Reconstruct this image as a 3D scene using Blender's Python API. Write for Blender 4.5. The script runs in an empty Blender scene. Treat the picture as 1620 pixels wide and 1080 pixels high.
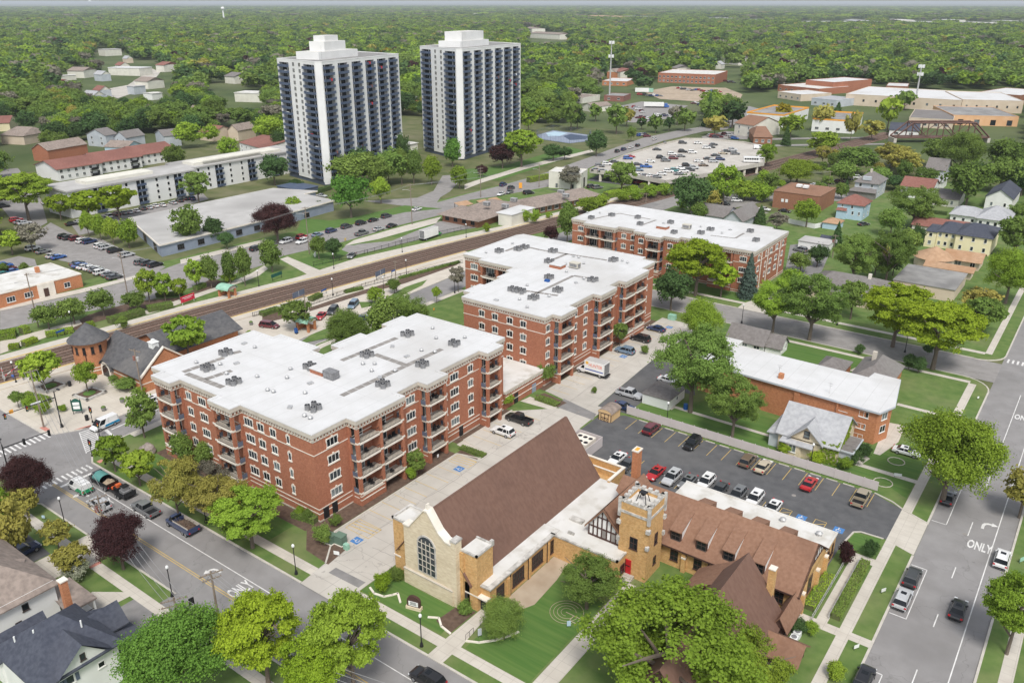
import bpy, math, random
import numpy as np
from mathutils import Vector, Matrix
R_ = math.radians
rng = random.Random(7)
# camera, sky, sun, exposure
F_PX, HOR, CX, CY, HCAM = 1310., 3., 810., 540., 75.0      # photo 1620x1080
PIT = math.atan((CY-HOR)/F_PX)
YAW = R_(36.3)                                             # camera heading left of +Y
sc = bpy.context.scene
col = sc.collection
cam = bpy.data.objects.new('camera', bpy.data.cameras.new('camera'))
col.objects.link(cam)
cam.location = (0, 0, HCAM)
cam.rotation_euler = (math.pi/2-PIT, 0, YAW)
cam.data.sensor_fit = 'HORIZONTAL'; cam.data.sensor_width = 36
cam.data.lens = F_PX/1620*36
cam.data.clip_start = 1; cam.data.clip_end = 200000
sc.camera = cam
SUN_EL, SUN_AZ = R_(55), R_(140)                           # azimuth clockwise from +Y
w = bpy.data.worlds.new("World"); sc.world = w; w.use_nodes = True
nt = w.node_tree
bg = nt.nodes['Background']
sky = nt.nodes.new('ShaderNodeTexSky'); sky.sky_type = 'NISHITA'; sky.sun_disc = False
sky.sun_elevation = SUN_EL; sky.sun_rotation = SUN_AZ
sky.dust_density = 1.5; sky.air_density = 1.0; sky.ozone_density = 1.0
hs = nt.nodes.new('ShaderNodeHueSaturation'); hs.inputs['Saturation'].default_value = 0.35   # thin overcast: greyer sky
nt.links.new(sky.outputs[0], hs.inputs['Color']); nt.links.new(hs.outputs[0], bg.inputs['Color'])
bg.inputs['Strength'].default_value = 0.13
sl = bpy.data.lights.new('sun', 'SUN'); sl.energy = 2.1; sl.angle = R_(16); sl.color = (1.0, 0.96, 0.90)
so = bpy.data.objects.new('sun', sl); col.objects.link(so)
sd = Vector((math.sin(SUN_AZ)*math.cos(SUN_EL), math.cos(SUN_AZ)*math.cos(SUN_EL), math.sin(SUN_EL)))
so.rotation_euler = sd.to_track_quat('Z', 'Y').to_euler(); so.location = (0, 0, 300)
sc.view_settings.view_transform = 'Standard'; sc.view_settings.look = 'None'
sc.view_settings.exposure = 0.5; sc.view_settings.gamma = 1.0
try: sc.view_settings.use_curve_mapping = False
except Exception: pass
sc.cycles.max_bounces = 5; sc.cycles.diffuse_bounces = 3; sc.cycles.glossy_bounces = 2
sc.cycles.transmission_bounces = 2; sc.cycles.transparent_max_bounces = 4; sc.cycles.volume_bounces = 0
# photo pixel -> world
_c, _s = math.cos(PIT), math.sin(PIT)
_cy, _sy = math.cos(YAW), math.sin(YAW)
TL = {0:(0,0,1.)}
for _i in range(16):
 _r, _q = divmod(_i, 4)
 TL[_i+1] = ([0,400,800,1200][_q], [0,260,520,800][_r], 3.857)
TL.update({'a1':(230,500,5.4),'a2':(380,640,5.4),'a3':(540,490,5.4),'b':(720,370,4.909),'c':(890,310,4.32),'ch1':(610,660,5.4),
 'ch2':(610,780,5.4),'ch3':(900,690,5.4),'ch4':(1070,740,5.4),'ch5':(1070,880,5.4),'t1':(430,50,7.714),'t2':(430,180,7.714),
 't3':(650,40,7.714),'t4':(650,150,7.714),'st':(100,480,6.),'lw':(60,210,4.05),'L1':(0,340,6.),'L2':(0,500,6.75),'L3':(0,620,6.75),
 'M1':(380,390,4.5),'M2':(680,260,5.786),'M3':(900,190,4.5),'L4':(0,180,6.),'H1':(1200,260,6.75),'H2':(1420,180,7.715),
 'H3':(1400,320,6.75),'H4':(1250,400,6.75),'H5':(1090,480,6.75),'H6':(1200,620,6.75),'V1':(80,720,6.75),'B1':(0,860,4.909),'F1':(1000,80,6.75)})
def ray(x, y):
 r = x-CX; u = CY-y
 f = F_PX*_c+u*_s; z = -F_PX*_s+u*_c
 return (r*_cy-f*_sy, r*_sy+f*_cy, z)
def pxy(t, x, y):
 o = TL[t]; return (o[0]+x/o[2], o[1]+y/o[2])
def g(t, x, y, z=0.):
 d = ray(*pxy(t, x, y)); k = (z-HCAM)/d[2]; return (d[0]*k, d[1]*k)
def onX(t, x, y, c):
 d = ray(*pxy(t, x, y)); k = c/d[0]; return (d[1]*k, HCAM+d[2]*k)
def onY(t, x, y, c):
 d = ray(*pxy(t, x, y)); k = c/d[1]; return (d[0]*k, HCAM+d[2]*k)
def proj(X, Y, z):
 r = X*_cy+Y*_sy; fh = -X*_sy+Y*_cy; v = z-HCAM
 fw = fh*_c-v*_s; u = fh*_s+v*_c
 return (CX+F_PX*r/fw, CY-F_PX*u/fw, fw)
def top_z(X, Y, ytop):            # height above (X,Y) that shows at photo row ytop
 lo, hi = 0., 140.
 for _ in range(40):
  m = (lo+hi)/2
  if proj(X, Y, m)[1] > ytop: lo = m
  else: hi = m
 return lo
# mesh builder
class MB:
 def __init__(s, off=(0,0,0)): s.v=[]; s.f=[]; s.m=[]; s.o=off
 def add(s, vs, fs, m=0):
  b=len(s.v); ox,oy,oz=s.o
  s.v += [(a-ox,c-oy,d-oz) for a,c,d in vs]
  for f in fs: s.f.append([b+i for i in f]); s.m.append(m)
  return s
 def quad(s, a,b,c,d, m=0): return s.add([a,b,c,d],[(0,1,2,3)],m)
 def tri(s, a,b,c, m=0): return s.add([a,b,c],[(0,1,2)],m)
 def box(s, x0,x1,y0,y1,z0,z1, m=0):
  return s.add([(x0,y0,z0),(x1,y0,z0),(x1,y1,z0),(x0,y1,z0),(x0,y0,z1),(x1,y0,z1),(x1,y1,z1),(x0,y1,z1)],
          [(0,3,2,1),(4,5,6,7),(0,1,5,4),(1,2,6,5),(2,3,7,6),(3,0,4,7)],m)
 def obox(s, c, ux, uy, hx, hy, z0, z1, m=0):   # oriented box; ux,uy unit 2d vectors
  p=[(c[0]+a*hx*ux[0]+b*hy*uy[0], c[1]+a*hx*ux[1]+b*hy*uy[1]) for a,b in ((-1,-1),(1,-1),(1,1),(-1,1))]
  return s.prism(p,z0,z1,m)
 def prism(s, poly, z0, z1, m=0, top=None, bottom=True):
  a=0
  for i in range(len(poly)):
   x0,y0=poly[i][:2]; x1,y1=poly[(i+1)%len(poly)][:2]; a+=x0*y1-x1*y0
  if a<0: poly=list(reversed(poly))
  n=len(poly); vs=[(q[0],q[1],z0) for q in poly]+[(q[0],q[1],z1) for q in poly]
  s.add(vs,[(i,(i+1)%n,n+(i+1)%n,n+i) for i in range(n)],m)
  s.add([(q[0],q[1],z1) for q in poly],[tuple(range(n))],m if top is None else top)
  if bottom: s.add([(q[0],q[1],z0) for q in poly],[tuple(reversed(range(n)))],m)
  return s
 def flat(s, poly, z, m=0):
  a=0
  for i in range(len(poly)):
   x0,y0=poly[i][:2]; x1,y1=poly[(i+1)%len(poly)][:2]; a+=x0*y1-x1*y0
  if a<0: poly=list(reversed(poly))
  return s.add([(q[0],q[1],z) for q in poly],[tuple(range(len(poly)))],m)
 def cyl(s, c, r0, r1, z0, z1, n=10, m=0, cap=True):
  vs=[]
  for r,z in ((r0,z0),(r1,z1)):
   vs+=[(c[0]+r*math.cos(2*math.pi*i/n),c[1]+r*math.sin(2*math.pi*i/n),z) for i in range(n)]
  s.add(vs,[(i,(i+1)%n,n+(i+1)%n,n+i) for i in range(n)],m)
  if cap: s.add(vs[n:],[tuple(range(n))],m); s.add(vs[:n],[tuple(reversed(range(n)))],m)
  return s
 def tube(s, pts, rs, n=6, m=0):
  pts=[Vector(q) for q in pts]
  if not hasattr(rs,'__len__'): rs=[rs]*len(pts)
  vs=[]
  for i,q in enumerate(pts):
   d=(pts[min(i+1,len(pts)-1)]-pts[max(i-1,0)]).normalized()
   a=Vector((0,0,1)) if abs(d.z)<.9 else Vector((1,0,0))
   u=d.cross(a).normalized(); w_=d.cross(u)
   for k in range(n):
    t=2*math.pi*k/n; vs.append(tuple(q+(u*math.cos(t)+w_*math.sin(t))*rs[i]))
  fs=[]
  for i in range(len(pts)-1):
   for k in range(n): fs.append((i*n+k,(i+1)*n+k,(i+1)*n+(k+1)%n,i*n+(k+1)%n))
  fs.append(tuple(range(n))); fs.append(tuple(reversed(range((len(pts)-1)*n,len(pts)*n))))
  return s.add(vs,fs,m)
 def ball(s, c, rx, ry, rz, m=0, nu=10, nv=6):
  vs=[(c[0],c[1],c[2]-rz)]
  for j in range(1,nv):
   t=-math.pi/2+math.pi*j/nv
   for i in range(nu):
    p=2*math.pi*i/nu; vs.append((c[0]+rx*math.cos(t)*math.cos(p),c[1]+ry*math.cos(t)*math.sin(p),c[2]+rz*math.sin(t)))
  vs.append((c[0],c[1],c[2]+rz)); fs=[]
  for i in range(nu):
   fs.append((0,1+(i+1)%nu,1+i))
   for j in range(nv-2):
    a=1+j*nu; b=a+nu; fs.append((a+i,a+(i+1)%nu,b+(i+1)%nu,b+i))
   a=1+(nv-2)*nu; fs.append((a+i,a+(i+1)%nu,len(vs)-1))
  return s.add(vs,fs,m)
 def mesh(s, name, mats, smooth=False):
  me=bpy.data.meshes.new(name); me.from_pydata(s.v,[],s.f)
  if not hasattr(mats,'__len__'): mats=[mats]
  for x in mats: me.materials.append(x)
  if len(mats)>1: me.polygons.foreach_set('material_index',s.m)
  if smooth: me.polygons.foreach_set('use_smooth',[True]*len(s.f))
  me.update(); return me
 def build(s, name, mats, parent=None, smooth=False):
  return link(name, s.mesh(name,mats,smooth), parent)
def link(name, me, parent=None, loc=None, rz=0.):
 o=bpy.data.objects.new(name,me); col.objects.link(o)
 if parent is not None: o.parent=parent
 if loc is not None: o.location=loc
 if rz: o.rotation_euler=(0,0,rz)
 return o
def tag(o, label=None, cat=None, group=None, kind=None):
 if label: o['label']=label
 if cat: o['category']=cat
 if group: o['group']=group
 if kind: o['kind']=kind
 return o
def empty(name, loc, rz=0.):
 o=bpy.data.objects.new(name,None); col.objects.link(o); o.empty_display_size=.5
 o.location=loc; o.rotation_euler=(0,0,rz); return o
def copy_tree(o, parent=None):
 c=o.copy(); col.objects.link(c)
 if parent is not None: c.parent=parent
 for ch in list(o.children): copy_tree(ch,c)
 return c
def struct(name, mb, mats): return tag(mb.build(name,mats),kind='structure')
# materials
def _n(nt,t,**k):
 n=nt.nodes.new(t)
 for a,b in k.items(): setattr(n,a,b)
 return n
def mat(name, c, rough=.8, c2=None, scale=1., detail=4., spec=.3, metal=0., c3=None, scale3=.05, amt3=.6, stretch=None, bump=0., bscale=None, lo=.35, hi=.65):
 """plain colour, or two tones mixed by noise, with a third broad blotch tone"""
 m=bpy.data.materials.new(name); m.use_nodes=True; nt=m.node_tree
 b=nt.nodes['Principled BSDF']; b.inputs['Roughness'].default_value=rough; b.inputs['Metallic'].default_value=metal
 b.inputs['Specular IOR Level'].default_value=spec
 def rgba(q): return (q[0],q[1],q[2],1)
 if c2 is None: b.inputs['Base Color'].default_value=rgba(c); return m
 tc=_n(nt,'ShaderNodeTexCoord'); src=tc.outputs['Object']
 if stretch:
  mp=_n(nt,'ShaderNodeMapping'); mp.inputs['Scale'].default_value=stretch; nt.links.new(src,mp.inputs[0]); src=mp.outputs[0]
 no=_n(nt,'ShaderNodeTexNoise'); no.inputs['Scale'].default_value=scale; no.inputs['Detail'].default_value=detail
 nt.links.new(src,no.inputs['Vector'])
 mr=_n(nt,'ShaderNodeMapRange'); mr.inputs[1].default_value=lo; mr.inputs[2].default_value=hi
 nt.links.new(no.outputs[0],mr.inputs[0])
 mx=_n(nt,'ShaderNodeMix',data_type='RGBA'); mx.inputs['A'].default_value=rgba(c); mx.inputs['B'].default_value=rgba(c2)
 nt.links.new(mr.outputs[0],mx.inputs[0]); out=mx.outputs['Result']
 if c3 is not None:
  n3=_n(nt,'ShaderNodeTexNoise'); n3.inputs['Scale'].default_value=scale3; n3.inputs['Detail'].default_value=5.
  nt.links.new(tc.outputs['Object'],n3.inputs['Vector'])
  m3=_n(nt,'ShaderNodeMapRange'); m3.inputs[1].default_value=.5; m3.inputs[2].default_value=.72; m3.inputs[4].default_value=amt3
  nt.links.new(n3.outputs[0],m3.inputs[0])
  x3=_n(nt,'ShaderNodeMix',data_type='RGBA'); x3.inputs['B'].default_value=rgba(c3)
  nt.links.new(m3.outputs[0],x3.inputs[0]); nt.links.new(out,x3.inputs['A']); out=x3.outputs['Result']
 nt.links.new(out,b.inputs['Base Color'])
 if bump:
  bp=_n(nt,'ShaderNodeBump'); bp.inputs['Strength'].default_value=bump; bp.inputs['Distance'].default_value=.1
  nt.links.new(no.outputs[0],bp.inputs['Height']); nt.links.new(bp.outputs[0],b.inputs['Normal'])
 return m
def grid_mat(name, c, cline, bw, bh, mortar, rough=.85, c2=None, scale=.3, rot=0., offset=0., c3=None, c4=None):
 """surface with joints (brick texture laid in the object's XY) over mottled colour"""
 m=mat(name,c,rough,c2 or c,scale,c3=c3)
 nt=m.node_tree; b=nt.nodes['Principled BSDF']; tc=[n for n in nt.nodes if n.type=='TEX_COORD'][0]
 mp=_n(nt,'ShaderNodeMapping'); mp.inputs['Rotation'].default_value=(0,0,rot); nt.links.new(tc.outputs['Object'],mp.inputs[0])
 br=_n(nt,'ShaderNodeTexBrick'); br.offset=offset; br.inputs['Scale'].default_value=1.
 br.inputs['Brick Width'].default_value=bw; br.inputs['Row Height'].default_value=bh; br.inputs['Mortar Size'].default_value=mortar
 br.inputs['Mortar Smooth'].default_value=.3
 nt.links.new(mp.outputs[0],br.inputs['Vector'])
 old=[l for l in nt.links if l.to_socket==b.inputs['Base Color']][0].from_socket
 mx=_n(nt,'ShaderNodeMix',data_type='RGBA'); mx.inputs['B'].default_value=(*cline,1)
 fc=_n(nt,'ShaderNodeMath',operation='MULTIPLY'); fc.inputs[1].default_value=.7
 nt.links.new(br.outputs['Fac'],fc.inputs[0]); nt.links.new(fc.outputs[0],mx.inputs[0]); nt.links.new(old,mx.inputs['A'])
 nt.links.new(mx.outputs['Result'],b.inputs['Base Color'])
 return m
def wallbrick(name, c, c2, cm, bw=.24, bh=.08):
 """brick courses on any upright wall: horizontal coordinate = x+y, vertical = z"""
 m=mat(name,c,.85,c2,2.5,c3=tuple(q*.8 for q in c),scale3=.12,amt3=.55)
 nt=m.node_tree; b=nt.nodes['Principled BSDF']; tc=[n for n in nt.nodes if n.type=='TEX_COORD'][0]
 sp=_n(nt,'ShaderNodeSeparateXYZ'); nt.links.new(tc.outputs['Object'],sp.inputs[0])
 ad=_n(nt,'ShaderNodeMath',operation='ADD'); nt.links.new(sp.outputs[0],ad.inputs[0]); nt.links.new(sp.outputs[1],ad.inputs[1])
 cb=_n(nt,'ShaderNodeCombineXYZ'); nt.links.new(ad.outputs[0],cb.inputs[0]); nt.links.new(sp.outputs[2],cb.inputs[1])
 br=_n(nt,'ShaderNodeTexBrick'); br.inputs['Scale'].default_value=1.; br.inputs['Brick Width'].default_value=bw
 br.inputs['Row Height'].default_value=bh; br.inputs['Mortar Size'].default_value=.008
 br.inputs['Color1'].default_value=(.78,.78,.78,1); br.inputs['Color2'].default_value=(1.12,1.1,1.08,1); br.inputs['Mortar'].default_value=(*cm,1)
 nt.links.new(cb.outputs[0],br.inputs['Vector'])
 old=[l for l in nt.links if l.to_socket==b.inputs['Base Color']][0].from_socket
 mx=_n(nt,'ShaderNodeMix',data_type='RGBA',blend_type='MULTIPLY'); mx.inputs[0].default_value=.9
 nt.links.new(old,mx.inputs['A']); nt.links.new(br.outputs['Color'],mx.inputs['B'])
 nt.links.new(mx.outputs['Result'],b.inputs['Base Color'])
 return m
def leafmat(name, c, c2, hue=.008, val=.22, trans=.3):
 m=bpy.data.materials.new(name); m.use_nodes=True; nt=m.node_tree
 nt.nodes.remove(nt.nodes['Principled BSDF']); out=nt.nodes['Material Output']
 tc=_n(nt,'ShaderNodeTexCoord'); no=_n(nt,'ShaderNodeTexNoise'); no.inputs['Scale'].default_value=.8; no.inputs['Detail'].default_value=3
 nt.links.new(tc.outputs['Object'],no.inputs['Vector'])
 mr=_n(nt,'ShaderNodeMapRange'); mr.inputs[1].default_value=.3; mr.inputs[2].default_value=.7; nt.links.new(no.outputs[0],mr.inputs[0])
 mx=_n(nt,'ShaderNodeMix',data_type='RGBA'); mx.inputs['A'].default_value=(*c,1); mx.inputs['B'].default_value=(*c2,1)
 nt.links.new(mr.outputs[0],mx.inputs[0])
 oi=_n(nt,'ShaderNodeObjectInfo')
 hm=_n(nt,'ShaderNodeMapRange'); hm.inputs[3].default_value=.5-hue; hm.inputs[4].default_value=.5+hue; nt.links.new(oi.outputs['Random'],hm.inputs[0])
 wn=_n(nt,'ShaderNodeTexWhiteNoise',noise_dimensions='1D'); nt.links.new(oi.outputs['Random'],wn.inputs['W'])
 vm=_n(nt,'ShaderNodeMapRange'); vm.inputs[3].default_value=1-val; vm.inputs[4].default_value=1+val; nt.links.new(wn.outputs['Value'],vm.inputs[0])
 hs=_n(nt,'ShaderNodeHueSaturation'); nt.links.new(hm.outputs[0],hs.inputs['Hue']); nt.links.new(vm.outputs[0],hs.inputs['Value'])
 nt.links.new(mx.outputs['Result'],hs.inputs['Color'])
 d=_n(nt,'ShaderNodeBsdfDiffuse'); t=_n(nt,'ShaderNodeBsdfTranslucent'); ms=_n(nt,'ShaderNodeMixShader'); ms.inputs[0].default_value=trans
 nt.links.new(hs.outputs[0],d.inputs[0]); nt.links.new(hs.outputs[0],t.inputs[0])
 nt.links.new(d.outputs[0],ms.inputs[1]); nt.links.new(t.outputs[0],ms.inputs[2]); nt.links.new(ms.outputs[0],out.inputs['Surface'])
 return m
def cracks(m, scale=.11, width=.012, c=(.07,.068,.066), amt=.75):
 nt=m.node_tree; b=nt.nodes['Principled BSDF']; tc=[n for n in nt.nodes if n.type=='TEX_COORD'][0]
 nz=_n(nt,'ShaderNodeTexNoise'); nz.inputs['Scale'].default_value=.35; nz.inputs['Detail'].default_value=4; nt.links.new(tc.outputs['Object'],nz.inputs['Vector'])
 va=_n(nt,'ShaderNodeVectorMath',operation='MULTIPLY_ADD'); va.inputs[1].default_value=(5,5,5); nt.links.new(nz.outputs['Color'],va.inputs[0]); nt.links.new(tc.outputs['Object'],va.inputs[2])
 vo=_n(nt,'ShaderNodeTexVoronoi',feature='DISTANCE_TO_EDGE'); vo.inputs['Scale'].default_value=scale; nt.links.new(va.outputs[0],vo.inputs['Vector'])
 mr=_n(nt,'ShaderNodeMapRange'); mr.inputs[1].default_value=0; mr.inputs[2].default_value=width; mr.inputs[3].default_value=amt; mr.inputs[4].default_value=0; nt.links.new(vo.outputs['Distance'],mr.inputs[0])
 old=[l for l in nt.links if l.to_socket==b.inputs['Base Color']][0].from_socket; mx=_n(nt,'ShaderNodeMix',data_type='RGBA'); mx.inputs['B'].default_value=(*c,1)
 nt.links.new(mr.outputs[0],mx.inputs[0]); nt.links.new(old,mx.inputs['A']); nt.links.new(mx.outputs['Result'],b.inputs['Base Color'])
M={}
M['road']=mat('worn_asphalt',(.235,.225,.22),.9,(.275,.265,.26),.35,6,c3=(.19,.182,.178),scale3=.07,amt3=.7)
M['road2']=mat('grey_asphalt',(.25,.235,.225),.9,(.30,.285,.275),.5,6,c3=(.21,.20,.19),scale3=.08)
M['darkroad']=mat('dark_asphalt',(.088,.089,.093),.85,(.118,.118,.121),.5,7,c3=(.155,.15,.145),scale3=.06,amt3=.55)
M['patch']=mat('asphalt_patch',(.20,.195,.19),.9,(.25,.24,.235),.6)
M['conc']=grid_mat('concrete_slab',(.46,.43,.385),(.24,.22,.20),4.2,3.8,.035,c2=(.53,.50,.45),scale=.25,c3=(.36,.335,.30))
cracks(M['road'],.10,.007,(.12,.115,.11),.45); cracks(M['road2'],.12,.008,(.13,.125,.12),.4); cracks(M['darkroad'],.08,.006,(.15,.15,.15),.35); cracks(M['conc'],.06,.005,(.24,.22,.20),.6)
M['walk']=grid_mat('sidewalk',(.50,.46,.40),(.30,.27,.235),1.5,1.5,.022,c2=(.57,.53,.465),scale=.5,c3=(.44,.40,.35))
M['kerb']=mat('kerb_concrete',(.47,.44,.385),.9,(.56,.525,.465),1.)
M['plaza']=grid_mat('plaza_concrete',(.52,.47,.40),(.36,.32,.275),2.4,2.4,.03,c2=(.58,.53,.455),scale=.4,c3=(.45,.405,.35))
M['grass']=mat('lawn',(.085,.150,.034),.95,(.135,.195,.055),.45,8,c3=(.20,.205,.095),scale3=.10,amt3=.6)
M['grass2']=mat('lawn_mown',(.070,.148,.030),.95,(.105,.180,.042),1.6,4,stretch=(.06,1.2,1.),c3=(.12,.165,.045),scale3=.12,amt3=.35)
M['wild']=mat('rough_ground',(.085,.11,.035),.95,(.15,.155,.07),.12,8,c3=(.22,.19,.13),scale3=.03,amt3=.5)
M['mulch']=mat('mulch',(.095,.062,.045),.95,(.14,.095,.07),1.5)
M['dirt']=mat('bare_dirt',(.36,.28,.20),.95,(.45,.37,.28),.3,c3=(.25,.2,.15),scale3=.05)
M['ballast']=mat('rail_ballast',(.145,.092,.070),.95,(.215,.15,.118),2.2,6,c3=(.12,.085,.07),scale3=.1)
M['tie']=mat('rail_tie',(.13,.09,.07),.9,(.20,.15,.12),1.)
M['rail']=mat('rail_steel',(.22,.16,.13),.5,metal=.6)
M['yellow']=mat('yellow_paint',(.62,.42,.10),.8,(.48,.36,.16),1.2)
M['white_paint']=mat('white_road_paint',(.74,.73,.71),.8,(.56,.55,.53),1.1)
M['blue_paint']=mat('blue_road_paint',(.07,.20,.45),.8)
M['red_paint']=mat('red_tactile_pad',(.55,.24,.19),.8)
M['brick']=wallbrick('red_brick',(.355,.140,.082),(.425,.182,.110),(.95,.9,.85))
M['brick2']=wallbrick('orange_brick',(.44,.185,.090),(.52,.235,.12),(1.05,1.,.95))
M['ybrick']=wallbrick('buff_brick',(.55,.33,.135),(.66,.43,.20),(.9,.85,.8))
M['tbrick']=wallbrick('brown_brick',(.27,.125,.075),(.33,.165,.10),(.9,.9,.9))
M['stone']=mat('rough_limestone',(.60,.50,.35),.9,(.72,.63,.47),2.,3,stretch=(.6,.6,2.2),bump=.5,c3=(.45,.36,.24),scale3=.4,amt3=.45)
M['trim']=mat('stone_trim',(.68,.625,.54),.8,(.78,.73,.65),.8)
M['tan']=mat('cast_stone',(.50,.45,.385),.85,(.58,.535,.46),.6)
M['grst']=mat('weathered_stone',(.42,.40,.37),.9,(.62,.60,.56),1.2,c3=(.22,.21,.19),scale3=1.,amt3=.8)
M['tpo']=grid_mat('white_membrane_roof',(.58,.58,.575),(.46,.46,.45),3.0,14.,.05,c2=(.63,.63,.63),scale=.35,c3=(.46,.445,.42))
M['tpo2']=mat('dirty_membrane_roof',(.60,.585,.545),.75,(.68,.67,.645),.3,8,c3=(.40,.37,.31),scale3=.35,amt3=.75)
M['gravel']=mat('grey_flat_roof',(.40,.39,.375),.9,(.48,.47,.455),.2,8,c3=(.28,.27,.26),scale3=.05,amt3=.8)
M['dkgravel']=mat('dark_flat_roof',(.20,.195,.19),.9,(.28,.275,.265),.25,8,c3=(.4,.39,.37),scale3=.06)
M['pad']=mat('roof_walk_pad',(.23,.215,.20),.9,(.29,.27,.25),.7)
M['shbrown']=mat('brown_shingle',(.150,.085,.063),.9,(.178,.104,.078),1.4,9,c3=(.105,.060,.047),scale3=.16,amt3=.4,stretch=(.5,1.6,1))
M['shbrown2']=mat('tan_brown_shingle',(.225,.122,.078),.9,(.275,.158,.105),2.2,6,c3=(.165,.09,.06),scale3=.2,amt3=.6)
M['shgrey']=mat('grey_shingle',(.34,.345,.36),.9,(.43,.435,.445),1.5,6,c3=(.27,.275,.29),scale3=.2)
M['shmid']=mat('weathered_grey_shingle',(.165,.15,.142),.9,(.215,.198,.19),1.5,6,c3=(.24,.235,.225),scale3=.1,amt3=.5)
M['shdark']=mat('dark_blue_shingle',(.052,.058,.080),.9,(.078,.086,.112),2.,6,c3=(.10,.105,.125),scale3=.15)
M['shred']=mat('red_brown_shingle',(.22,.095,.075),.9,(.275,.13,.105),1.2,6,c3=(.17,.075,.06),scale3=.08)
M['shtaupe']=mat('taupe_shingle',(.22,.18,.155),.9,(.32,.262,.225),1.3,3,c3=(.17,.14,.12),scale3=.2)
M['shorange']=mat('orange_tan_shingle',(.38,.24,.145),.9,(.46,.30,.19),1.,6,c3=(.34,.18,.09),scale3=.2)
M['slate']=mat('station_slate',(.082,.082,.088),.85,(.118,.117,.12),1.2,6,c3=(.19,.18,.17),scale3=.15,amt3=.5)
M['white']=mat('white_siding',(.78,.78,.76),.7,(.72,.72,.70),.4)
M['towerw']=mat('white_concrete',(.70,.70,.69),.7,(.76,.76,.75),.2,c3=(.62,.61,.59),scale3=.08)
M['offwhite']=mat('cream_render',(.70,.68,.60),.8,(.62,.60,.53),.3)
M['cream']=mat('cream_yellow_siding',(.74,.66,.42),.7,(.78,.71,.48),.3)
M['lblue']=mat('light_blue_siding',(.40,.54,.64),.7,(.46,.60,.69),.3)
M['greysid']=mat('grey_siding',(.42,.45,.49),.7,(.50,.53,.56),.3)
M['beige']=mat('beige_block',(.56,.46,.35),.8,(.63,.53,.42),.2)
M['peach']=mat('peach_block',(.66,.38,.20),.8,(.72,.45,.26),.2)
M['bluewall']=mat('blue_grey_panel',(.24,.28,.36),.7,(.29,.33,.41),.3)
M['balc']=mat('slate_blue_metal',(.065,.090,.145),.6,(.085,.112,.17),.5)
M['balcd']=mat('dark_blue_recess',(.10,.125,.18),.7,(.13,.15,.20),.5)
M['glass']=mat('window_glass',(.035,.045,.052),.1,spec=.35)
M['glassd']=mat('dark_window_glass',(.014,.017,.02),.1,spec=.3)
M['glassl']=mat('curtained_glass',(.24,.275,.28),.2,(.06,.075,.08),.9,2,spec=.3)
M['wframe']=mat('white_window_frame',(.78,.77,.74),.6)
M['dframe']=mat('dark_window_frame',(.07,.055,.05),.6)
M['black']=mat('black_metal',(.018,.018,.02),.45)
M['dkbrown']=mat('dark_brown_timber',(.075,.04,.032),.7)
M['metal']=mat('galvanised_metal',(.42,.42,.42),.45,(.55,.55,.545),1.,metal=.3)
M['hvac']=mat('grey_unit_metal',(.17,.17,.175),.6,(.25,.25,.255),2.)
M['beigemetal']=mat('beige_unit_metal',(.55,.52,.44),.6)
M['wood']=mat('weathered_wood_pole',(.20,.16,.125),.9,(.28,.23,.185),2.,stretch=(1,1,.2))
M['wire']=mat('cable_aluminium',(.30,.30,.30),.6)
M['vinyl']=mat('grey_vinyl_fence',(.50,.455,.445),.7,(.56,.51,.50),.3)
M['red']=mat('red_paint_door',(.50,.02,.025),.5)
M['green_metal']=mat('green_patina_metal',(.24,.45,.34),.7,(.32,.54,.42),1.)
M['utilgreen']=mat('utility_green',(.13,.20,.15),.6)
M['signgreen']=mat('sign_green',(.02,.10,.075),.6)
M['signwhite']=mat('sign_white',(.78,.79,.78),.6)
M['signred']=mat('banner_red',(.62,.03,.07),.6)
M['tan_ply']=mat('tan_shed_siding',(.62,.42,.21),.8,(.68,.48,.26),.8)
M['orange']=mat('orange_paint',(.80,.36,.05),.6)
M['bark']=mat('tree_bark',(.12,.095,.075),.95,(.19,.155,.125),2.,stretch=(1,1,.25))
M['blue']=mat('blue_plastic',(.02,.09,.30),.5)
M['rock']=mat('boulder',(.24,.20,.18),.9,(.36,.31,.28),1.5)
M['skin']=mat('skin',(.55,.36,.27),.6)
M['navy']=mat('navy_cloth',(.02,.03,.06),.9)
M['khaki']=mat('red_cloth',(.35,.05,.05),.9)
M['tyre']=mat('tyre_rubber',(.02,.02,.021),.8)
M['rim']=mat('wheel_rim',(.38,.38,.39),.4,metal=.6)
M['headl']=mat('headlight_glass',(.75,.77,.78),.2,spec=.6)
M['taill']=mat('taillight_red',(.45,.015,.02),.3)
# ground, roads, pavements
def sheet(name, poly, z, m): return struct(name, MB().flat(poly, z), M[m])
def rect(x0,x1,y0,y1): return [(x0,y0),(x1,y0),(x1,y1),(x0,y1)]
def P(pts, t=0, z=0.): return [g(t,x,y,z) for x,y in pts]
def arc(cx,cy,r,a0,a1,n=6): return [(cx+r*math.cos(R_(a0+(a1-a0)*i/n)),cy+r*math.sin(R_(a0+(a1-a0)*i/n))) for i in range(n+1)]
gm=mat('far_ground',(.055,.085,.025),.95,(.10,.13,.045),.02,8,c3=(.17,.16,.10),scale3=.006,amt3=.5)
m_=MB()
for i in range(-6,6):
 for j in range(-6,6): m_.flat(rect(i*10000,(i+1)*10000,j*10000,(j+1)*10000),-.12)
struct('ground',m_,gm)
sheet('lawn_field',rect(-420,140,-60,470),-.06,'wild')
sheet('lawn_field',P([(0,700),(0,470),(150,440),(420,375),(640,330),(840,280),(1000,235),(1060,330),(800,450),(600,545),(300,640),(100,700)]),-.03,'grass')
sheet('road',rect(-12.0,-.6,20,560),.0,'road')
sheet('road',rect(-330,90,46.8,58.4),.006,'road')
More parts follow.
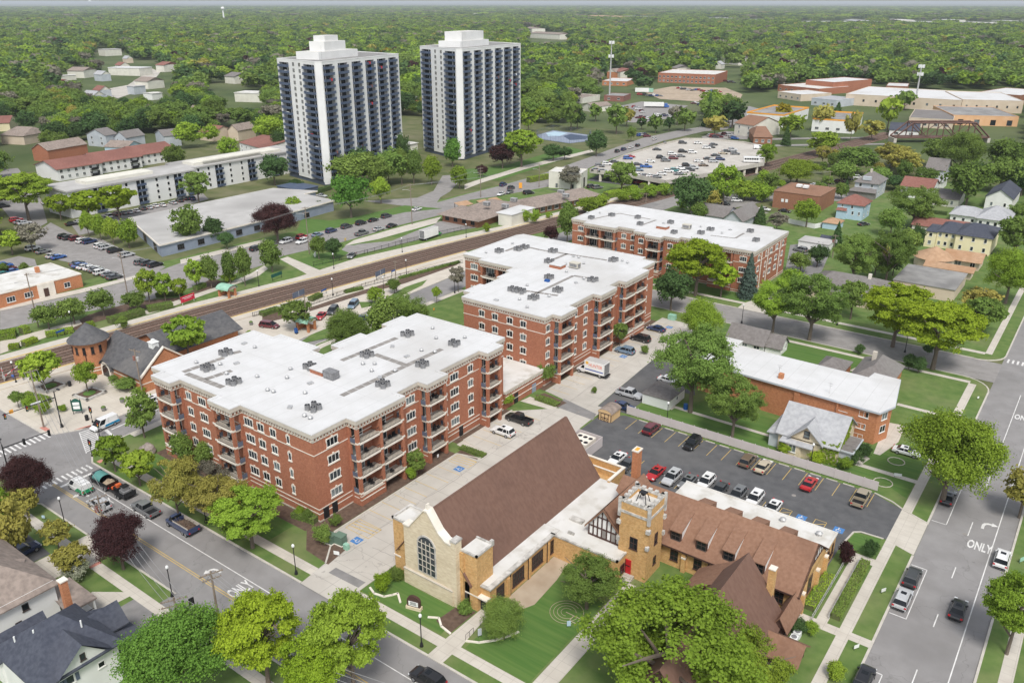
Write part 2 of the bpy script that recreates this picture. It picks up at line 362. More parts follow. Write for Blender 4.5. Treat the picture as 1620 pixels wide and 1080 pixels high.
sheet('road',rect(-143,-11.9,189.5,201.5),.012,'road2')
sheet('road',[(-147.3,58.2),(-147.4,95),(-150,119.5),(-151,143),(-152,170),(-154,205),(-154,300),(-146,300),(-146,205),(-143.2,170),(-143,155),(-144.5,119),(-140.2,95),(-139.3,73),(-138.9,58.2)],.010,'road')
NS=[(0,492),(124,465),(223,439),(285,416),(420,384),(555,356),(623,338),(700,318),(739,307),(791,294),(855,276),(932,249),(961,238),(1018,218),(1070,207),(1125,198),(1185,168)]
SS=[(0,522),(135,493),(226,478),(285,460),(420,418),(447,405),(545,382),(633,356),(698,340),(744,316),(784,311),(870,295),(955,255),(1049,223),(1114,208),(1150,205),(1200,172)]
sheet('road',P(NS)+P(SS)[::-1],.004,'road2')
sheet('road',P([(575,318),(660,313),(686,302),(694,288),(700,278),(712,277),(724,290),(712,303),(697,312),(690,322),(676,328),(640,326)]),.012,'road2')
sheet('road',P([(1000,300),(1140,292),(1330,300),(1440,310),(1440,326),(1320,318),(1215,318),(1080,345),(1030,345)]),.0,'road2')
sheet('road',rect(-156,-133,57.5,67),.003,'road')
Z0=.10
def block(name, poly, m='grass', z=Z0): return struct(name, MB().prism(poly,-.1,z,0,bottom=False), M[m])
b1=[(-18,58.4)]+arc(-18,64.4,6,-90,0)+arc(-18,183.5,6,0,90)+[(-136,189.5),(-140,180),(-142.9,170),(-142.9,155),(-144.4,119),(-140.1,95),(-139.2,73)]+[(-138.8,64),(-137.5,60),(-134.5,58.4)]
block('lawn_block',b1)
b2=[(-128.5,46.8),(60,46.8),(60,-20),(-150,-20),(-150,30),(-134,41),(-131,45.5)]
block('lawn_block',b2)
block('lawn_block',[(-.6,60),(60,60),(60,420),(-.6,420)])
block('lawn_block',[(-17.5,201.5)]+arc(-17.5,207,5.5,-90,0)+[(-12,420),(-60,420),(-110,300),(-140,300),(-142,206),(-138,201.5)])
block('paved_block',[(-178,58.4),(-153,58.4),(-150.2,59.6),(-148,63.3),(-147.3,70),(-147.5,95),(-150.1,119.5),(-151.1,143),(-152.1,170),(-154.1,205),(-158,205),(-165,200),(-181,68)],'plaza',.10)
sheet('paved_apron',rect(-330,-181,58.4,66),.0,'plaza')
sheet('lawn',[(-330,20),(-181,20),(-181,46.8),(-330,46.8)],.0,'grass')
def kerb(pts, w=.3, z=.125):
 m=MB()
 for a,b in zip(pts[:-1],pts[1:]):
  d=Vector((b[0]-a[0],b[1]-a[1])); L=d.length
  if L<.05: continue
  d/=L; m.obox(((a[0]+b[0])/2,(a[1]+b[1])/2),(d.x,d.y),(-d.y,d.x),L/2+.02,w/2,-.1,z)
 struct('kerb',m,M['kerb'])
kerb([(60,58.5),(-70.4,58.5)]); kerb([(-79.5,58.5)]+b1[-1:]+b1[-2:-5:-1]+[(-140.2,95.),(-144.5,119),(-142.9,155)])
kerb([(-12.1,64),(-12.1,115.5)]); kerb(b1[8:14]+[(-12.1,125.5)][::1] if False else [(-12.1,125.3),(-12.1,183.5)]+arc(-18,183.5,5.9,0,90)+[(-136,189.4)])
kerb([(60,46.7),(-83,46.7)]); kerb([(-91.5,46.7),(-107,46.7)]); kerb([(-114.5,46.7),(-128.5,46.7),(-131,45.4),(-134,41),(-150,30)])
kerb([(-.5,60),(-.5,420)]); kerb([(-138,201.6),(-17.5,201.6)]+arc(-17.5,207,5.6,-90,0)+[(-11.9,420)])
kerb([(-175,58.5),(-153,58.5),(-150.3,59.7),(-148.1,63.4),(-147.4,70),(-147.6,95),(-150.2,119.5),(-151.2,143),(-152.2,170)])
kerb([(-21.3,111.4),(-20.7,116.3),(-19.8,117),(-16.6,117.2)],.25,.2); kerb([(-21,129.6),(-18,128.6),(-16.2,127.3),(-12.2,125.5)],.25,.2); kerb([(-84.7,69.4),(-84.8,98.7),(-80.3,99.8)],.25,.2); kerb([(-80.3,102.1),(-86.9,103.2),(-86.9,118.3)],.25,.2); kerb([(-80,63.5),(-84.6,69.4)],.25,.2)
sheet('sidewalk',rect(-134,-14.8,60.4,62.0),.112,'walk')
sheet('sidewalk',rect(-16.2,-14.7,62.0,186),.114,'walk')
sheet('sidewalk',rect(-130,60,42.7,44.3),.112,'walk')
sheet('sidewalk',rect(1.7,3.2,60,420),.112,'walk')
sheet('sidewalk',rect(-66,-16,186,187.3),.112,'walk'); sheet('sidewalk',rect(-140,-16,205.2,206.7),.112,'walk')
sheet('sidewalk',rect(-16,-14.6,206,420),.113,'walk')
sheet('sidewalk',[(-138.8,68),(-137.2,68),(-138,95),(-141.8,119),(-141,170),(-142.7,170),(-143.7,119),(-140,95)],.112,'walk')
sheet('footpath',rect(-56.0,-53.6,58.5,60.4),.113,'walk'); sheet('footpath',rect(-14.8,-12.1,92.2,93.7),.113,'walk')
sheet('footpath',[(-56,62),(-55.8,69.2),(-54.4,69.2),(-53.5,62)],.113,'walk')
sheet('footpath',rect(-42.9,-40.4,62,76.5),.113,'walk'); sheet('footpath',rect(-42.9,-41.4,76.5,85.4),.113,'walk'); sheet('footpath',rect(-42.9,-40.4,58.5,60.4),.113,'walk')
sheet('footpath',rect(-19.2,-17.8,93.2,111),.113,'walk'); sheet('footpath',rect(-21.4,-16.2,92.0,93.6),.115,'walk'); sheet('footpath',rect(-19.2,-16.2,109.5,111.2),.116,'walk')
sheet('alley',[(-79.4,58.3),(-70.6,58.3),(-71.6,62),(-71.6,70),(-71.6,108),(-72.2,123.5),(-72.2,130),(-74.2,130),(-76,157),(-76,183),(-86.6,183),(-86.6,129.5),(-79.4,128),(-79.8,124.6),(-86.8,118),(-86.8,102.8),(-85,101.2),(-80.2,101),(-80.2,99.9),(-85,98.8),(-84.7,64.5),(-80,63.4)],.118,'conc')
sheet('asphalt_patch',[(-80.2,124.7),(-81.5,128.8),(-72.6,126.8),(-71.8,124.2)],.122,'patch'); sheet('asphalt_patch',[(-78,62.2),(-78,63.6),(-72.2,63.8),(-72.2,62.4)],.122,'patch')
sheet('parking_lot',[(-71.7,109),(-71.7,125.5),(-67.7,129.6),(-21,129.4),(-16.2,127.2),(-16.2,117.3),(-20.6,116.6),(-21.3,111.5),(-21.3,104),(-46,104),(-54,106),(-66,108.5)],.122,'darkroad')
sheet('driveway',[(-16.2,117.2),(-16.2,127.2),(-12,125.4),(-12,115.6)],.124,'walk')
sheet('parking_lot',[(-74.1,129.9),(-76,157),(-72,158),(-65,154.5),(-60.5,146),(-67.8,145.5),(-67.9,130.4)],.122,'darkroad')
sheet('driveway',rect(-114.3,-107.2,44.3,46.8),.116,'walk'); sheet('driveway',rect(-114,-108,38,42.7),.116,'walk')
sheet('driveway',rect(-91.5,-83.2,44.3,46.8),.116,'patch'); sheet('driveway',[(-95,36),(-95,42.7),(-88,42.7),(-88,36)],.116,'patch')
sheet('parking_lot',[(-150,28),(-134,40),(-124,41.5),(-114.2,41),(-114.2,31),(-121,29),(-135,10)],.114,'darkroad')
sheet('footpath',[(-101,40.2),(-97.5,42.7),(-96,42.7),(-96.4,38),(-101,38)],.118,'walk')
for x in (-106.4,-87.6): sheet('brick_band',rect(x-.35,x+.35,42.7,44.3),.118,'red_paint')
lotL=P([(52,372),(80,352),(118,372),(160,378),(205,400),(262,422),(243,434),(222,442),(205,448),(160,433),(118,417),(95,412),(60,396)])
sheet('parking_lot',lotL,.012,'road2')
sheet('parking_lot',P([(0,268),(28,266),(60,300),(75,352),(50,366),(20,350),(0,325)]),.010,'road2')
sheet('parking_lot',P([(0,412),(30,405),(55,410),(60,425),(0,445)]),.010,'road2')
sheet('parking_lot',P([(110,352),(130,343),(240,330),(320,305),(330,315),(245,340),(160,365),(125,372)]),.011,'road2')
sheet('parking_lot',P([(535,400),(548,388),(620,381),(696,350),(740,352),(765,360),(722,365),(660,382),(600,398),(556,407)]),.012,'road2')
sheet('parking_lot',P([(860,298),(905,303),(930,312),(960,310),(1000,320),(985,328),(920,310)]),.010,'darkroad')
sheet('parking_lot',P([(1208,335),(1262,345),(1318,330),(1330,338),(1300,352),(1240,362)]),.010,'road2')
sheet('parking_lot',P([(1250,388),(1275,385),(1312,402),(1300,430),(1270,455),(1250,462),(1240,440)]),.104,'patch')
sheet('planting_bed',rect(-88.4,-85.0,68.5,98.6),.13,'mulch'); sheet('planting_bed',rect(-88.4,-87.0,101.5,118),.13,'mulch'); sheet('planting_bed',rect(-88.4,-86.7,129.5,180),.13,'mulch')
sheet('planting_bed',[(-85,99.0),(-80.6,99.2),(-80.6,99.9),(-85,100.1)],.135,'mulch'); sheet('planting_bed',[(-87.0,126.5),(-80.3,124.7),(-79.9,127.5),(-86,128.6)],.135,'mulch')
sheet('footpath',[(-86.9,101.2),(-80.4,100.1),(-79.9,101.0),(-80.4,102),(-86.9,103.5)],.14,'walk'); sheet('footpath',[(-87.9,122.5),(-80.6,123),(-80.2,124.6),(-87.5,125.4)],.14,'walk')
sheet('planting_bed',rect(-128.5,-88.4,66.9,69.8),.125,'mulch'); sheet('planting_bed',[(-84.6,63.8),(-79.4,63.4),(-80,67.5),(-84.6,69.5),(-88,68),(-90,68.6)],.13,'mulch')
sheet('lawn',rect(-130,-91,62.1,66.8),.118,'grass2')
sheet('planting_bed',[(-54.3,69.2),(-54.3,86),(-52.2,86.5),(-51,80),(-50.6,74),(-52.6,69.5)],.118,'dirt')
sheet('lawn',[(-71.4,62.2),(-57,62.2),(-57.6,66.8),(-71.4,67.2)],.119,'grass2'); sheet('lawn',rect(-53,-43.2,62.2,80),.117,'grass2')
sheet('planting_bed',[(-59.2,63.8),(-56.2,62.8),(-56,68.2),(-58.8,67.4)],.123,'mulch')
sheet('lawn',[(-40.2,62.3),(-16.6,62.3),(-16.6,91.5),(-40.2,91.5)],.116,'grass')
sheet('lawn',[(-21,111.6),(-20.4,116.2),(-16.8,117),(-16.8,111.6)],.125,'grass2')
sheet('lawn',[(-67.5,131),(-41.5,131),(-41.5,134),(-21,134),(-16.4,131),(-16.4,145),(-28,145),(-58,146),(-58,140),(-67,137.3)],.116,'grass2')
sheet('footpath',[(-67.4,137),(-61.4,137.2),(-61.4,138.2),(-41.5,137.9),(-41.5,138.8),(-62,139.2),(-67.4,137.9)],.121,'walk')
sheet('lawn',rect(-60,-30,165.5,185.8),.117,'grass2'); sheet('lawn',[(-28.8,148.5),(-16.3,148.5),(-16.3,185.5),(-25,185.5)],.117,'grass')
sheet('footpath',rect(-26,-16.2,165.8,167),.121,'walk'); sheet('footpath',P([(780,540),(890,620),(1215,460)][0:0] or [(0,0)],12) if False else [(-25.6,157),(-22.5,157.6),(-22.0,150),(-23.5,143),(-24.6,143),(-25.2,150)],.121,'walk')
sheet('footpath',[(-27.4,138.6),(-25.5,141.3),(-24.6,140.7),(-25.2,138),(-16.2,137.9),(-16.2,136.7),(-27.4,136.9)],.122,'walk')
sheet('driveway',[(-35.5,189.4),(-38.5,177.5),(-35,177.5),(-31.5,189.4)],.121,'walk')
sheet('driveway',[(-74,206),(-74,201.4),(-66,201.4),(-66,213),(-71,216)],.121,'walk')
sheet('planting_bed',[(-128,206.9),(-74,206.9),(-74,214),(-128,214)],.118,'grass2')
sheet('planting_bed',P([(470,545),(495,528),(515,520),(532,512),(545,520),(520,535)]),.118,'grass')
sheet('planting_bed',P([(568,478),(600,478),(628,462),(640,455),(660,448),(676,443),(668,452),(640,466),(610,480),(572,488)]),.118,'grass')
sheet('planting_bed',P([(415,500),(440,492),(450,494),(446,505),(415,512)]),.118,'mulch'); sheet('planting_bed',P([(488,488),(540,470),(590,455),(640,440),(720,414),(730,414),(722,420),(640,449),(575,466),(490,493)]),.118,'mulch')
sheet('lawn',P([(520,349),(555,345),(640,325),(700,330),(640,336),(560,354),(480,372),(470,364),(478,345)]),.02,'grass2')
sheet('lawn',P([(475,410),(505,402),(540,395),(552,400),(536,410),(500,424),(486,424)]),.024,'grass2'); sheet('lawn',P([(498,422),(560,404),(720,366),(900,335),(905,340),(700,388),(515,430)]),.022,'grass')
sheet('lawn',P([(545,387),(600,373),(676,350),(690,353),(680,359),(600,378),(560,388)]),.024,'grass2')
sheet('lawn',P([(380,452),(445,412),(486,434),(445,450),(400,462)]),.022,'grass'); sheet('lawn',P([(735,285),(790,285),(850,266),(930,240),(900,232),(800,262),(735,268)]),.014,'grass2')
sheet('footpath',P([(443,410),(455,406),(512,430),(505,436),(486,434)]),.028,'walk'); sheet('footpath',P([(380,440),(398,432),(418,420),(424,425),(410,436),(385,446)]),.026,'walk')
sheet('footpath',P([(180,505),(260,482),(300,468),(360,448),(380,440),(384,446),(330,464),(262,489),(185,511)]),.026,'walk')
sheet('planting_bed',P([(150,510),(240,485),(300,470),(330,455),(290,470),(215,476),(140,498),(100,520),(120,522)]),.02,'mulch'); sheet('planting_bed',P([(300,462),(335,440),(350,445),(330,462)]),.021,'mulch')
sheet('footpath',P([(0,540),(60,524),(125,506),(130,512),(110,520),(0,560)]),.026,'plaza')
sheet('sidewalk',P([(0,567),(100,545),(200,522),(300,495),(420,455),(560,410),(700,378),(880,340),(925,330),(925,336),(880,347),(700,385),(560,418),(420,464),(300,504),(200,531),(0,590)]),.10,'walk')
sheet('sidewalk',P([(0,485),(128,457),(230,432),(232,436),(130,463),(0,492)]),.028,'walk'); sheet('sidewalk',P([(285,411),(420,378),(425,382),(286,418)]),.028,'walk')
sheet('footpath',P([(545,389),(600,378),(690,353),(698,343),(640,357),(560,380)]),.028,'walk')
sheet('footpath',P([(735,300),(760,290),(830,268),(940,240),(935,237),(830,262),(758,284),(735,292)]),.026,'walk')
def railx(y,o): return -192.5+.0006*(y-60)**1.0*200*.0+ .135*(y-60)*1.0 + o
rb=[(-203,-20),(-196,40),(-190.6,96),(-189,116),(-185.5,140),(-182.8,155),(-179.4,184),(-175.2,210),(-171.5,231),(-160,313),(-125,560),(-113,560),(-148.5,313),(-160.5,231),(-164,210),(-166.3,200),(-169.3,176),(-172.5,148.7),(-175.5,124),(-178,100),(-181,70),(-184,40),(-191,-20)]
struct('railway_bed',MB().prism(rb,-.1,.16,0,bottom=False),M['ballast'])
def lerp_edge(side,y):
 pts=rb[:11] if side==0 else rb[:10:-1]
 for a,b in zip(pts[:-1],pts[1:]):
  if a[1]<=y<=b[1]: return a[0]+(b[0]-a[0])*(y-a[1])/(b[1]-a[1])
 return pts[-1][0]
for k,fr in enumerate((.2,.5,.8)):
 ys=list(range(-15,555,6)); r0=lambda y: lerp_edge(0,y)*(1-fr)+lerp_edge(1,y)*fr
 t=empty('railway_track',(r0(60),60,.16)); o=(r0(60),60,.16)
 tag(t,['rusty railway track nearest the green verge and northern platform','middle rusty railway track between the two other tracks','rusty railway track beside the southern platform fence'][k],'railway track','railway tracks')
 sl_=MB(o); y=-10.
 while y<430:
  x=r0(y); sl_.box(x-1.3,x+1.3,y-.12,y+.12,.16,.24); y+=.75
 tag(sl_.build('sleepers',M['tie'],t),kind='stuff')
 for s in (-.75,.75):
  m=MB(o)
  for a,b in zip(ys[:-1],ys[1:]):
   xa,xb=r0(a)+s,r0(b)+s; m.prism([(xa-.07,a),(xa+.07,a),(xb+.07,b),(xb-.07,b)],.2,.40)
  m.build('rail',M['rail'],t)
def strip(name,pts,w0,w1,z,m,h=None):   # ribbon along pts, offset w0..w1 to the right-hand side
 L=[];Rr=[]
 for i,q in enumerate(pts):
  a=Vector(pts[max(i-1,0)]); b=Vector(pts[min(i+1,len(pts)-1)]); d=(b-a).normalized(); nrm=Vector((d.y,-d.x))
  L.append((q[0]+nrm.x*w0,q[1]+nrm.y*w0)); Rr.append((q[0]+nrm.x*w1,q[1]+nrm.y*w1))
 mb=MB()
 for i in range(len(pts)-1):
  qd=[L[i],Rr[i],Rr[i+1],L[i+1]]
  if h: mb.prism(qd,-.1,h,0,bottom=False)
  else: mb.flat(qd,z)
 return struct(name,mb,M[m])
ne=rb[2:10]; se=rb[:10:-1][1:9]
strip('platform',rb[1:10],-4.2,-.3,0,'walk',.30); strip('platform_edge',rb[1:10],-.9,-.35,.305,'yellow')
sp=[(-184.5,40),(-181,70),(-178,100),(-175.5,124),(-172.5,148.7),(-169.3,176),(-166.3,200)]
strip('platform',sp,.3,3.6,0,'plaza',.30); strip('platform_edge',sp,.35,.9,.305,'yellow')
# painted markings
def mk(name, polys, z, m):
 b=MB()
 for p in polys: b.flat(p,z)
 return struct(name,b,M[m])
mk('centre_line',[rect(-133,-30,50.55,50.67),rect(-133,-30,50.87,50.99),rect(-56,-20,51.6,51.72),rect(-56,-20,51.95,52.07)],.014,'yellow')
mk('lane_line',[rect(-130.9,-81.2,54.42,54.56),rect(-68,-40,54.3,54.42)],.014,'white_paint')
mk('stop_line',[rect(-131.5,-130.9,51.1,57.9),rect(-138.2,-137.6,60,60.1)],.014,'white_paint')
mk('stop_line',[[(-144.2,66),(-140,65.4),(-139.9,65.9),(-144.1,66.6)]],.02,'white_paint')
mk('crosswalk',[[(-152.2,50.6+.87*k),(-149.8,50.6+.87*k),(-149.8,50.95+.87*k),(-152.2,50.95+.87*k)] for k in range(-3,10)],.014,'white_paint')
mk('crosswalk',[[(-134.6,47.6+.87*k),(-132.6,47.6+.87*k),(-132.6,47.95+.87*k),(-134.6,47.95+.87*k)] for k in range(0,12)],.014,'white_paint')
A_,B_,C_,D_=(-147.3,62.9),(-146.9,65.4),(-138.6,59.6),(-139.0,62.4)
def bl(u,v): return tuple((A_[i]*(1-u)+C_[i]*u)*(1-v)+(B_[i]*(1-u)+D_[i]*u)*v for i in (0,1))
mk('crosswalk',[[bl(k/12+.01,.0),bl(k/12+.045,.0),bl(k/12+.045,1.),bl(k/12+.01,1.)] for k in range(12)]+[[bl(0,-.06),bl(1,-.06),bl(1,.0),bl(0,.0)],[bl(0,1.),bl(1,1.),bl(1,1.06),bl(0,1.06)]],.02,'white_paint')
mk('lane_line',[[(-143.6,67),(-143.3,67),(-146.6,118),(-146.9,118)]],.02,'white_paint')
mk('tactile_pad',[rect(-155,-152.7,59.2,60.1),[(-148.9,62.6),(-148.2,63.6),(-147.4,65.4),(-148.3,65.6)],[(-137.6,61),(-136.6,60.4),(-136.2,61.4),(-137.1,62)],rect(-134.2,-133.2,59,59.9)],.125,'red_paint')
mk('lane_line',[rect(-6.56,-6.42,y,y+3.0) for y in (65,77,89,101.2,113.4)]+[rect(-6.56,-6.42,125.8,130.2),rect(-6.56,-6.42,143,186),rect(-3.1,-2.96,60,186),rect(-6.56,-6.42,206,300)],.014,'white_paint')
mk('parking_bay_line',[rect(-9.75,-9.63,100.7,113.3),rect(-11.8,-9.63,100.62,100.76),rect(-11.8,-9.63,113.2,113.34),rect(-9.75,-9.63,126.9,139.5),rect(-11.8,-9.63,126.9,127.04),rect(-9.75,-9.63,76,88.6),rect(-11.8,-9.63,88.5,88.64)],.015,'white_paint')
mk('crosswalk',[rect(-11.3+.95*k,-10.9+.95*k,203.2,205.6) for k in range(11)],.014,'white_paint')
def arrow(name, x, y, rot, mirror=1, s=1.):
 pts=[(-.22,-1.3),(.16,-1.3),(.16,-.3),(.3,.05),(.62,.22),(.95,.25)]; inn=[(-.22,-.2),(-.02,.35),(.45,.62),(.95,.66)]
 b=MB(); c,sn=math.cos(rot),math.sin(rot)
 def T(q): a,d=q[0]*mirror*s,q[1]*s; return (x+a*c-d*sn,y+a*sn+d*c)
 for poly in ([(-.22,-1.3),(.16,-1.3),(.16,-.3),(-.22,-.2)],[(-.22,-.2),(.16,-.3),(.3,.05),(-.02,.35)],[(-.02,.35),(.3,.05),(.62,.22),(.45,.62)],[(.45,.62),(.62,.22),(.95,.25),(.95,.66)],[(.95,-.05),(1.75,.45),(.95,.98)]):
  b.flat([T(q) for q in poly],.016)
 struct(name,b,M['white_paint'])
arrow('turn_arrow',-91.7,53.2,R_(90),-1,.95); arrow('turn_arrow',-5.0,130.6,0,1,1.1); arrow('turn_arrow',-126,52.4,R_(90),-1,1.)
def text_mesh(s, size, sx=1., ext=0., off=0.):
 cu=bpy.data.curves.new('lettering','FONT'); cu.body=s; cu.size=size; cu.align_x='CENTER'; cu.align_y='CENTER'; cu.extrude=ext; cu.resolution_u=2; cu.offset=off
 o=bpy.data.objects.new('lettering',cu); col.objects.link(o); o.scale=(sx,1,1)
 bpy.context.view_layer.update(); me=bpy.data.meshes.new_from_object(o.evaluated_get(bpy.context.evaluated_depsgraph_get()))
 bpy.data.objects.remove(o); bpy.data.curves.remove(cu)
 for v in me.vertices: v.co.x*=sx
 me.name='lettering'; return me
def road_text(s, x, y, rot, size, sx):
 me=text_mesh(s,size,sx,0.,.085); me.materials.clear(); me.materials.append(M['white_paint'])
 o=link('road_lettering',me,None,(x,y,.017),rot); tag(o,kind='structure'); return o
road_text('ONLY',-85.1,52.6,R_(90),3.1,.40); road_text('ONLY',-4.6,123.7,0,3.3,.37); road_text('ONLY',-4.6,174.5,0,3.3,.37); road_text('ONLY',-120.5,52.5,R_(90),3.1,.40)
ylw=[]
for x in np.arange(-65.0,-20,2.75): ylw.append(rect(x,x+.1,124.6,129.2))
for x in np.arange(-59.3,-33,2.75): ylw.append(rect(x,x+.1,111.2,116.4))
def hatch(x0,x1,y0,y1,n):
 o=[rect(x0,x1,y0,y0+.1),rect(x0,x1,y1-.1,y1),rect(x0,x0+.1,y0,y1),rect(x1-.1,x1,y0,y1)]
 for k in range(1,n):
  t=k/n; o.append([(x0,y0+(y1-y0)*t-.07),(x1,y0+(y1-y0)*t+(y1-y0)/n*.7-.07),(x1,y0+(y1-y0)*t+(y1-y0)/n*.7+.07),(x0,y0+(y1-y0)*t+.07)])
 return o
ylw+=hatch(-31.8,-30.1,111.2,116.4,3)+hatch(-26.5,-24.7,111.2,116.4,3)
mk('parking_stall_lines',ylw,.128,'yellow')
yl=[]
for y in (76.8,79.6,82.4,85.0,87.6,90.4,93.4): yl.append(rect(-84.6,-79.7,y-.05,y+.05))
for y in (105.6,108.6,112,115,118): yl.append(rect(-86.6,-80,y-.05,y+.05))
for y in np.arange(131,181,3.0): yl.append(rect(-86.4,-81.4,y-.05,y+.05))
yl+=hatch(-84.2,-79.2,71.2,74.1,4)+hatch(-84.4,-80.0,95.9,98.6,4)
mk('parking_stall_lines',yl,.126,'yellow')
def isa(x,y,z,rot=0,s=1.):      # blue accessible bay symbol with white wheelchair
 struct('accessible_bay_marking',MB().obox((x,y),(math.cos(rot),math.sin(rot)),(-math.sin(rot),math.cos(rot)),.75*s,.75*s,z-.01,z),M['blue_paint'])
 b=MB(); c,sn=math.cos(rot),math.sin(rot); T=lambda q:(x+(q[0]*c-q[1]*sn)*s,y+(q[0]*sn+q[1]*c)*s)
 ring=[(.36*math.cos(R_(a))-.05,.36*math.sin(R_(a))-.15) for a in range(100,391,29)]; rin=[(.25*math.cos(R_(a))-.05,.25*math.sin(R_(a))-.15) for a in range(100,391,29)]
 for i in range(len(ring)-1): b.flat([T(ring[i]),T(ring[i+1]),T(rin[i+1]),T(rin[i])],z+.004)
 for r in ((-.14,-.02,-.05,.42),(-.02,.25,.08,.18),(.17,.29,-.38,.1),(.29,.45,-.38,-.27)): b.flat([T((r[0],r[2])),T((r[1],r[2])),T((r[1],r[3])),T((r[0],r[3]))],z+.004)
 b.flat([T((-.08+.1*math.cos(R_(a)),.56+.1*math.sin(R_(a)))) for a in range(0,360,45)],z+.004)
 struct('wheelchair_symbol',b,M['white_paint'])
isa(-80.3,69.9,.135,R_(90)); isa(-81.1,94.9,.135,R_(90)); isa(-28.4,115.4,.135); isa(-22.7,115.5,.135); isa(-82.3,155,.135,R_(90)); isa(-82.1,177.9,.135,R_(90))
for i in range(16):
 x=-65.0+2.75*i+1.37
 if x<-22: tag(MB().box(x-.9,x+.9,129.35,129.5,.11,.24).build('wheel_stop',M['kerb']),'low concrete wheel stop at the head of a stall along the grey fence','wheel stop','wheel stops along the fence')
lb=MB()
for k,r in enumerate((.75,1.25,1.75,2.25)):
 a0,a1=[(70,290),(30,330),(60,350),(-20,320)][k]
 q=[( -46.3+r*math.cos(R_(a)),75.3+r*math.sin(R_(a))) for a in np.linspace(a0,a1,26)]
 for a,b in zip(q[:-1],q[1:]):
  d=Vector((b[0]-a[0],b[1]-a[1])); L=d.length; d/=L; lb.obox(((a[0]+b[0])/2,(a[1]+b[1])/2),(d.x,d.y),(-d.y,d.x),L/2+.02,.035,.11,.128)
for r in ((-46.4,-44.2,75.2,75.31),(-45.2,-44.0,74.1,74.21),(-45.2,-45.09,74.1,75.3)): lb.box(*r,.11,.135)
struct('lawn_labyrinth',lb,M['dirt'])
ck=MB();
for (a,b) in (((-79.3,66.),(-78.9,70.5)),((-79.6,84),(-79.3,91)),((-79.7,72),(-79.5,83)),((-79.3,91),(-79.8,99)),((-80,104),(-79.6,112)),((-77.2,70),(-73,70.4)),((-79.4,112.5),(-74,113)),((-79.8,128),(-80.5,150))):
 q=Vector(a); n=7
 for i in range(n):
  t=Vector(a).lerp(Vector(b),(i+1)/n)+Vector((rng.uniform(-.12,.12),rng.uniform(-.12,.12))); d=(t-q); L=d.length; d/=L
  ck.obox(((q.x+t.x)/2,(q.y+t.y)/2),(d.x,d.y),(-d.y,d.x),L/2,.035,.118,.1235); q=t
struct('crack_sealing',ck,M['pad'])
for x,y,z in ((-83.6,52.4,.014),(-75.9,125.4,.125),(-72.8,58.6,.125),(-6.9,126,.016),(-31.5,121,.126)): struct('manhole_cover',MB().cyl((x,y),.36,.36,z-.01,z+.004,12),M['pad'])
# building helpers
def fr(ox,oy,rot=0.):      # wall frame: u along the wall, v outwards
 return (ox,oy,math.cos(rot),math.sin(rot),rot)
def fp(f,u,v): return (f[0]+u*f[2]+v*f[3], f[1]+u*f[3]-v*f[2])
def fbox(mb,f,u0,u1,v0,v1,z0,z1,m=0): return mb.prism([fp(f,u0,v0),fp(f,u1,v0),fp(f,u1,v1),fp(f,u0,v1)],z0,z1,m)
S_=lambda y,x=0.: fr(x,y,0.)
E_=lambda x,y=0.: fr(x,y,math.pi/2)
def offset(poly,d):
 a=sum(poly[i][0]*poly[(i+1)%len(poly)][1]-poly[(i+1)%len(poly)][0]*poly[i][1] for i in range(len(poly)))
 if a<0: poly=poly[::-1]
 n=len(poly); o=[]
 for i in range(n):
  p,q,r=Vector(poly[i-1]),Vector(poly[i]),Vector(poly[(i+1)%n])
  a=(q-p).normalized(); b=(r-q).normalized(); na=Vector((a.y,-a.x)); nb=Vector((b.y,-b.x)); k=na+nb
  k=k/max(.3,(k.length_squared/2)); o.append((q.x+k.x*d,q.y+k.y*d))
 return o
_wc={}
def window(par, off, f, u, z, w, h, style='white', v=0., glass=None, name='window'):
 """window centred at u, sill height z, on wall frame f; frame mesh is the part, pane the sub-part"""
 key=(round(w,2),round(h,2),style)
 if key not in _wc:
  b=MB(); fw=.07 if w>.5 else .055
  tr={'white':'wframe','stone':'wframe','dark':'dframe','blank':'dframe','brown':'dkbrown','metalw':'wframe'}[style]
  b.box(-w/2,w/2,-.07,.02,0,fw); b.box(-w/2,w/2,-.07,.02,h-fw,h); b.box(-w/2,-w/2+fw,-.07,.02,fw,h-fw); b.box(w/2-fw,w/2,-.07,.02,fw,h-fw)
  n=max(1,int(round(w/.75))) if style!='blank' else 1
  for i in range(1,n): x=-w/2+w*i/n; b.box(x-fw*.5,x+fw*.5,-.065,.02,fw,h-fw)
  if style in('dark','brown') :
   k=max(1,int(round(h/.8)))
   for i in range(1,k): b.box(-w/2+fw,w/2-fw,-.06,.02,h*i/k-.04,h*i/k+.04)
  if style=='stone':
   b.box(-w/2-.12,w/2+.12,-.14,.02,-.22,0,1); b.box(-.16,.16,-.10,.02,h,h+.36,1); b.box(-w/2-.08,w/2+.08,-.085,.02,h,h+.13,1)
   b.box(-w/2-.13,-w/2,-.085,.02,h*.62,h,1); b.box(w/2,w/2+.13,-.085,.02,h*.62,h,1)
  elif style!='blank': b.box(-w/2-.08,w/2+.08,-.13,.02,-.1,0,0)
  _wc[key]=(b.mesh(name+'_frame',[M[tr],M['trim']]), {})
 me,gl=_wc[key]
 gk=glass or rng.choice(['glass','glassd','glass','glassl'])
 if gk not in gl: gl[gk]=MB().box(-w/2+.06,w/2-.06,-.03,-.005,.06,h-.06).mesh('pane',M[gk])
 p=fp(f,u,v); o=link(name,me,par,(p[0]-off[0],p[1]-off[1],z-off[2]),f[4]); link('pane',gl[gk],o); return o
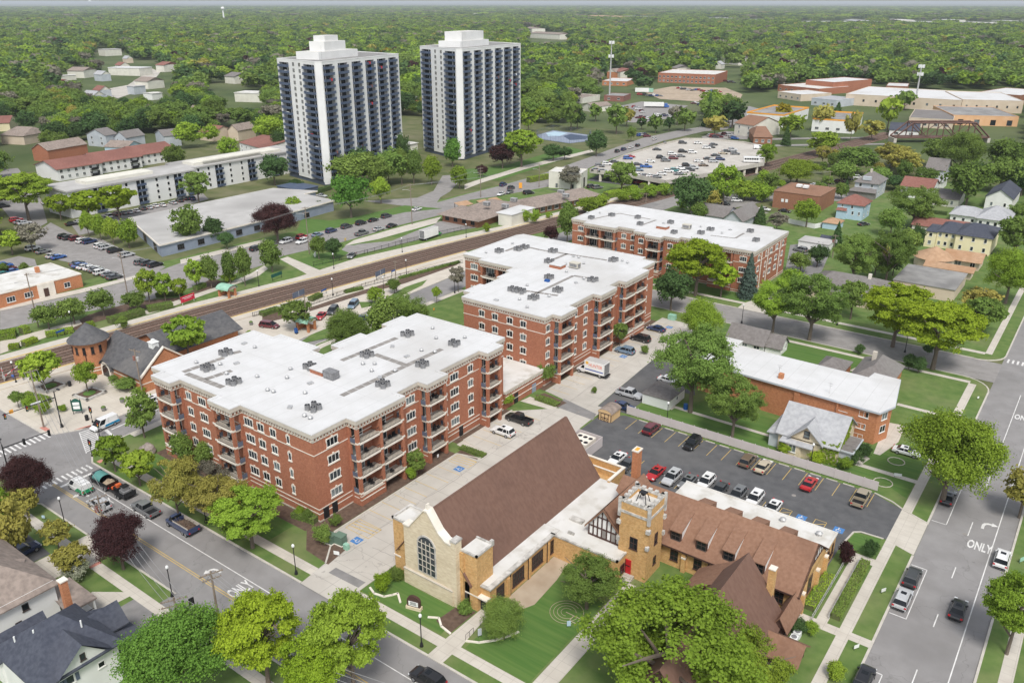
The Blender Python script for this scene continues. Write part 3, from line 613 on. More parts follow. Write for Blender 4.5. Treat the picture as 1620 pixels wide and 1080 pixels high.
def roofgable(mb, x0,x1,y0,y1,z0,z1, axis='x', oh=.4, m=0, mg=1, hip=0., th=.18):
 """gable or hip roof over a rectangle; gable walls go to material mg"""
 if axis=='x':
  yc=(y0+y1)/2; s=(z1-z0)/((y1-y0)/2); ze=z0-s*oh
  a,b=x0-oh,x1+oh; ra,rb_=(a+hip,b-hip)
  if not hip: ra,rb_=a,b
  v=[(a,y0-oh,ze),(b,y0-oh,ze),(b,y1+oh,ze),(a,y1+oh,ze),(ra,yc,z1),(rb_,yc,z1)]
  fs=[(0,1,5,4),(2,3,4,5)]+([(1,2,5),(3,0,4)] if hip else [])
  mb.add(v,fs,m); mb.add([(q[0],q[1],q[2]-th) for q in v],[tuple(reversed(t)) for t in fs],m)
  ed=[(0,1),(1,2),(2,3),(3,0)] if hip else [(0,1),(1,5),(5,2),(2,3),(3,4),(4,0)]
  for i,j in ed: mb.add([v[i],v[j],(v[j][0],v[j][1],v[j][2]-th),(v[i][0],v[i][1],v[i][2]-th)],[(3,2,1,0)],m)
  if not hip:
   for x in (x0+.01,x1-.01): mb.tri((x,y0,z0-.02),(x,y1,z0-.02),(x,yc,z1-.16),mg)
 else:
  xc=(x0+x1)/2; s=(z1-z0)/((x1-x0)/2); ze=z0-s*oh
  a,b=y0-oh,y1+oh; ra,rb_=(a+hip,b-hip) if hip else (a,b)
  v=[(x0-oh,a,ze),(x1+oh,a,ze),(x1+oh,b,ze),(x0-oh,b,ze),(xc,ra,z1),(xc,rb_,z1)]
  fs=[(1,2,5,4),(3,0,4,5)]+([(0,1,4),(2,3,5)] if hip else [])
  mb.add(v,fs,m); mb.add([(q[0],q[1],q[2]-th) for q in v],[tuple(reversed(t)) for t in fs],m)
  ed=[(0,1),(1,2),(2,3),(3,0)] if hip else [(1,2),(2,5),(5,3),(3,0),(0,4),(4,1)]
  for i,j in ed: mb.add([v[i],v[j],(v[j][0],v[j][1],v[j][2]-th),(v[i][0],v[i][1],v[i][2]-th)],[(3,2,1,0)],m)
  if not hip:
   for y in (y0+.01,y1-.01): mb.tri((x0,y,z0-.02),(x1,y,z0-.02),(xc,y,z1-.16),mg)
 return mb
# red brick apartment blocks
def rail_mb(b,f,u0,u1,v,z,side=None,d=0):
 fbox(b,f,u0,u1,v-.03,v+.03,z+1.0,z+1.06,1); fbox(b,f,u0,u1,v-.02,v+.02,z+.12,z+.16,1)
 n=max(2,int((u1-u0)/.28))
 for i in range(n+1): u=u0+(u1-u0)*i/n; fbox(b,f,u-.016,u+.016,v-.016,v+.016,z+.1,z+1.02,1)
def bay(root,off,f,u0,u1,D,fl,htop,H,split=1,side=(1,1),base='solid'):
 """open balcony stack standing D metres out from the wall plane of frame f"""
 b=MB(off); pw=.55
 fbox(b,f,u0,u1,0,D,htop,H-.76); fbox(b,f,u0-.03,u1+.03,0,D+.04,htop-.02,htop+.18,1)
 us=[u0+(u1-u0)*i/split for i in range(split+1)]
 for i,u in enumerate(us):
  a=u if i==0 else (u-pw if i==split else u-pw/2)
  fbox(b,f,a,a+pw,D-.5,D-.002,-.1,htop)
  for z in fl: fbox(b,f,a-.02,a+pw+.02,D-.52,D+.03,z-.06,z+.28,1)
  if 0<i<split: fbox(b,f,a+.15,a+pw-.15,0,D-.5,-.1,htop)
 for i in range(split):
  if base=='solid' or (base=='half' and i==0):
   fbox(b,f,us[i]+pw*.5,us[i+1]-pw*.5,D-.35,D-.05,-.1,fl[0]-.25)
   for z in (fl[0]-.5,fl[0]-1.2): fbox(b,f,us[i]-.02,us[i+1]+.02,D-.3,D+.02,z,z+.16,1)
 for s,u in ((0,u0),(1,u1)):
  a,c=(u,u+.35) if s==0 else (u-.35,u)
  fbox(b,f,a,c,.02,.5,-.1,htop); fbox(b,f,a,c,.5,D-.5,-.1,fl[0]-.25); fbox(b,f,a-.02,c+.02,.5,D-.5,fl[0]-.9,fl[0]-.75,1)
 b.build('balcony_bay',[M['brick'],M['trim']],root)
 for k,z in enumerate(fl):
  for i in range(split):
   a,c=us[i]+.02,us[i+1]-.02; q=MB(off)
   fbox(q,f,a,c,.0,D-.06,z-.24,z); fbox(q,f,us[i]+pw*.8,us[i+1]-pw*.8,D-.06,D+.05,z-.26,z+.02,2)
   rail_mb(q,f,us[i]+pw*.7,us[i+1]-pw*.7,D-.12,z)
   for s,u in ((0,u0),(1,u1)):
    if (s==0 and i==0) or (s==1 and i==split-1):
     fbox(q,f,u-.03 if s==0 else u-.0,u+.0 if s==0 else u+.03,.5,D-.5,z+1.0,z+1.06,1)
     fbox(q,f,u-.03 if s==0 else u,u if s==0 else u+.03,.5,D-.5,z+.1,z+.9,3)
   for t in range(rng.choice([0,1,2,3])):
    uu=rng.uniform(a+.9,c-.9) if c-a>2 else (a+c)/2; vv=rng.uniform(.5,D-.7); s=rng.uniform(.2,.35)
    fbox(q,f,uu-s,uu+s,vv-s,vv+s,z+.38,z+.46,1); fbox(q,f,uu-s,uu+s,vv-s,vv-s+.07,z+.02,z+rng.uniform(.7,1.0),1)
   q.build('balcony',[M['tan'],M['black'],M['trim'],M['balcd']],root)
   w=min(2.5,(c-a)*.52);
   window(root,off,f,a+.55+w/2,z+.06,w,2.15,'metalw',v=.01,name='balcony_door',glass=rng.choice(['glass','glassd','glassl']))
def brick_block(name,label,cat,origin,wall,roof,H,bands,hole=None,zb=.35):
 root=empty(name,origin); tag(root,label,cat,'red brick apartment blocks with white roofs'); off=origin
 b=MB(off); b.prism(wall,-.1,H-.05,0); b.prism(offset(wall,.05),-.1,zb,1); b.build('wall',[M['brick'],M['tan']],root)
 b=MB(off)
 for z,t in bands: b.prism(offset(wall,.045),z,z+t,0)
 b.build('stone_band',M['trim'],root)
 c=MB(off); co=offset(roof,.30); c.prism(co,H-.62,H,0); c.prism(offset(roof,.15),H-.80,H-.62,0)
 n=len(roof)
 rp=offset(roof,0.)
 for i in range(n):
  p,q=Vector(rp[i]),Vector(rp[(i+1)%n]); d=q-p; L=d.length
  if L<.6: continue
  d/=L; nv=Vector((d.y,-d.x))
  if nv.dot(Vector((.5,-1)))<-.2 and L>8: continue
  k=max(1,int(L/.62))
  for j in range(k+1):
   c_=p+d*(L*j/k)+nv*.10; c.obox((c_.x,c_.y),(d.x,d.y),(-d.y,d.x),.13,.12,H-1.14,H-.80)
 c.build('cornice',M['tan'],root)
 r=MB(off); ro=offset(roof,.26); r.prism(ro,H,H+.02);
 r.build('roof',M['tpo'],root)
 u=MB(off)
 e0,e1=offset(roof,.28),offset(roof,-.25)
 for i in range(n): u.prism([e0[i],e0[(i+1)%n],e1[(i+1)%n],e1[i]],H+.02,H+.16)
 u.build('parapet',M['tpo'],root)
 return root
def pads(root,off,lst,z,w=.55):
 for a,c in lst:
  b=MB(off)
  d=Vector((c[0]-a[0],c[1]-a[1])); L=d.length; d/=L; n=max(1,int(L/1.6))
  for i in range(n):
   t=(i+.5)/n; q=Vector(a)+d*(L*t); b.obox((q.x,q.y),(d.x,d.y),(-d.y,d.x),L/n/2-.07,w,z,z+.03)
  b.build('walkway_pad',M['pad'],root)
_cond=MB().cyl((0,0),.46,.46,.12,.95,12).cyl((0,0),.40,.36,.95,1.0,12,1).box(-.42,.42,-.42,.42,0,.12,2)
_cond.cyl((0,0),.12,.12,1.0,1.03,8,2)
_condm=_cond.mesh('condenser',[M['hvac'],M['black'],M['metal']])
_ventm=MB().cyl((0,0),.16,.16,0,.35,8).cyl((0,0),.42,.12,.35,.62,10).mesh('roof_vent',M['metal'])
_ventm2=MB().box(-.45,.45,-.3,.3,.0,.22).box(-.5,.5,-.35,.35,.22,.3).mesh('roof_vent',M['metal'])
def cluster(where,pts,n=4,sp=1.15,box=False,grp=None):
 for i,(x,y,z) in enumerate(pts):
  for k in range(n):
   dx,dy=((k%2)-.5)*sp+rng.uniform(-.12,.12),((k//2)-.5)*sp+rng.uniform(-.12,.12)
   o=link('condenser_unit',_condm,None,(x+dx,y+dy,z),rng.uniform(0,1))
   tag(o,'round grey condenser, %s cluster from the left on the %s'%(ORD[i],where),'condenser','condensers on the %s, cluster %d'%(where,i+1))
ORD=['first','second','third','fourth','fifth','sixth','seventh','eighth','ninth','tenth','eleventh','twelfth']
def vents(where,pts):
 for i,(x,y,z) in enumerate(pts):
  o=link('roof_vent',_ventm if i%4 else _ventm2,None,(x,y,z),rng.uniform(0,3)); tag(o,'small grey metal vent on the white %s'%where,'roof vent','vents on the '+where)
def clabel(where,pts):   # clusters sorted from the photo's left
 return sorted(pts,key=lambda q:proj(*q)[0])
H=15.5; FL=[2.3,5.25,8.25,11.3]; SILL=[3.25,6.2,9.2,12.15]; BD=[(14.05,.2),(11.75,.14),(2.25,.15),(1.45,.15)]
# front block
A0=(-88.3,69.9,0)
wallA=[(-129.6,69.9),(-88.3,69.9),(-88.3,117.3),(-110.4,117.3),(-110.4,114.2),(-111.7,114.2),(-111.7,108.9),(-110.0,108.9),(-110.0,102.5),(-111.7,102.5),(-111.7,95.5),(-109.4,95.5),(-109.4,91.1),(-113.2,91.1),(-113.2,93.0),(-123.7,93.0),(-123.7,91.2),(-129.6,91.2)]
roofA=[(-129.6,69.9),(-126.5,69.9),(-126.5,67.9),(-121.5,67.9),(-121.5,69.9),(-110.5,69.9),(-110.5,67.9),(-105.2,67.9),(-105.2,69.9),(-88.3,69.9),(-88.3,76.8),(-86.2,76.8),(-86.2,87.3),(-88.3,87.3),(-88.3,93.2),(-86.2,93.2),(-86.2,98.1),(-88.3,98.1),(-88.3,109.8),(-86.2,109.8),(-86.2,114.0),(-88.3,114.0)]+wallA[2:]
RA=brick_block('apartment_block','long red brick apartment block nearest the camera with an L shaped white roof','apartment block',A0,wallA,roofA,H,BD)
fA,eA=S_(69.9),E_(-88.3)
bay(RA,A0,fA,-126.5,-121.5,2.0,FL,14.0,H); bay(RA,A0,fA,-110.5,-105.2,2.0,FL,14.0,H)
bay(RA,A0,eA,76.8,87.3,2.1,FL,14.0,H,2,base='half'); bay(RA,A0,eA,93.2,98.1,2.1,FL,14.0,H,base='none'); bay(RA,A0,eA,109.8,114.0,2.1,FL,14.0,H,base='none')
for z in SILL:
 for u,w in ((-119.8,1.4),(-116.0,2.0),(-112.3,1.3),(-103.6,2.1),(-100.6,1.5),(-97.6,1.35),(-94.0,.65)): window(RA,A0,fA,u,z,w,1.35,'stone')
 for u,w in ((73.6,2.2),(91.1,2.1),(102.6,2.2),(107.2,1.4)): window(RA,A0,eA,u,z,w,1.35,'stone')
 for u,w in ((100.2,.6),): window(RA,A0,eA,u,z,w,1.2,'stone')
b=MB(A0)
for u in (71.2,73.0,104.2): fbox(b,eA,u-.55,u+.55,0,.06,.2,2.2)
b.build('service_door',M['black'],RA)
pads(RA,A0,[(g('a1',320,480,H),g('a1',670,355,H)),(g('a1',350,490,H),g('a1',665,610,H)),(g('a1',510,540,H),g('a1',740,465,H)),(g('a1',740,320,H),g('a1',820,300,H)),(g('a3',0,435,H),g('a3',475,240,H)),(g('a3',0,735,H),g('a3',860,335,H)),(g('a3',285,380,H),g('a3',540,470,H))],H+.02)
cA=clabel('',[(*g(t,x,y,H),H+.03) for t,x,y in (('a1',690,330),('a1',530,460),('a1',760,580),('a1',1405,450),('a1',1440,800),('a3',220,400),('a3',565,225),('a3',965,305),('a3',690,485),('a3',360,655))])
cluster('front brick block roof',cA)
vents('roof of the front red brick block',[(*g(t,x,y,H),H+.03) for t,x,y in (('a1',845,240),('a1',935,275),('a1',435,405),('a1',640,420),('a1',780,410),('a1',955,525),('a1',1240,460),('a1',1210,535),('a1',1410,580),('a1',1045,640),('a1',1095,655),('a1',1365,665),('a1',1235,785),('a1',695,500),('a1',1360,860),('a1',1410,880),('a3',435,320),('a3',780,165),('a3',810,250),('a3',1055,245),('a3',560,405),('a3',285,470),('a3',185,470),('a3',260,530),('a3',330,585),('a3',460,530),('a3',800,370),('a3',685,355))])
def bulkhead(name,label,x,y,z,rz=0):
 t=empty(name,(x,y,z)); tag(t,label,'roof hatch'); MB().box(-1.6,1.6,-1.2,1.2,0,.75).build('wall',M['brick'],t); MB().box(-1.7,1.7,-1.3,1.3,.75,.95).build('cap',M['tpo'],t)
def rtu(label,x,y,z,m='beigemetal'):
 t=empty('rooftop_unit',(x,y,z)); tag(t,label,'rooftop unit'); MB().box(-1.2,1.2,-.8,.8,.25,1.35).box(-1.25,1.25,-.85,.85,1.35,1.42).build('cabinet',M[m],t)
 MB().box(-1.1,1.1,-.7,.7,0,.25).build('curb',M['hvac'],t); q=MB().box(1.2,1.24,-.6,.6,.4,1.2); q.box(-1.0,1.0,-.84,-.8,.45,1.2); q.build('louvre',M['hvac'],t)
bulkhead('roof_hatch','white capped brick hatch on the front red brick roof',*g('a1',1505,480,H),H+.02); rtu('grey rooftop unit behind the hatch on the front red brick roof',*g('a1',1590,530,H),H+.02,'hvac')
# middle block
B0=(-88.1,131.3,0)
wallB=[(-109.6,131.3),(-88.1,131.3),(-88.1,179.3),(-92,179.3),(-92,181.4),(-129.3,181.4),(-130.2,179.6),(-130.2,157.0),(-113.0,157.0),(-113.0,152.0),(-111.8,152.0),(-111.8,146.8),(-110.6,146.8),(-110.6,140.),(-111.8,140.),(-111.8,134.6),(-109.6,134.6)]
roofB=[(-109.6,131.3),(-88.1,131.3),(-88.1,134.0),(-86.0,134.0),(-86.0,139.5),(-88.1,139.5),(-88.1,150),(-86,150),(-86,156.4),(-88.1,156.4),(-88.1,161.5),(-86.2,161.5),(-86.2,172.2),(-88.3,172.2),(-88.3,179.3)]+wallB[3:7]+[(-130.2,157.0),(-123.9,157.0),(-123.9,155.3),(-113.0,155.3)]+wallB[9:]
RB=brick_block('apartment_block','red brick apartment block in the middle with a white roof and a notched railway side','apartment block',B0,wallB,roofB,H,BD)
fB,eB,fB2=S_(131.3),E_(-88.1),S_(157.0)
bay(RB,B0,eB,134.0,139.5,2.1,FL,14.0,H,base='none'); bay(RB,B0,eB,150,156.4,2.1,FL,14.0,H,base='none'); bay(RB,B0,eB,161.5,172.2,1.9,FL,14.0,H,2); bay(RB,B0,fB2,-123.9,-113.6,1.7,FL,14.0,H,2)
for z in SILL:
 for px in (208,310,425,530): window(RB,B0,fB,onY('b',px,650,131.3)[0],z,1.45,1.35,'stone')
 for u,w in ((132.4,1.3),(142.6,2.1),(147.2,1.4),(158.8,1.4),(175.5,1.3)): window(RB,B0,eB,u,z,w,1.35,'stone')
 window(RB,B0,fB2,-127.2,z,2.2,1.35,'stone')
pads(RB,B0,[(g('b',615,470,H),g('b',920,325,H)),(g('b',920,325,H),g('b',1100,355,H)),(g('b',530,440,H),g('b',800,480,H)),(g('b',660,125,H),g('b',1180,205,H)),(g('b',750,205,H),g('b',870,155,H)),(g('b',390,135,H),g('b',510,90,H)),(g('b',510,90,H),g('b',660,125,H))],H+.02,.45)
cluster('middle brick block roof',clabel('',[(*g('b',x,y,H),H+.03) for x,y in ((340,145),(490,130),(540,115),(760,145),(730,225),(1230,215),(730,350),(450,445),(510,460),(800,450),(1070,370),(610,510))]),n=4)
vents('roof of the middle red brick block',[(*g('b',x,y,H),H+.03) for x,y in ((320,520),(560,575),(560,405),(500,515),(940,385),(1000,355),(865,300),(1000,235),(920,180),(960,190),(1300,215),(1340,230),(445,80),(240,150),(730,490),(860,240))])
bulkhead('roof_hatch','white capped brick hatch on the middle red brick roof',*g('b',795,260,H),H+.02); rtu('beige rooftop unit near the hatch on the middle red brick roof',*g('b',930,265,H),H+.02)
o=tag(MB().box(-.6,.6,-.4,.4,0,.35).box(-.5,.5,-.3,.3,.35,.5).build('tarpaulin',M['blue']),'blue tarpaulin bundle among the condensers on the middle red roof','tarpaulin'); o.location=(*g('b',715,370,H),H+.02)
# rear block
HC=12.5; C0=(-81.,213.,0)
wallC=[(-134.7,215.3),(-81.,215.3),(-81,213.4),(-75.2,213.4),(-75.2,239.2),(-80.5,239.2),(-80.5,241),(-132,241),(-134.7,239)]
roofC=[(-134.7,215.3),(-128.8,215.3),(-128.8,213.0),(-118.3,213.0),(-118.3,215.3),(-111.8,215.3),(-111.8,213.4),(-107.0,213.4),(-107,211.2),(-102.4,211.2),(-102.4,213.4),(-98,213.4),(-98,215.3),(-88.,215.3),(-88,213.2),(-81,213.2)]+wallC[3:]
FC=[.9,3.75,6.6,9.0][:3]+[9.45][:0];
RC=brick_block('apartment_block','red brick apartment block at the back behind the blue spruce','apartment block',C0,wallC,roofC,HC,[(11.0,.18),(8.75,.14),(.75,.15)])
fC,eC=S_(215.3),E_(-75.2)
FC3=[2.3,5.15,8.3];
bay(RC,C0,fC,-128.8,-118.3,2.2,FC3,11.0,HC,2); bay(RC,C0,fC,-107,-102.4,4.1,FC3,11.0,HC,1); bay(RC,C0,fC,-88,-81.2,2.0,FC3,11.0,HC,1)
bq=MB(C0); fbox(bq,fC,-111.8,-107.02,0,1.85,-.1,HC-.7); fbox(bq,fC,-102.38,-98,0,1.85,-.1,HC-.7); bq.build('wall',M['brick'],RC)
for z in (3.2,6.1,9.2):
 for u,w in ((-131.6,1.9),(-116.4,1.5),(-113.2,1.5),(-95.6,1.5),(-91.5,1.9)): window(RC,C0,fC,u,z,w,1.3,'stone')
 for u in (-109.6,-100.2): window(RC,C0,fC,u,z,1.5,1.3,'stone',v=1.86)
 for u,w in ((217,1.4),(222.5,.7),(226.5,1.9),(231,1.9),(236,1.4)): window(RC,C0,eC,u,z,w,1.3,'stone')
 window(RC,C0,S_(213.4),-78.2,z,1.9,1.3,'stone')
bq=MB(C0)
for u in (219.3,224.2,234):
 for k in range(26): fbox(bq,eC,u-.25-(k%2)*.12,u+.25+(k%2)*.12,0,.05,.6+k*.42,.98+k*.42)
bq.build('quoin',M['trim'],RC)
cluster('rear brick block roof',clabel('',[(*g('c',x,y,HC),HC+.03) for x,y in ((195,158),(335,140),(515,155),(530,200),(740,190),(760,258),(1010,238),(1285,250),(1320,312),(945,262))]),n=4,sp=.95)
vents('roof of the rear red brick block',[(*g('c',x,y,HC),HC+.03) for x,y in ((1145,235),(945,215),(1090,258),(255,120),(690,190),(170,120))])
pads(RC,C0,[(g('c',200,160,HC),g('c',390,120,HC)),(g('c',390,120,HC),g('c',600,160,HC)),(g('c',540,200,HC),g('c',640,165,HC)),(g('c',1010,270,HC),g('c',1180,290,HC)),(g('c',1180,290,HC),g('c',1240,255,HC))],HC+.02,.35)
rtu('beige rooftop unit with a pointed cap on the rear red brick roof',*g('c',848,225,HC),HC+.02); bulkhead('roof_hatch','brick hatch on the rear red brick roof',*g('c',685,222,HC),HC+.02)
tag(MB((*g('c',415,160,HC),HC)).flat([(g('c',415,160,HC)[0]+dx,g('c',415,160,HC)[1]+dy) for dx,dy in ((-4,-1),(0,-1.6),(4,-.6),(2.6,.2),(3.6,1.2),(-1,1.6),(-3.6,1.2),(-2.6,.3))],HC+.035).build('roof_patch',M['shred'],RC))
# low garage link between front and middle blocks
L0=(-88.2,118,0)
wl=[(-98.5,117.6),(-88.2,117.6),(-88.2,131.0),(-98.5,131.0)]
RL=empty('garage_link',L0); tag(RL,'low white roofed brick link between the front and middle apartment blocks','link building')
MB(L0).prism(wl,-.1,4.0).build('wall',M['brick'],RL); MB(L0).prism(offset(wl,.2),3.55,4.05).build('cornice',M['tan'],RL); MB(L0).prism(offset(wl,.15),4.05,4.08).build('roof',M['tpo2'],RL)
b=MB(L0); b.box(-88.25,-88.1,117.8,130.9,2.6,2.75); b.box(-88.25,-88.1,117.8,130.9,1.3,1.42)
for k in range(24): b.box(-88.2,-88.02,117.9+k*.54,118.1+k*.54,3.25,3.55)
b.build('stone_band',M['trim'],RL)
MB(L0).box(-88.25,-88.12,120.8,122.1,.1,2.3).build('door',M['black'],RL); MB(L0).box(-88.25,-88.12,127.0,128.4,.1,2.0).build('vent_panel',M['bluewall'],RL)
# church
O=(-63.6,67.4,0); CH=empty('church',O); tag(CH,'buff brick and stone church with steep brown roofs and a square castle topped tower','church')
def cm(name,mb,mats,par=None): return mb.build(name,[M[x] for x in mats] if isinstance(mats,(list,tuple)) else M[mats],par or CH)
cm('nave_wall',MB(O).box(-69.6,-57.2,68.4,101.3,-.1,4.3),'ybrick')
b=MB(O); roofgable(b,-70,-57,68.3,101.2,4.2,13.0,'y',.25,0,1); b.box(-63.75,-63.45,68.2,101.3,12.82,13.02,0); cm('nave_roof',b,('shbrown','ybrick'))
def xzslab(mb,pts,y0,y1,m=0):       # polygon in x,z extruded along y
 n=len(pts); v=[(x,y0,z) for x,z in pts]+[(x,y1,z) for x,z in pts]
 mb.add(v,[tuple(range(n)),tuple(reversed(range(n,2*n)))]+[(i,n+i,n+(i+1)%n,(i+1)%n) for i in range(n)],m); return mb
def yzslab(mb,pts,x0,x1,m=0):
 n=len(pts); v=[(x0,y,z) for y,z in pts]+[(x1,y,z) for y,z in pts]
 mb.add(v,[tuple(reversed(range(n))),tuple(range(n,2*n))]+[((i+1)%n,n+(i+1)%n,n+i,i) for i in range(n)],m); return mb
fac=[(-67.8,-.1),(-59.3,-.1),(-59.3,9.7),(-60.3,9.8),(-61.5,10.7),(-63.3,13.2),(-63.9,13.2),(-66.7,9.6),(-67.8,9.6)]
cm('stone_facade',xzslab(MB(O),fac,67.4,68.35),'stone'); cm('stone_plinth',MB(O).box(-67.95,-59.15,67.2,67.5,-.1,2.45).box(-67.98,-59.12,67.12,67.5,2.45,2.62,1),('stone','tan'))
cp=MB(O)
for a,c in zip(fac[2:],fac[3:]):
 xzslab(cp,[a,c,(c[0],c[1]+.22),(a[0],a[1]+.22)][::-1],67.25,68.55)
xzslab(cp,[(-63.85,13.3),(-63.35,13.3),(-63.5,14.2),(-63.7,14.2)],67.6,68.1); cm('coping',cp,'trim')
cm('buttress',MB(O).box(-59.3,-58.5,67.3,68.5,-.1,10.4).box(-59.4,-58.4,67.2,68.6,10.4,10.65,1),('stone','grst'))
b=MB(O); wx0,wx1,wz0=-65.1,-62.25,3.4
arch=[(wx0,wz0),(wx1,wz0),(wx1,7.7)]+[(-63.675+1.425*math.cos(R_(a))*1.0,7.7+1.45*math.sin(R_(a))) for a in range(15,180,15)]+[(wx0,7.7)]
big=[(-63.675+(x+63.675)*1.16,6.2+(z-6.2)*1.08) for x,z in arch]
GW=cm('great_window',xzslab(b,big,67.3,67.42),'grst'); xzslab(MB(O),arch,67.25,67.31).build('pane',M['glass'],GW)
b=MB(O)
for x in (-64.4,-63.675,-62.95): b.box(x-.06,x+.06,67.19,67.27,wz0,8.6)
for z in (4.35,5.3,6.25,7.2,8.1): b.box(wx0,wx1,67.2,67.27,z-.05,z+.05)
b.build('tracery',M['tan'],GW)
cm('side_block',MB(O).box(-71,-67.8,68.6,72.2,-.1,8.6).box(-71.1,-67.75,68.5,72.3,2.5,2.7,2).box(-71.1,-67.75,68.5,68.75,8.6,8.95,1).box(-71.1,-70.8,68.5,72.3,8.6,8.95,1).box(-70.8,-67.8,72.0,72.3,8.6,8.95,1).box(-70.8,-67.85,68.75,72.0,8.6,8.66,3),('ybrick','grst','trim','tpo2'))
b=MB(O).box(-58.5,-55.9,68.4,71.8,-.1,8.7).box(-59.0,-58.0,68.05,68.5,-.1,8.6).box(-58.6,-55.8,68.3,68.55,8.7,9.0,1).box(-56.1,-55.8,68.3,71.9,8.7,9.0,1).box(-58.6,-55.8,71.65,71.9,8.7,9.0,1).box(-58.6,-56.1,68.5,71.7,8.7,8.78,2).box(-56.2,-55.75,71.5,71.95,8.7,9.5,1)
cm('side_block',b,('ybrick','grst','tpo2'))
b=MB(O).box(-57.1,-54.4,69.2,85.4,-.1,3.75).box(-57.2,-54.2,69.0,85.6,3.75,3.98,1).box(-57.1,-54.9,69.4,85.5,3.98,4.02,2).box(-59.0,-54.35,68.35,69.3,2.35,2.55,3)
for y in (73.2,78.0,82.7): b.box(-54.4,-54.2,y-.3,y+.3,-.1,3.2)
cm('aisle',b,('ybrick','grst','tpo2','trim'))
fe=E_(-54.4)
for u,w in ((71.4,1.7),(75.5,2.7),(80.1,2.7),(84.2,1.6)): window(CH,O,fe,u,.95,w,2.2,'brown',glass='glassd')
b=MB(O)
for y in (73.55,77.7,82.4): b.box(-54.3,-54.2,y-.05,y+.05,0,3.8)
cm('downspout',b,'black')
d=cm('entrance_door',MB(O).box(-56.5,-55.1,69.05,69.22,.1,2.3),'black'); MB(O).box(-56.4,-55.85,69.02,69.06,.3,2.15).box(-55.75,-55.2,69.02,69.06,.3,2.15).build('pane',M['glass'],d)
window(CH,O,S_(68.4),-57.9,1.1,.75,1.2,'dark',v=.05,glass='glass')
cm('flat_link',MB(O).box(-55.6,-43.9,84.2,101.5,-.1,3.7).box(-55.4,-43.8,84.1,84.4,3.7,3.98,2).box(-44.1,-43.8,84.1,88.4,3.7,3.98,2).box(-57.0,-43.85,84.4,101.4,3.7,3.9,1),('ybrick','tpo2','grst'))
cm('roof_vent',MB(O).box(-54.6,-52.4,88.6,89.6,3.9,4.25).box(-52.9,-51.9,85.6,85.9,3.9,4.3),'grst')
window(CH,O,E_(-43.8),85.6,1.2,1.1,1.4,'brown',glass='glassd')
b=MB(O).box(-62.4,-55,102.4,106.1,-.1,3.0).box(-62.4,-54.9,105.8,106.15,3.0,4.2).box(-62.5,-54.8,105.75,106.2,4.2,4.34,1).box(-55.25,-54.9,101,105.8,3.0,4.2).box(-55.3,-54.8,101,105.75,4.2,4.34,1).box(-62.4,-55.4,103.9,104.1,3.0,4.0).box(-62.4,-55.4,103.85,104.15,4.0,4.12,1)
cm('terrace_wall',b,('ybrick','trim'))
c=cm('chimney',MB(O).box(-51.3,-50.35,101.3,102.7,-.1,10.8),'brick2'); MB(O).box(-51.4,-50.25,101.2,102.8,10.8,11.0).build('cap',M['trim'],c); MB(O).box(-51.1,-50.5,101.5,102.5,10.98,11.03).build('flue',M['orange'],c)
gx,gz=-48.0,9.2
b=MB(O); L_,Rr=(-50.9,5.5),(-43.1,3.9)
b.add([(L_[0],87.0,L_[1]),(gx,87.0,gz),(gx,99,gz),(L_[0],99,L_[1])],[(3,2,1,0)]); b.add([(Rr[0],87.0,Rr[1]),(gx,87.0,gz),(gx,99,gz),(Rr[0],99,Rr[1])],[(0,3,2,1)][0:0]+[(0,3,2,1)])
for a,c in ((L_,(gx,gz)),((gx,gz),Rr)):
 xzslab(b,[a,c,(c[0],c[1]-.35),(a[0],a[1]-.35)],86.9,87.25)
xzslab(b,[L_,(gx,gz),(gx,gz-.2),(L_[0],L_[1]-.2)],87.25,99); xzslab(b,[(gx,gz-.02),Rr,(Rr[0],Rr[1]-.2),(gx,gz-.22)],87.25,99)
cm('gable_roof',b,'shbrown2')
GT=cm('gable_wall',xzslab(MB(O),[(-50.5,3.9),(-43.9,3.9),(-43.6,4.1),(gx,8.8),(-50.5,5.6)],87.4,87.7),'white')
b=MB(O)
for x,zt in ((-50.4,5.7),(-49.7,6.5),(-49.0,7.4),(-48.3,8.3),(-47.5,8.2),(-46.8,7.4),(-46.0,6.5),(-45.2,5.6),(-44.5,4.9)): b.box(x-.09,x+.09,87.3,87.42,3.95,zt)
b.box(-50.5,-43.8,87.28,87.42,3.9,4.15); b.box(-50.2,-45.2,87.29,87.42,5.5,5.68); b.box(-48.9,-47.0,87.29,87.42,7.3,7.45)
b.build('timber_frame',M['dkbrown'],GT); MB(O).box(-48.25,-47.55,87.33,87.41,4.2,5.5).box(-46.75,-46.05,87.33,87.41,4.2,5.5).build('louvre',M['pad'],GT)
cm('wing_wall',MB(O).box(-50.3,-44.0,87.7,98.9,3.6,3.95).box(-50.45,-50.2,87.7,99,3.9,5.6),'ybrick')
b=MB(O).box(-45.2,-40.8,86.7,91.3,-.1,11.3).box(-45.3,-40.7,86.6,91.4,10.25,10.65,1)
T_=[(-45.2,-44.75,86.7,91.3),(-41.25,-40.8,86.7,91.3),(-44.75,-41.25,86.7,87.15),(-44.75,-41.25,90.85,91.3)]
for q in T_: b.box(*q,11.3,11.85); b.box(q[0]-.04,q[1]+.04,q[2]-.04,q[3]+.04,11.85,12.0,1)
for k in range(5):
 t=k/4
 for x,y in ((-45.0+4*t,86.92),(-45.0+4*t,91.08),(-44.98,86.9+4.2*t),(-41.02,86.9+4.2*t)): b.box(x-.26,x+.26,y-.26,y+.26,12.0,12.4,1)
b.box(-44.75,-41.25,87.15,90.85,11.3,11.36,2)
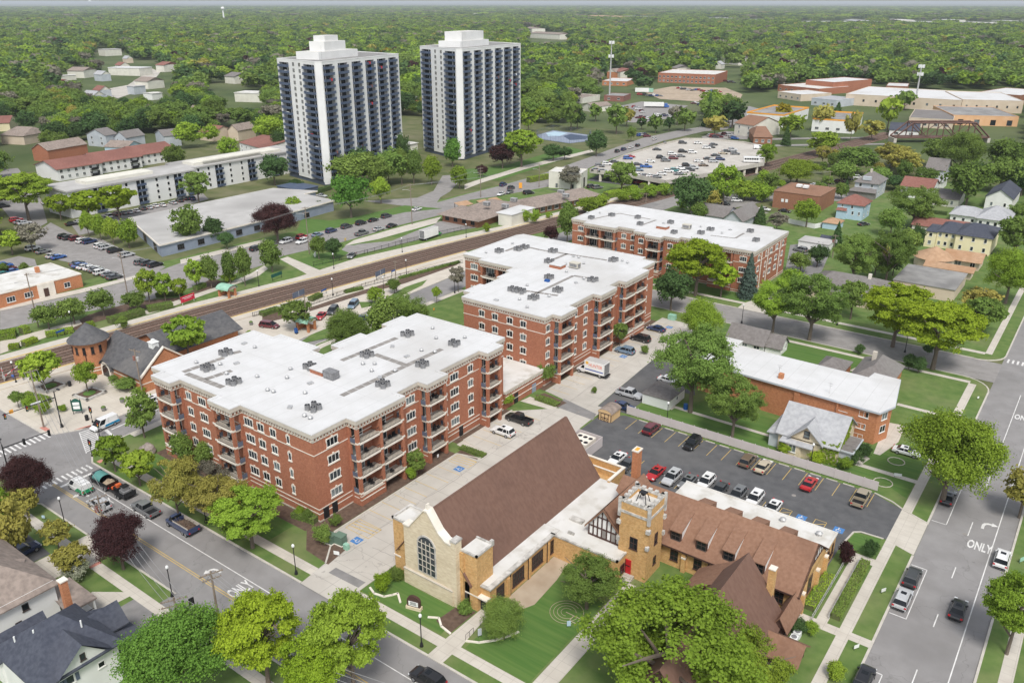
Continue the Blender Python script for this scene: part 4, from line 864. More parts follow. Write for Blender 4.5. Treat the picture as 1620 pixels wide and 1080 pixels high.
for x,y in ((-45.25,86.65),(-40.75,86.65),(-40.75,91.35),(-45.25,91.35)): b.box(x-.28,x+.28,y-.28,y+.28,8.3,8.9,1); b.box(x-.2,x+.2,y-.2,y+.2,9.6,12.5,1); b.box(x-.24,x+.24,y-.24,y+.24,5.6,6.2,1)
TW=cm('bell_tower',b,('ybrick','grst','tpo2'))
b=MB(O)
for dx,dy in ((-.8,-.6),(.8,-.6),(-.8,.6),(.8,.6)): b.tube([(-43+dx,89+dy,11.3),(-43+dx*.5,89+dy*.5,12.9)],.06,5)
b.box(-43.5,-42.5,88.6,89.4,12.8,12.95); b.box(-43.2,-42.8,88.8,89.2,12.4,12.8); b.build('bell_frame',M['black'],TW)
ft,et=S_(86.7),E_(-40.8)
for f,u,z,w,h in ((ft,onY('ch3',557,850,86.7)[0],4.9,1.2,1.9),(et,onX('ch3',745,835,-40.8)[0],5.2,.9,1.8),(et,89.3,1.8,.8,1.3)): window(TW,O,f,u,z,w,h,'brown',glass='glassd')
d=MB(O).box(-44.6,-43.0,86.55,86.72,.6,2.9).build('red_door',M['red'],TW); MB(O).box(-43.83,-43.77,86.5,86.56,.6,2.9).box(-44.5,-43.1,86.5,86.56,1.9,2.0).build('door_strap',M['black'],d)
b=MB(O)
for k in range(4): b.box(-44.7,-42.4,84.9+k*.4,86.6,.1+k*.13,.1+(k+1)*.13)
cm('entrance_steps',b,'conc')
cm('hall_wall',MB(O).box(-44,-21.5,92.4,103.6,-.1,4.1),'ybrick')
b=MB(O); ry,rz_=98.2,8.3
v=[(-51,91.7,3.75),(-21.2,91.7,3.75),(-21.2,ry,rz_),(-51,ry,rz_),(-21.2,104.2,4.0),(-51,104.2,4.0)]
b.add([(-43.2,91.7,3.75)]+v[1:3]+[(-47.2,ry,rz_)],[(0,1,2,3)]); b.add([v[3],v[2],v[4],v[5]],[(0,1,2,3)])
b.add([(-51,96.0,6.6),(-44,92.6,4.4),(-47.2,ry,rz_),(-51,ry,rz_)],[(0,1,2,3)])
yzslab(b,[(91.7,3.75),(ry,rz_),(104.2,4.0),(104.2,3.8),(ry,rz_-.25),(91.7,3.5)][::-1],-21.45,-21.2,1); b.box(-43.2,-21.4,91.65,91.8,3.5,3.75,1)
cm('hall_roof',b,('shbrown2','dkbrown'))
HG=cm('gable_wall',yzslab(MB(O),[(92.4,3.9),(103.6,4.0),(ry,8.1)],-21.75,-21.5),'ybrick')
yzslab(MB(O),[(95.4,5.9),(101.2,5.9),(ry,8.0)],-21.5,-21.42).build('plaster_panel',M['white'],HG)
b=MB(O)
for y,z in ((96.4,6.6),(97.3,7.3),(98.2,7.9),(99.1,7.3),(100,6.7)): b.box(-21.45,-21.36,y-.07,y+.07,5.85,z)
b.box(-21.45,-21.35,95.3,101.3,5.75,5.95); b.build('timber_frame',M['dkbrown'],HG)
fg=E_(-21.5); window(CH,O,fg,96.9,1.4,1.7,2.4,'brown',glass='glass')
for y in (93.6,99.7,103.4): cm('pier',MB(O).box(-21.5,-21.0,y-.3,y+.3,-.1,3.3).box(-21.5,-21.02,y-.32,y+.32,3.1,3.35,1),('ybrick','trim'))
for x in (-37.6,-33.4,-29.5,-25.7): cm('pier',MB(O).box(x-.3,x+.3,91.9,92.4,-.1,3.2).box(x-.32,x+.32,91.85,92.4,2.4,2.7,1),('ybrick','trim'))
fh=S_(92.4)
for u in (-39.2,-35.6,-31.5,-27.5,-24): window(CH,O,fh,u,1.2,1.2,2.2,'brown',glass='glassd')
for x in (-39.35,-35.45,-31.5,-27.3):
 D=cm('dormer',MB(O).box(x-.85,x+.85,92.75,92.95,4.1,6.1).add([(x+.85,92.95,4.4),(x+.85,96.3,7.05),(x+.85,92.95,6.15)],[(0,1,2)],1).add([(x-.85,92.95,4.4),(x-.85,96.3,7.05),(x-.85,92.95,6.15)],[(2,1,0)],1),('dkbrown','white'))
 b=MB(O); b.add([(x-.93,92.45,6.05),(x+.93,92.45,6.05),(x+.93,96.9,7.4),(x-.93,96.9,7.4),(x-.93,92.45,5.9),(x+.93,92.45,5.9),(x+.93,96.9,7.25),(x-.93,96.9,7.25)],[(0,1,2,3),(7,6,5,4),(0,4,5,1),(1,5,6,2),(3,7,4,0)]); b.build('dormer_roof',M['shbrown2'],D)
 window(D,O,S_(92.75),x,4.45,1.4,1.4,'dark',glass='glassd')
for x in (-38,-34.0,-30,-26.):
 D=cm('dormer',MB(O).box(x-.9,x+.9,101.0,101.2,5.6,6.9),'dkbrown'); b=MB(O); b.add([(x-1,98.3,8.05),(x+1,98.3,8.05),(x+1,101.4,7.05),(x-1,101.4,7.05)],[(0,1,2,3)]); b.add([(x+.95,98.5,8.0),(x+.95,101.3,7.0),(x+.95,101.3,5.9)],[(0,2,1)]); b.build('dormer_roof',M['shbrown2'],D)
cm('annex',MB(O).box(-45.0,-21.5,103.7,108.6,-.1,3.7).box(-45.1,-21.4,103.6,108.7,3.7,4.0,1).box(-45.15,-21.35,108.5,108.75,4.0,4.1,1).box(-21.65,-21.35,103.7,108.5,4.0,4.1,1),('ybrick','tpo2'))
for u in (105,107.2): window(CH,O,fg,u,1.3,.8,1.7,'brown',v=.02,glass='glassd')
for t,x,y in (('ch4',910,450),('ch4',1220,570)):
 p=g(t,x,y,4.1); v_=MB((0,0,0)).cyl(p,.4,.4,4.0,4.45,10).cyl(p,.5,.2,4.45,4.7,10); o=v_.build('roof_turbine',M['metal']); tag(o,'round metal turbine on the flat church annex, '+('the farther one' if x==910 else 'the one nearest the street'),'roof vent')
b=MB(O); roofgable(b,-33,-22,64,88.3,2.7,10.0,'y',.3,0,1); cm('chapel_roof',b,('shbrown','dkbrown')); cm('chapel_wall',MB(O).box(-32.4,-22.6,64.4,88.0,-.1,2.8),'ybrick')
b=MB(O); b.add([(-34.6,84.8,3.1),(-29.6,84.8,6.6),(-29.6,90.6,6.6),(-34.6,90.6,3.1),(-34.6,84.8,2.9),(-34.6,90.6,2.9)],[(0,1,2,3)[::1],(0,3,5,4)]); b.add([(-34.6,84.8,2.9),(-29.6,84.8,6.4),(-29.6,90.6,6.4),(-34.6,90.6,2.9)],[(3,2,1,0)]); cm('porch_roof',b,'shbrown2')
cm('porch_wall',MB(O).box(-34.2,-33.9,85.2,85.5,0,3.2).box(-34.2,-33.9,87.6,87.9,0,3.2).box(-34.2,-33.9,90,90.3,0,3.2).box(-34.0,-30,90.2,92.4,-.1,3.0),'dkbrown')
c=cm('chimney',MB(O).box(-24.6,-23.8,88.1,89.0,-.1,9.0),'ybrick'); MB(O).box(-24.65,-23.75,88.05,89.05,9.0,9.15).build('cap',M['trim'],c)
b=MB(O); roofgable(b,-22.8,-20.9,86.2,92.1,2.6,4.2,'y',.25,0,1); roofgable(b,-22.8,-18.2,82.0,86.0,1.9,3.4,'x',.4,0,1); cm('porch_roof',b,('shbrown2','dkbrown'))
cm('porch_wall',MB(O).box(-22.6,-21.1,86.6,91.9,-.1,2.6).box(-22.6,-20.4,82.4,85.6,-.1,1.9).box(-18.5,-18.3,82.2,82.4,0,1.9).box(-18.5,-18.3,85.6,85.8,0,1.9),'dkbrown')
# white towers
def tower(name,label,F0,F1,Rc,Lc,H,z0,pitch,n,colsL,winsL,colsR,pents,vline):
 O=(F0[0],F0[1],0); root=empty(name,O); tag(root,label,'apartment tower','white apartment towers')
 F0,F1,Rc,Lc=map(Vector,(F0,F1,Rc,Lc)); Bk=Lc+(Rc-F1)
 uL=(F0-Lc); LL=uL.length; fL=fr(Lc.x,Lc.y,math.atan2(uL.y,uL.x)); uR=(Rc-F1); LR=uR.length; fR=fr(F1.x,F1.y,math.atan2(uR.y,uR.x))
 D=1.7; zt=H-1.1
 b=MB(O); q=lambda f,u,v: fp(f,u,v)
 core=[q(fL,.3,-D),q(fL,LL-.8,-D),q(fR,.8,-D),q(fR,LR-.3,-D),(Rc.x,Rc.y),(Bk.x,Bk.y),(Lc.x,Lc.y)]
 c2=[q(fL,0,0),q(fL,LL,0),(F1.x,F1.y),q(fR,LR,0),(Bk.x,Bk.y)]
 b.prism([q(fL,.2,-D),q(fL,LL-1.2,-D),q(fR,1.2,-D),q(fR,LR-.2,-D),(Bk.x,Bk.y)],-.1,zt)
 b.prism(c2,zt,H)
 b.prism([(F0.x,F0.y),(F1.x,F1.y),q(fR,1.2,-D-.1),q(fL,LL-1.2,-D-.1)],.6,zt)
 def piers(f,L,cols):
  e=0.
  for a,c in cols+[(1.,1.)]:
   if a*L-e>.15: fbox(b,f,e,a*L,-D-.05,0,1.6,zt)
   e=c*L
 piers(fL,LL,colsL); piers(fR,LR,colsR)
 b.build('concrete_frame',M['towerw'],root)
 MB(O).prism([q(fL,.4,-.5),q(fL,LL-.5,-.5),q(fR,.5,-.5),q(fR,LR-.4,-.5)],.0,1.7).build('lobby_recess',M['balcd'],root)
 r=MB(O); r.prism(offset(c2,-.6),H,H+.05); r.build('roof',M['dkgravel'],root)
 pw=MB(O); e0,e1=offset(c2,.05),offset(c2,-.5)
 for i in range(5): pw.prism([e0[i],e0[(i+1)%5],e1[(i+1)%5],e1[i]],H,H+.35)
 pw.build('parapet',M['towerw'],root)
 bm={}; cnt=0; rest=MB(O); rest2=MB(O)
 order=[(f,L,a,c,k) for k in range(n-1,-1,-1) for f,L,cols in ((fL,LL,colsL),(fR,LR,colsR)) for a,c in cols]
 for f,L,a,c,k in order:
  w=round((c-a)*L,1); z=z0+k*pitch; u=(a+c)/2*L
  if w not in bm:
   q1=MB().box(-w/2+.02,w/2-.02,-.75,D,-.2,0).box(-w/2-.1,w/2+.1,-.8,-.72,-.22,.06)
   q1.box(-w/2-.1,w/2+.1,-.78,-.73,.1,.9)
   for s in (-1,1): q1.box(s*(w/2+.08)-.03,s*(w/2+.08)+.03,-.78,-.02,.1,.9)
   q2=MB()
   for s in (-1,1): q2.box(s*w*.27-w*.215,s*w*.27+w*.215,D-.06,D-.02,.03,2.15)
   bm[w]=(q1,q1.mesh('balcony',M['balc']),q2,q2.mesh('glass_door',M['glassd']))
  q1,m1,q2,m2=bm[w]; p=fp(f,u,0)
  if cnt<98:
   o=link('balcony',m1,root,(p[0]-O[0],p[1]-O[1],z),f[4]); link('glass_door',m2,o); cnt+=1
  else:
   co,si=f[2],f[3]
   for src,dst in ((q1,rest),(q2,rest2)):
    dst.add([(p[0]+x*co-y*si,p[1]+x*si+y*co,z+zz) for x,y,zz in src.v],[list(t) for t in src.f])
 tag(rest.build('lower_balconies',M['balc'],root),kind='stuff'); tag(rest2.build('lower_glass_doors',M['glassd'],root),kind='stuff')
 for k in range(n):
  for t in winsL: window(root,O,fL,t*LL,z0+k*pitch+.35,1.9,1.75,'metalw',glass=rng.choice(['glass','glassd','glass']))
 for _ in range(16):
  f,L,a,c,k=rng.choice(order[:int(len(order)*.8)]); s=fp(f,(a+(c-a)*rng.uniform(.3,.8))*L,.3); q1=MB(O); q1.box(s[0]-.6,s[0]+.6,s[1]-.35,s[1]+.35,z0+k*pitch+.0,z0+k*pitch+1.05)
  q1.build('balcony_screen',M[rng.choice(['red','blue','signwhite','shred','dkbrown'])],root)
 for (u0,u1,v0,v1,za,zb) in pents:
  t=MB(O); t.prism([fp(fR,u0,-v0),fp(fR,u1,-v0),fp(fR,u1,-v1),fp(fR,u0,-v1)],H+za,H+zb,0,1); t.build('penthouse',[M['towerw'],M['tpo2']],root)
 t=MB(O); p=fp(fR,pents[0][0]+2,-pents[0][2]+.05); t.tube([(p[0],p[1],H+.3),(p[0],p[1],H+6)],.05); t.build('antenna',M['metal'],root)
 return root,fL,fR
CL=[(.05,.31),(.70,.975)]; CRx=[(.012,.125),(.185,.30),(.355,.47),(.53,.645),(.69,.81),(.85,.96)]
tower('apartment_tower','white apartment tower with slate blue balconies, left of the pair',(-281.3,244.0),(-279.6,246.3),(-292.8,306.5),(-312.7,249.8),51.6,3.1,2.54,19,CL,[.44,.60],CRx,[(12,42,10,22,0,3.2),(18,34,11,19,3.2,7.2),(20,30,12,18,7.2,9.6)],0)
tower('apartment_tower','white apartment tower with slate blue balconies, right of the pair',(-275.2,328.3),(-272.8,330.2),(-283.2,393.6),(-308.1,338.6),53.5,3.1,2.64,19,CL,[.44,.60],CRx,[(14,44,9,22,0,3.0),(17,40,10,20,3.0,7.4)],0)
# other buildings
def wins(root,off,f,L,n,rows,w,style='metalw',glass=None,skip=(),u0=0.,v=.0):
 k=0
 for z,h in rows:
  for i in range(n):
   if k not in skip: window(root,off,f,u0+L*(i+.5)/n,z,w,h,style,v=v,glass=glass)
   k+=1
def house(name,label,cat,x0,x1,y0,y1,ze,zr,axis='x',hip=0.,wall='white',roof='shgrey',wf=None,wr=None,oh=.4,group=None,style='metalw',extra=None,chim=None,zb=0.):
 """grid aligned gabled or hipped house; wf/wr=(n,[(z,h)],w) windows of the two sides seen"""
 O=((x0+x1)/2,y0,zb); r=empty(name,O); tag(r,label,cat,group)
 MB((O[0],O[1],0)).box(x0,x1,y0,y1,-.1,ze).build('wall',M[wall],r)
 b=MB((O[0],O[1],0)); roofgable(b,x0,x1,y0,y1,ze,zr,axis,oh,0,1,hip); ro=b.build('roof',[M[roof],M[wall]],r)
 off=(O[0],O[1],0)
 if wf: wins(r,off,S_(y0),x1-x0,wf[0],wf[1],wf[2],style,u0=x0)
 if wr: wins(r,off,E_(x1),y1-y0,wr[0],wr[1],wr[2],style,u0=y0)
 if chim: c=MB(off).box(chim[0]-.4,chim[0]+.4,chim[1]-.4,chim[1]+.4,ze-1,zr+1.0).build('chimney',M[chim[2] if len(chim)>2 else 'brick2'],r)
 return r,off
def pxbox(name,label,cat,t,h,p0,p1,p2,wall,roof,par=.35,wF=None,wR=None,style='metalw',group=None,kind='flat',zr=0,axis='x',hip=0,oh=.4,band=None,zp=None):
 a=Vector(g(t,*p0,h)); b_=Vector(g(t,*p1,h)); c=Vector(g(t,*p2,h)); u=(b_-a); W=u.length; rot=math.atan2(u.y,u.x); u/=W; n=Vector((-u.y,u.x)); D=abs((c-b_).dot(n))
 r=empty(name,(a.x,a.y,0),rot); tag(r,label,cat,group); Z=(0,0,0)
 MB().box(0,W,0,D,-.2,h-(.0 if kind=='flat' else 0)).build('wall',M[wall],r)
 b=MB()
 if kind=='flat':
  MB().box(.25,W-.25,.25,D-.25,h,h+.06).build('roof',M[roof],r)
  b.box(-.06,W+.06,-.06,.25,h,h+par); b.box(-.06,W+.06,D-.25,D+.06,h,h+par); b.box(-.06,.25,.25,D-.25,h,h+par); b.box(W-.25,W+.06,.25,D-.25,h,h+par); b.build('parapet',M[band or wall],r)
 else: roofgable(b,0,W,0,D,h,zr,axis,oh,0,1,hip); b.build('roof',[M[roof],M[wall]],r)
 if wF is None and W>14 and t in(3,4): wF=(int(W/6),[(1.2,1.6)],2.2)
 if wF: wins(r,Z,S_(0),W,wF[0],wF[1],wF[2],style)
 if wR: wins(r,Z,E_(W),D,wR[0],wR[1],wR[2],style)
 return r,W,D
tc_=g('L2',948,270,6.8); O=(tc_[0],tc_[1],0); ST=empty('train_station',O); tag(ST,'brick train station with a round cone roofed turret and dark slate roofs','train station')
def so(n,mb,mt): return mb.build(n,[M[x] for x in mt] if isinstance(mt,tuple) else M[mt],ST)
b=MB().cyl((0,0),3.5,3.5,-.1,7.9,28)
for z in (1.1,1.75): b.cyl((0,0),3.56,3.56,z,z+.22,28,1)
so('turret_wall',b,('brick2','trim')); so('turret_roof',MB().cyl((0,0),4.2,.05,7.7,11.2,28).cyl((0,0),4.25,4.2,7.55,7.7,28),'slate')
for a in (-100,-73,-46,-19,8,-127):
 q=R_(a); window(ST,(0,0,0),fr(3.5*math.cos(q),3.5*math.sin(q),q+math.pi/2),0,5.1,.65,1.6,'brown',glass='glassd')
so('downspout',MB().tube([(2.6,-2.5,.1),(2.6,-2.5,6.6)],.08),'black')
HX0,HX1,HY0,HY1=-171-O[0],-152.9-O[0],79.4-O[1],91.4-O[1]
so('hall_wall',MB().box(HX0,HX1-.2,HY0+.6,HY1-.6,-.1,3.1).box(HX0,HX1-.15,HY0+.55,HY0+.65,1.5,1.7,1),('brick2','trim'))
b=MB(); roofgable(b,HX0,HX1-.3,HY0+.3,HY1-.3,3.2,8.0,'x',.3,0,1); so('hall_roof',b,('slate','brick2'))
yc=(HY0+HY1)/2; b=MB(); yzslab(b,[(HY0-.1,-.1),(HY1+.1,-.1),(HY1+.1,3.2),(yc,8.2),(HY0-.1,3.2)],HX1-.35,HX1); so('gable_end',b,'brick2')
b=MB()
for s in (HY0-.2,HY1+.2): yzslab(b,[(s,3.15),(yc,8.25),(yc,8.6),(s,3.5)],HX1-.45,HX1+.1)
b.box(HX1-.4,HX1+.06,HY0-.1,HY1+.1,1.9,2.1); so('coping',b,'trim')
ax,ay=HX0+4.0,HY0+.1
arc2=[(ax-1.9,-.1),(ax+1.9,-.1)]+[(ax+1.9*math.cos(R_(t)),1.6+1.9*math.sin(R_(t))) for t in range(0,181,15)]
so('entrance_arch',xzslab(MB(),arc2,ay-.1,ay+.6),'trim'); arc3=[(ax-1.25,-.1),(ax+1.25,-.1)]+[(ax+1.25*math.cos(R_(t)),1.5+1.25*math.sin(R_(t))) for t in range(0,181,15)]
so('entrance_door',xzslab(MB(),arc3,ay-.16,ay-.09),'glassd')
b=MB(); n=10
for i in range(n):
 t0,t1=R_(180*i/n),R_(180*(i+1)/n); p=lambda t,y: (ax+2.3*math.cos(t),y,1.75+2.2*math.sin(t)*(1. if y<HY0+1 else .75))
 b.quad(p(t1,ay-.35),p(t0,ay-.35),p(t0,HY0+3.2),p(t1,HY0+3.2)); b.quad(p(t0,ay-.35),p(t1,ay-.35),(p(t1,ay-.35)[0],ay-.35,p(t1,0)[2]-.2),(p(t0,ay-.35)[0],ay-.35,p(t0,0)[2]-.2))
so('eyebrow_roof',b,'slate')
so('cupola',MB().box(HX1-4.6,HX1-3.0,yc-.7,yc+.7,7.2,8.6).box(HX1-4.75,HX1-2.85,yc-.85,yc+.85,8.6,8.75).box(HX1-4.1,HX1-3.5,yc-.3,yc+.3,8.75,9.3).box(HX1-3.0,HX1-2.96,yc-.5,yc+.5,7.4,8.4),'signwhite')
b=MB(); roofgable(b,-175.5-O[0],-161.5-O[0],91-O[1],110-O[1],3.0,6.0,'y',.5,0,1); so('wing_roof',b,('slate','brick2')); so('wing_wall',MB().box(-174.8-O[0],-162.2-O[0],91-O[1],109.8-O[1],-.1,3.0),'brick2')
def shelter(label,x,y,rz):
 r=empty('platform_shelter',(x,y,.1),rz); tag(r,label,'shelter','green roofed brick shelters')
 b=MB()
 for sx in (-1.7,1.7):
  for sy in (-1.2,1.2): b.box(sx-.25,sx+.25,sy-.25,sy+.25,0,2.4)
 b.box(-1.95,-1.55,-1.2,1.2,0,1.1); b.box(-1.7,1.7,1.1,1.35,0,1.1); b.box(-1.9,1.9,-1.35,-1.1,2.2,2.5); b.box(-1.9,1.9,1.1,1.35,2.2,2.5); b.build('brick_post',M['brick2'],r)
 b=MB(); n=10; pf=lambda t,x: (x,1.9*math.cos(t)*-1,2.5+1.05*math.sin(t))
 for i in range(n):
  a,c=R_(180*i/n),R_(180*(i+1)/n); b.quad(pf(a,-2.2),pf(c,-2.2),pf(c,2.2),pf(a,2.2)); b.quad((-2.2,pf(a,0)[1],pf(a,0)[2]-.12),(2.2,pf(a,0)[1],pf(a,0)[2]-.12),(2.2,pf(c,0)[1],pf(c,0)[2]-.12),(-2.2,pf(c,0)[1],pf(c,0)[2]-.12))
  for s in (-2.2,2.2): b.quad(pf(a,s),pf(c,s),(s,pf(c,0)[1],pf(c,0)[2]-.12),(s,pf(a,0)[1],pf(a,0)[2]-.12))
 b.build('barrel_roof',M['green_metal'],r); b=MB(); pts=[(1.5*math.cos(R_(t))*-1,2.45+.8*math.sin(R_(t))) for t in range(0,181,20)]
 for s in (-2.0,1.95): yzslab(b,pts,s,s+.05)
 b.build('gable_lattice',M['tan'],r)
shelter('brick shelter with a green barrel roof beside the drop-off street',-153.6,123.4,R_(8)); shelter('brick shelter with a green barrel roof on the far side of the tracks',-190.3,127.2,R_(10))
O=(-313,148,0); r=empty('long_apartments',O); tag(r,'long white four storey flats with slate blue balconies and a flat roof','apartment block')
b=MB(O).box(-330,-313,148,202,-.1,10).box(-334,-317,202,262,-.1,10); b.build('wall',M['towerw'],r)
b=MB(O).box(-331,-312.3,147.4,202,9.7,10.3).box(-335,-316.4,202,262.5,9.7,10.3); b.build('roof',M['gravel'],r)
b=MB(O).box(-326,-318,158,186,10.3,11.4).box(-328,-319.5,206,252,10.3,11.4).box(-323,-318.5,210,240,11.4,11.9); b.build('roof_plant',M['offwhite'],r)
for f,L,u0,cols in ((E_(-313),54,148,((6,'w'),(11.5,'b'),(17,'w'),(23,'w'),(29,'b'),(36,'w'),(41,'w'),(45.5,'b'),(51,'b'))),(E_(-317),60,202,((4,'w'),(9,'w'),(14,'b'),(20,'w'),(26,'w'),(31,'b'),(38,'w'),(44,'b'),(52,'w')))):
 for u,k in cols:
  for z in (.9,3.3,5.7,8.0):
   if k=='w': window(r,O,f,u0+u,z,1.1,1.4,'metalw',glass='glassd')
   else:
    q=MB(O); fbox(q,f,u0+u-1.9,u0+u+1.9,0,1.1,z-.5,z-.35); fbox(q,f,u0+u-1.9,u0+u+1.9,1.02,1.1,z-.3,z+.45); d=q.build('balcony',M['balc'],r)
    q=MB(O); fbox(q,f,u0+u-1.7,u0+u-.25,.0,.05,z-.3,z+1.6); fbox(q,f,u0+u+.25,u0+u+1.7,0,.05,z-.3,z+1.6); q.build('glass_door',M['glassd'],d)
for k,(y0,y1,dx,zr) in enumerate(((180,200.5,0,8.3),(201,222,-2,8.6),(222.5,243,-5,8.6))):
 rr,off=house('red_roof_flats',['white two storey flats with red brown roof, section at the left end','white two storey flats with red brown roof, middle section','white two storey flats with red brown roof, section nearest the white tower'][k],'flats',-406+dx,-386+dx,y0,y1,5.5,zr,'y',0,'towerw','shred',wr=(6,[(.9,1.5),(3.4,1.5)],1.3),oh=.7,group='white flats with red roofs')
 q=MB(off)
 for z in (2.6,5.2): q.box(-386+dx,-384.6+dx,y0+15.,y0+18.5,z-2.3,z-2.15); q.box(-384.7+dx,-384.6+dx,y0+15,y0+18.5,z-2.2,z-1.2)
 q.build('balcony',M['black'],rr)
pxbox('red_roof_flats','white flats with a red brown roof behind the left tower','flats','lw',6,(1290,60),(1440,100),(1560,20),'towerw','shred',kind='gable',zr=8.5,axis='x',wF=(5,[(1,1.4),(3.4,1.4)],1.2))
house('low_hall','white block between the two white towers, low and flat topped','hall',-330,-300,300,325,7,7.3,'x',2,'offwhite','tpo2',oh=.5)
pxbox('brick_flats','dark roofed red brick flats behind the two white towers','flats','t3',8,(0,900),(125,880),(130,800),'brick2','shmid',kind='gable',zr=10,axis='x',hip=3)
O=(-240,138.7,0); r=empty('office_building',O); tag(r,'low blue grey building with a wide light grey flat roof behind the lawn','office building')
pl=[(-280.2,152.2),(-240,138.7),(-240.1,175),(-243.3,214.4),(-262,215.2),(-262,222),(-280,215.1)]
MB(O).prism(pl,-.1,3.6).build('wall',M['bluewall'],r); MB(O).prism(offset(pl,.5),3.6,4.05).build('roof_edge',M['trim'],r); MB(O).prism(offset(pl,.2),4.05,4.1).build('roof',M['gravel'],r)
f=fr(-280.2,152.2,math.atan2(-13.5,40.2)); wins(r,O,f,42,3,[(.3,2.6)],4.,'dark','glassd'); wins(r,O,E_(-240),60,8,[(1.,1.6)],2.4,'dark','glassd',u0=142)
house('covered_walk','dark slate canopy between the grey roof and the left tower','canopy',-286,-272,222,232,3.2,3.4,'x',.5,'balcd','balc')
O=(-230.9,108.3,0); r=empty('brick_office',O); tag(r,'one storey red brick office with a white flat roof beside the left street','office')
pl=[(-248,108.3),(-248,40),(-230.9,40),(-230.9,108.3)]
MB(O).prism(pl,-.1,3.7).build('wall',M['brick2'],r); MB(O).prism(offset(pl,.12),3.7,4.0).build('parapet',M['trim'],r); MB(O).prism(offset(pl,-.15),4.0,4.03).build('roof',M['tpo2'],r)
f=E_(-230.9);
for y in (104.,93.5,88.9,84.3,79.7,75,70): window(r,O,f,y,1.0,2.2 if y<100 else 1.7,1.5,'metalw',glass='glass')
MB(O).box(-230.9,-230.6,96,100.5,-.1,3.75).build('entrance_panel',M['trim'],r); MB(O).box(-230.6,-230.52,97.4,98.7,.1,2.4).build('door',M['dkbrown'],r)
MB(O).box(-242,-241,101,102,4,5.6).build('chimney',M['brick2'],r); rtu('grey rooftop unit on the brick office roof at the left edge',-240,84,4.05,'hvac')
O=(-190,225,0); r=empty('restaurant',O); tag(r,'low brown roofed restaurant with hipped roofs beside the railway fence','restaurant')
b=MB(O); roofgable(b,-199,-181,226,241,3.0,5.2,'x',.8,0,1,5); roofgable(b,-197.5,-178.6,240,256.5,3.0,5.0,'x',.5,0,1,5); b.build('roof',[M['shtaupe'],M['tbrick']],r)
MB(O).box(-198.4,-181.6,226.6,240.5,-.1,3.0).box(-197,-179,240.5,256,-.1,3.0).build('wall',M['tbrick'],r)
MB(O).box(-178.4,-172.4,234.5,249.0,-.1,4.3,0).box(-179.5,-172.2,234.3,249.2,4.3,4.5,1).build('kitchen_box',[M['offwhite'],M['tpo']],r)
wins(r,O,S_(226.6),16,4,[(.8,1.5)],1.8,'dark','glassd',u0=-198)
r2=empty('shop_row',(-176.6,254,0),R_(76.7)); tag(r2,'long brown roofed row of shops beyond the restaurant','shops')
b=MB(); roofgable(b,0,36,0,14,3.0,5.0,'x',.7,0,1,4); b.build('roof',[M['shtaupe'],M['tbrick']],r2); MB().box(.6,35.4,.6,13.4,-.1,3).build('wall',M['tbrick'],r2); wins(r2,(0,0,0),S_(.6),36,10,[(.6,1.9)],2.2,'metalw','glassd')
for i,(x,y) in enumerate((g('M2',310,345,3.6),g('M2',495,330,3.6),g('M2',600,312,3.6))):
 q=empty('patio_awning',(x,y,0),R_(80)); tag(q,['large orange patio awning at the left end of the restaurant','middle orange patio awning beside the restaurant','small orange patio awning farthest along the restaurant'][i],'awning','orange patio awnings')
 w=[3.2,2.2,2.2][i]; MB().add([(-w,-2,2.7),(w,-2,2.7),(w,2,3.5),(-w,2,3.5),(-w,-2,2.6),(w,-2,2.6),(w,2,3.4),(-w,2,3.4)],[(0,1,2,3),(7,6,5,4),(0,4,5,1),(1,5,6,2),(2,6,7,3),(3,7,4,0)]).build('canopy',M['shorange'],q); bq=MB()
 for sx in (-w+.2,w-.2):
  for sy,zt in ((-1.8,2.6),(1.8,3.4)): bq.box(sx-.08,sx+.08,sy-.08,sy+.08,0,zt)
 bq.build('posts',M['dkbrown'],q)
for i,(x,y,d) in enumerate(((*g('M2',520,370,5.2),4.9),(*g('M2',770,335,5.0),4.7),(*g('M2',690,395,4.6),4.5),(*g('M2',1245,300,4.5),4.4),(*g('M2',1200,265,4.5),4.4))): rtu(['grey rooftop unit on the left brown restaurant roof','grey rooftop unit on the middle brown restaurant roof','grey rooftop unit on the white restaurant roof','grey rooftop unit low on the long shop roof','grey rooftop unit high on the long shop roof'][i],x,y,d,'metal')
pxbox('corner_shop','small cream flat roofed shop near the parking deck','shop','M2',6.8,(1090,70),(1385,90),(1445,50),'offwhite','tpo2',wF=(2,[(.5,1.6)],.9),wR=(1,[(.4,4.)],2.4),style='dark')
dk=[g('M3',x,y,4.2) for x,y in ((150,362),(470,402),(690,443),(850,415),(1000,388),(1210,345),(1390,312),(1380,192),(1250,165),(1000,140),(830,140),(690,170),(400,255))]
O=(dk[2][0],dk[2][1],0); r=empty('parking_deck',O); tag(r,'pale concrete parking deck covered with parked cars','parking deck')
MB(O).prism(dk,3.6,4.2).build('deck',M['conc'],r); b=MB(O); e0,e1=offset(dk,.1),offset(dk,-.25)
for i in range(len(dk)): j=(i+1)%len(dk); b.prism([e0[i],e0[j],e1[j],e1[i]],3.3,5.1)
b.build('parapet',M['conc'],r)
for a_,c_ in zip(dk[:6],dk[1:7]):
 n=max(1,int((Vector(c_)-Vector(a_)).length/9))
 for k in range(n): q=Vector(a_).lerp(Vector(c_),(k+.5)/n); MB(O).obox((q.x-.5,q.y+.6),(1,0),(0,1),.45,.45,-.1,3.6).build('column',M['trim'],r)
sheet('parking_lot',offset(dk,1.),.02,'darkroad')
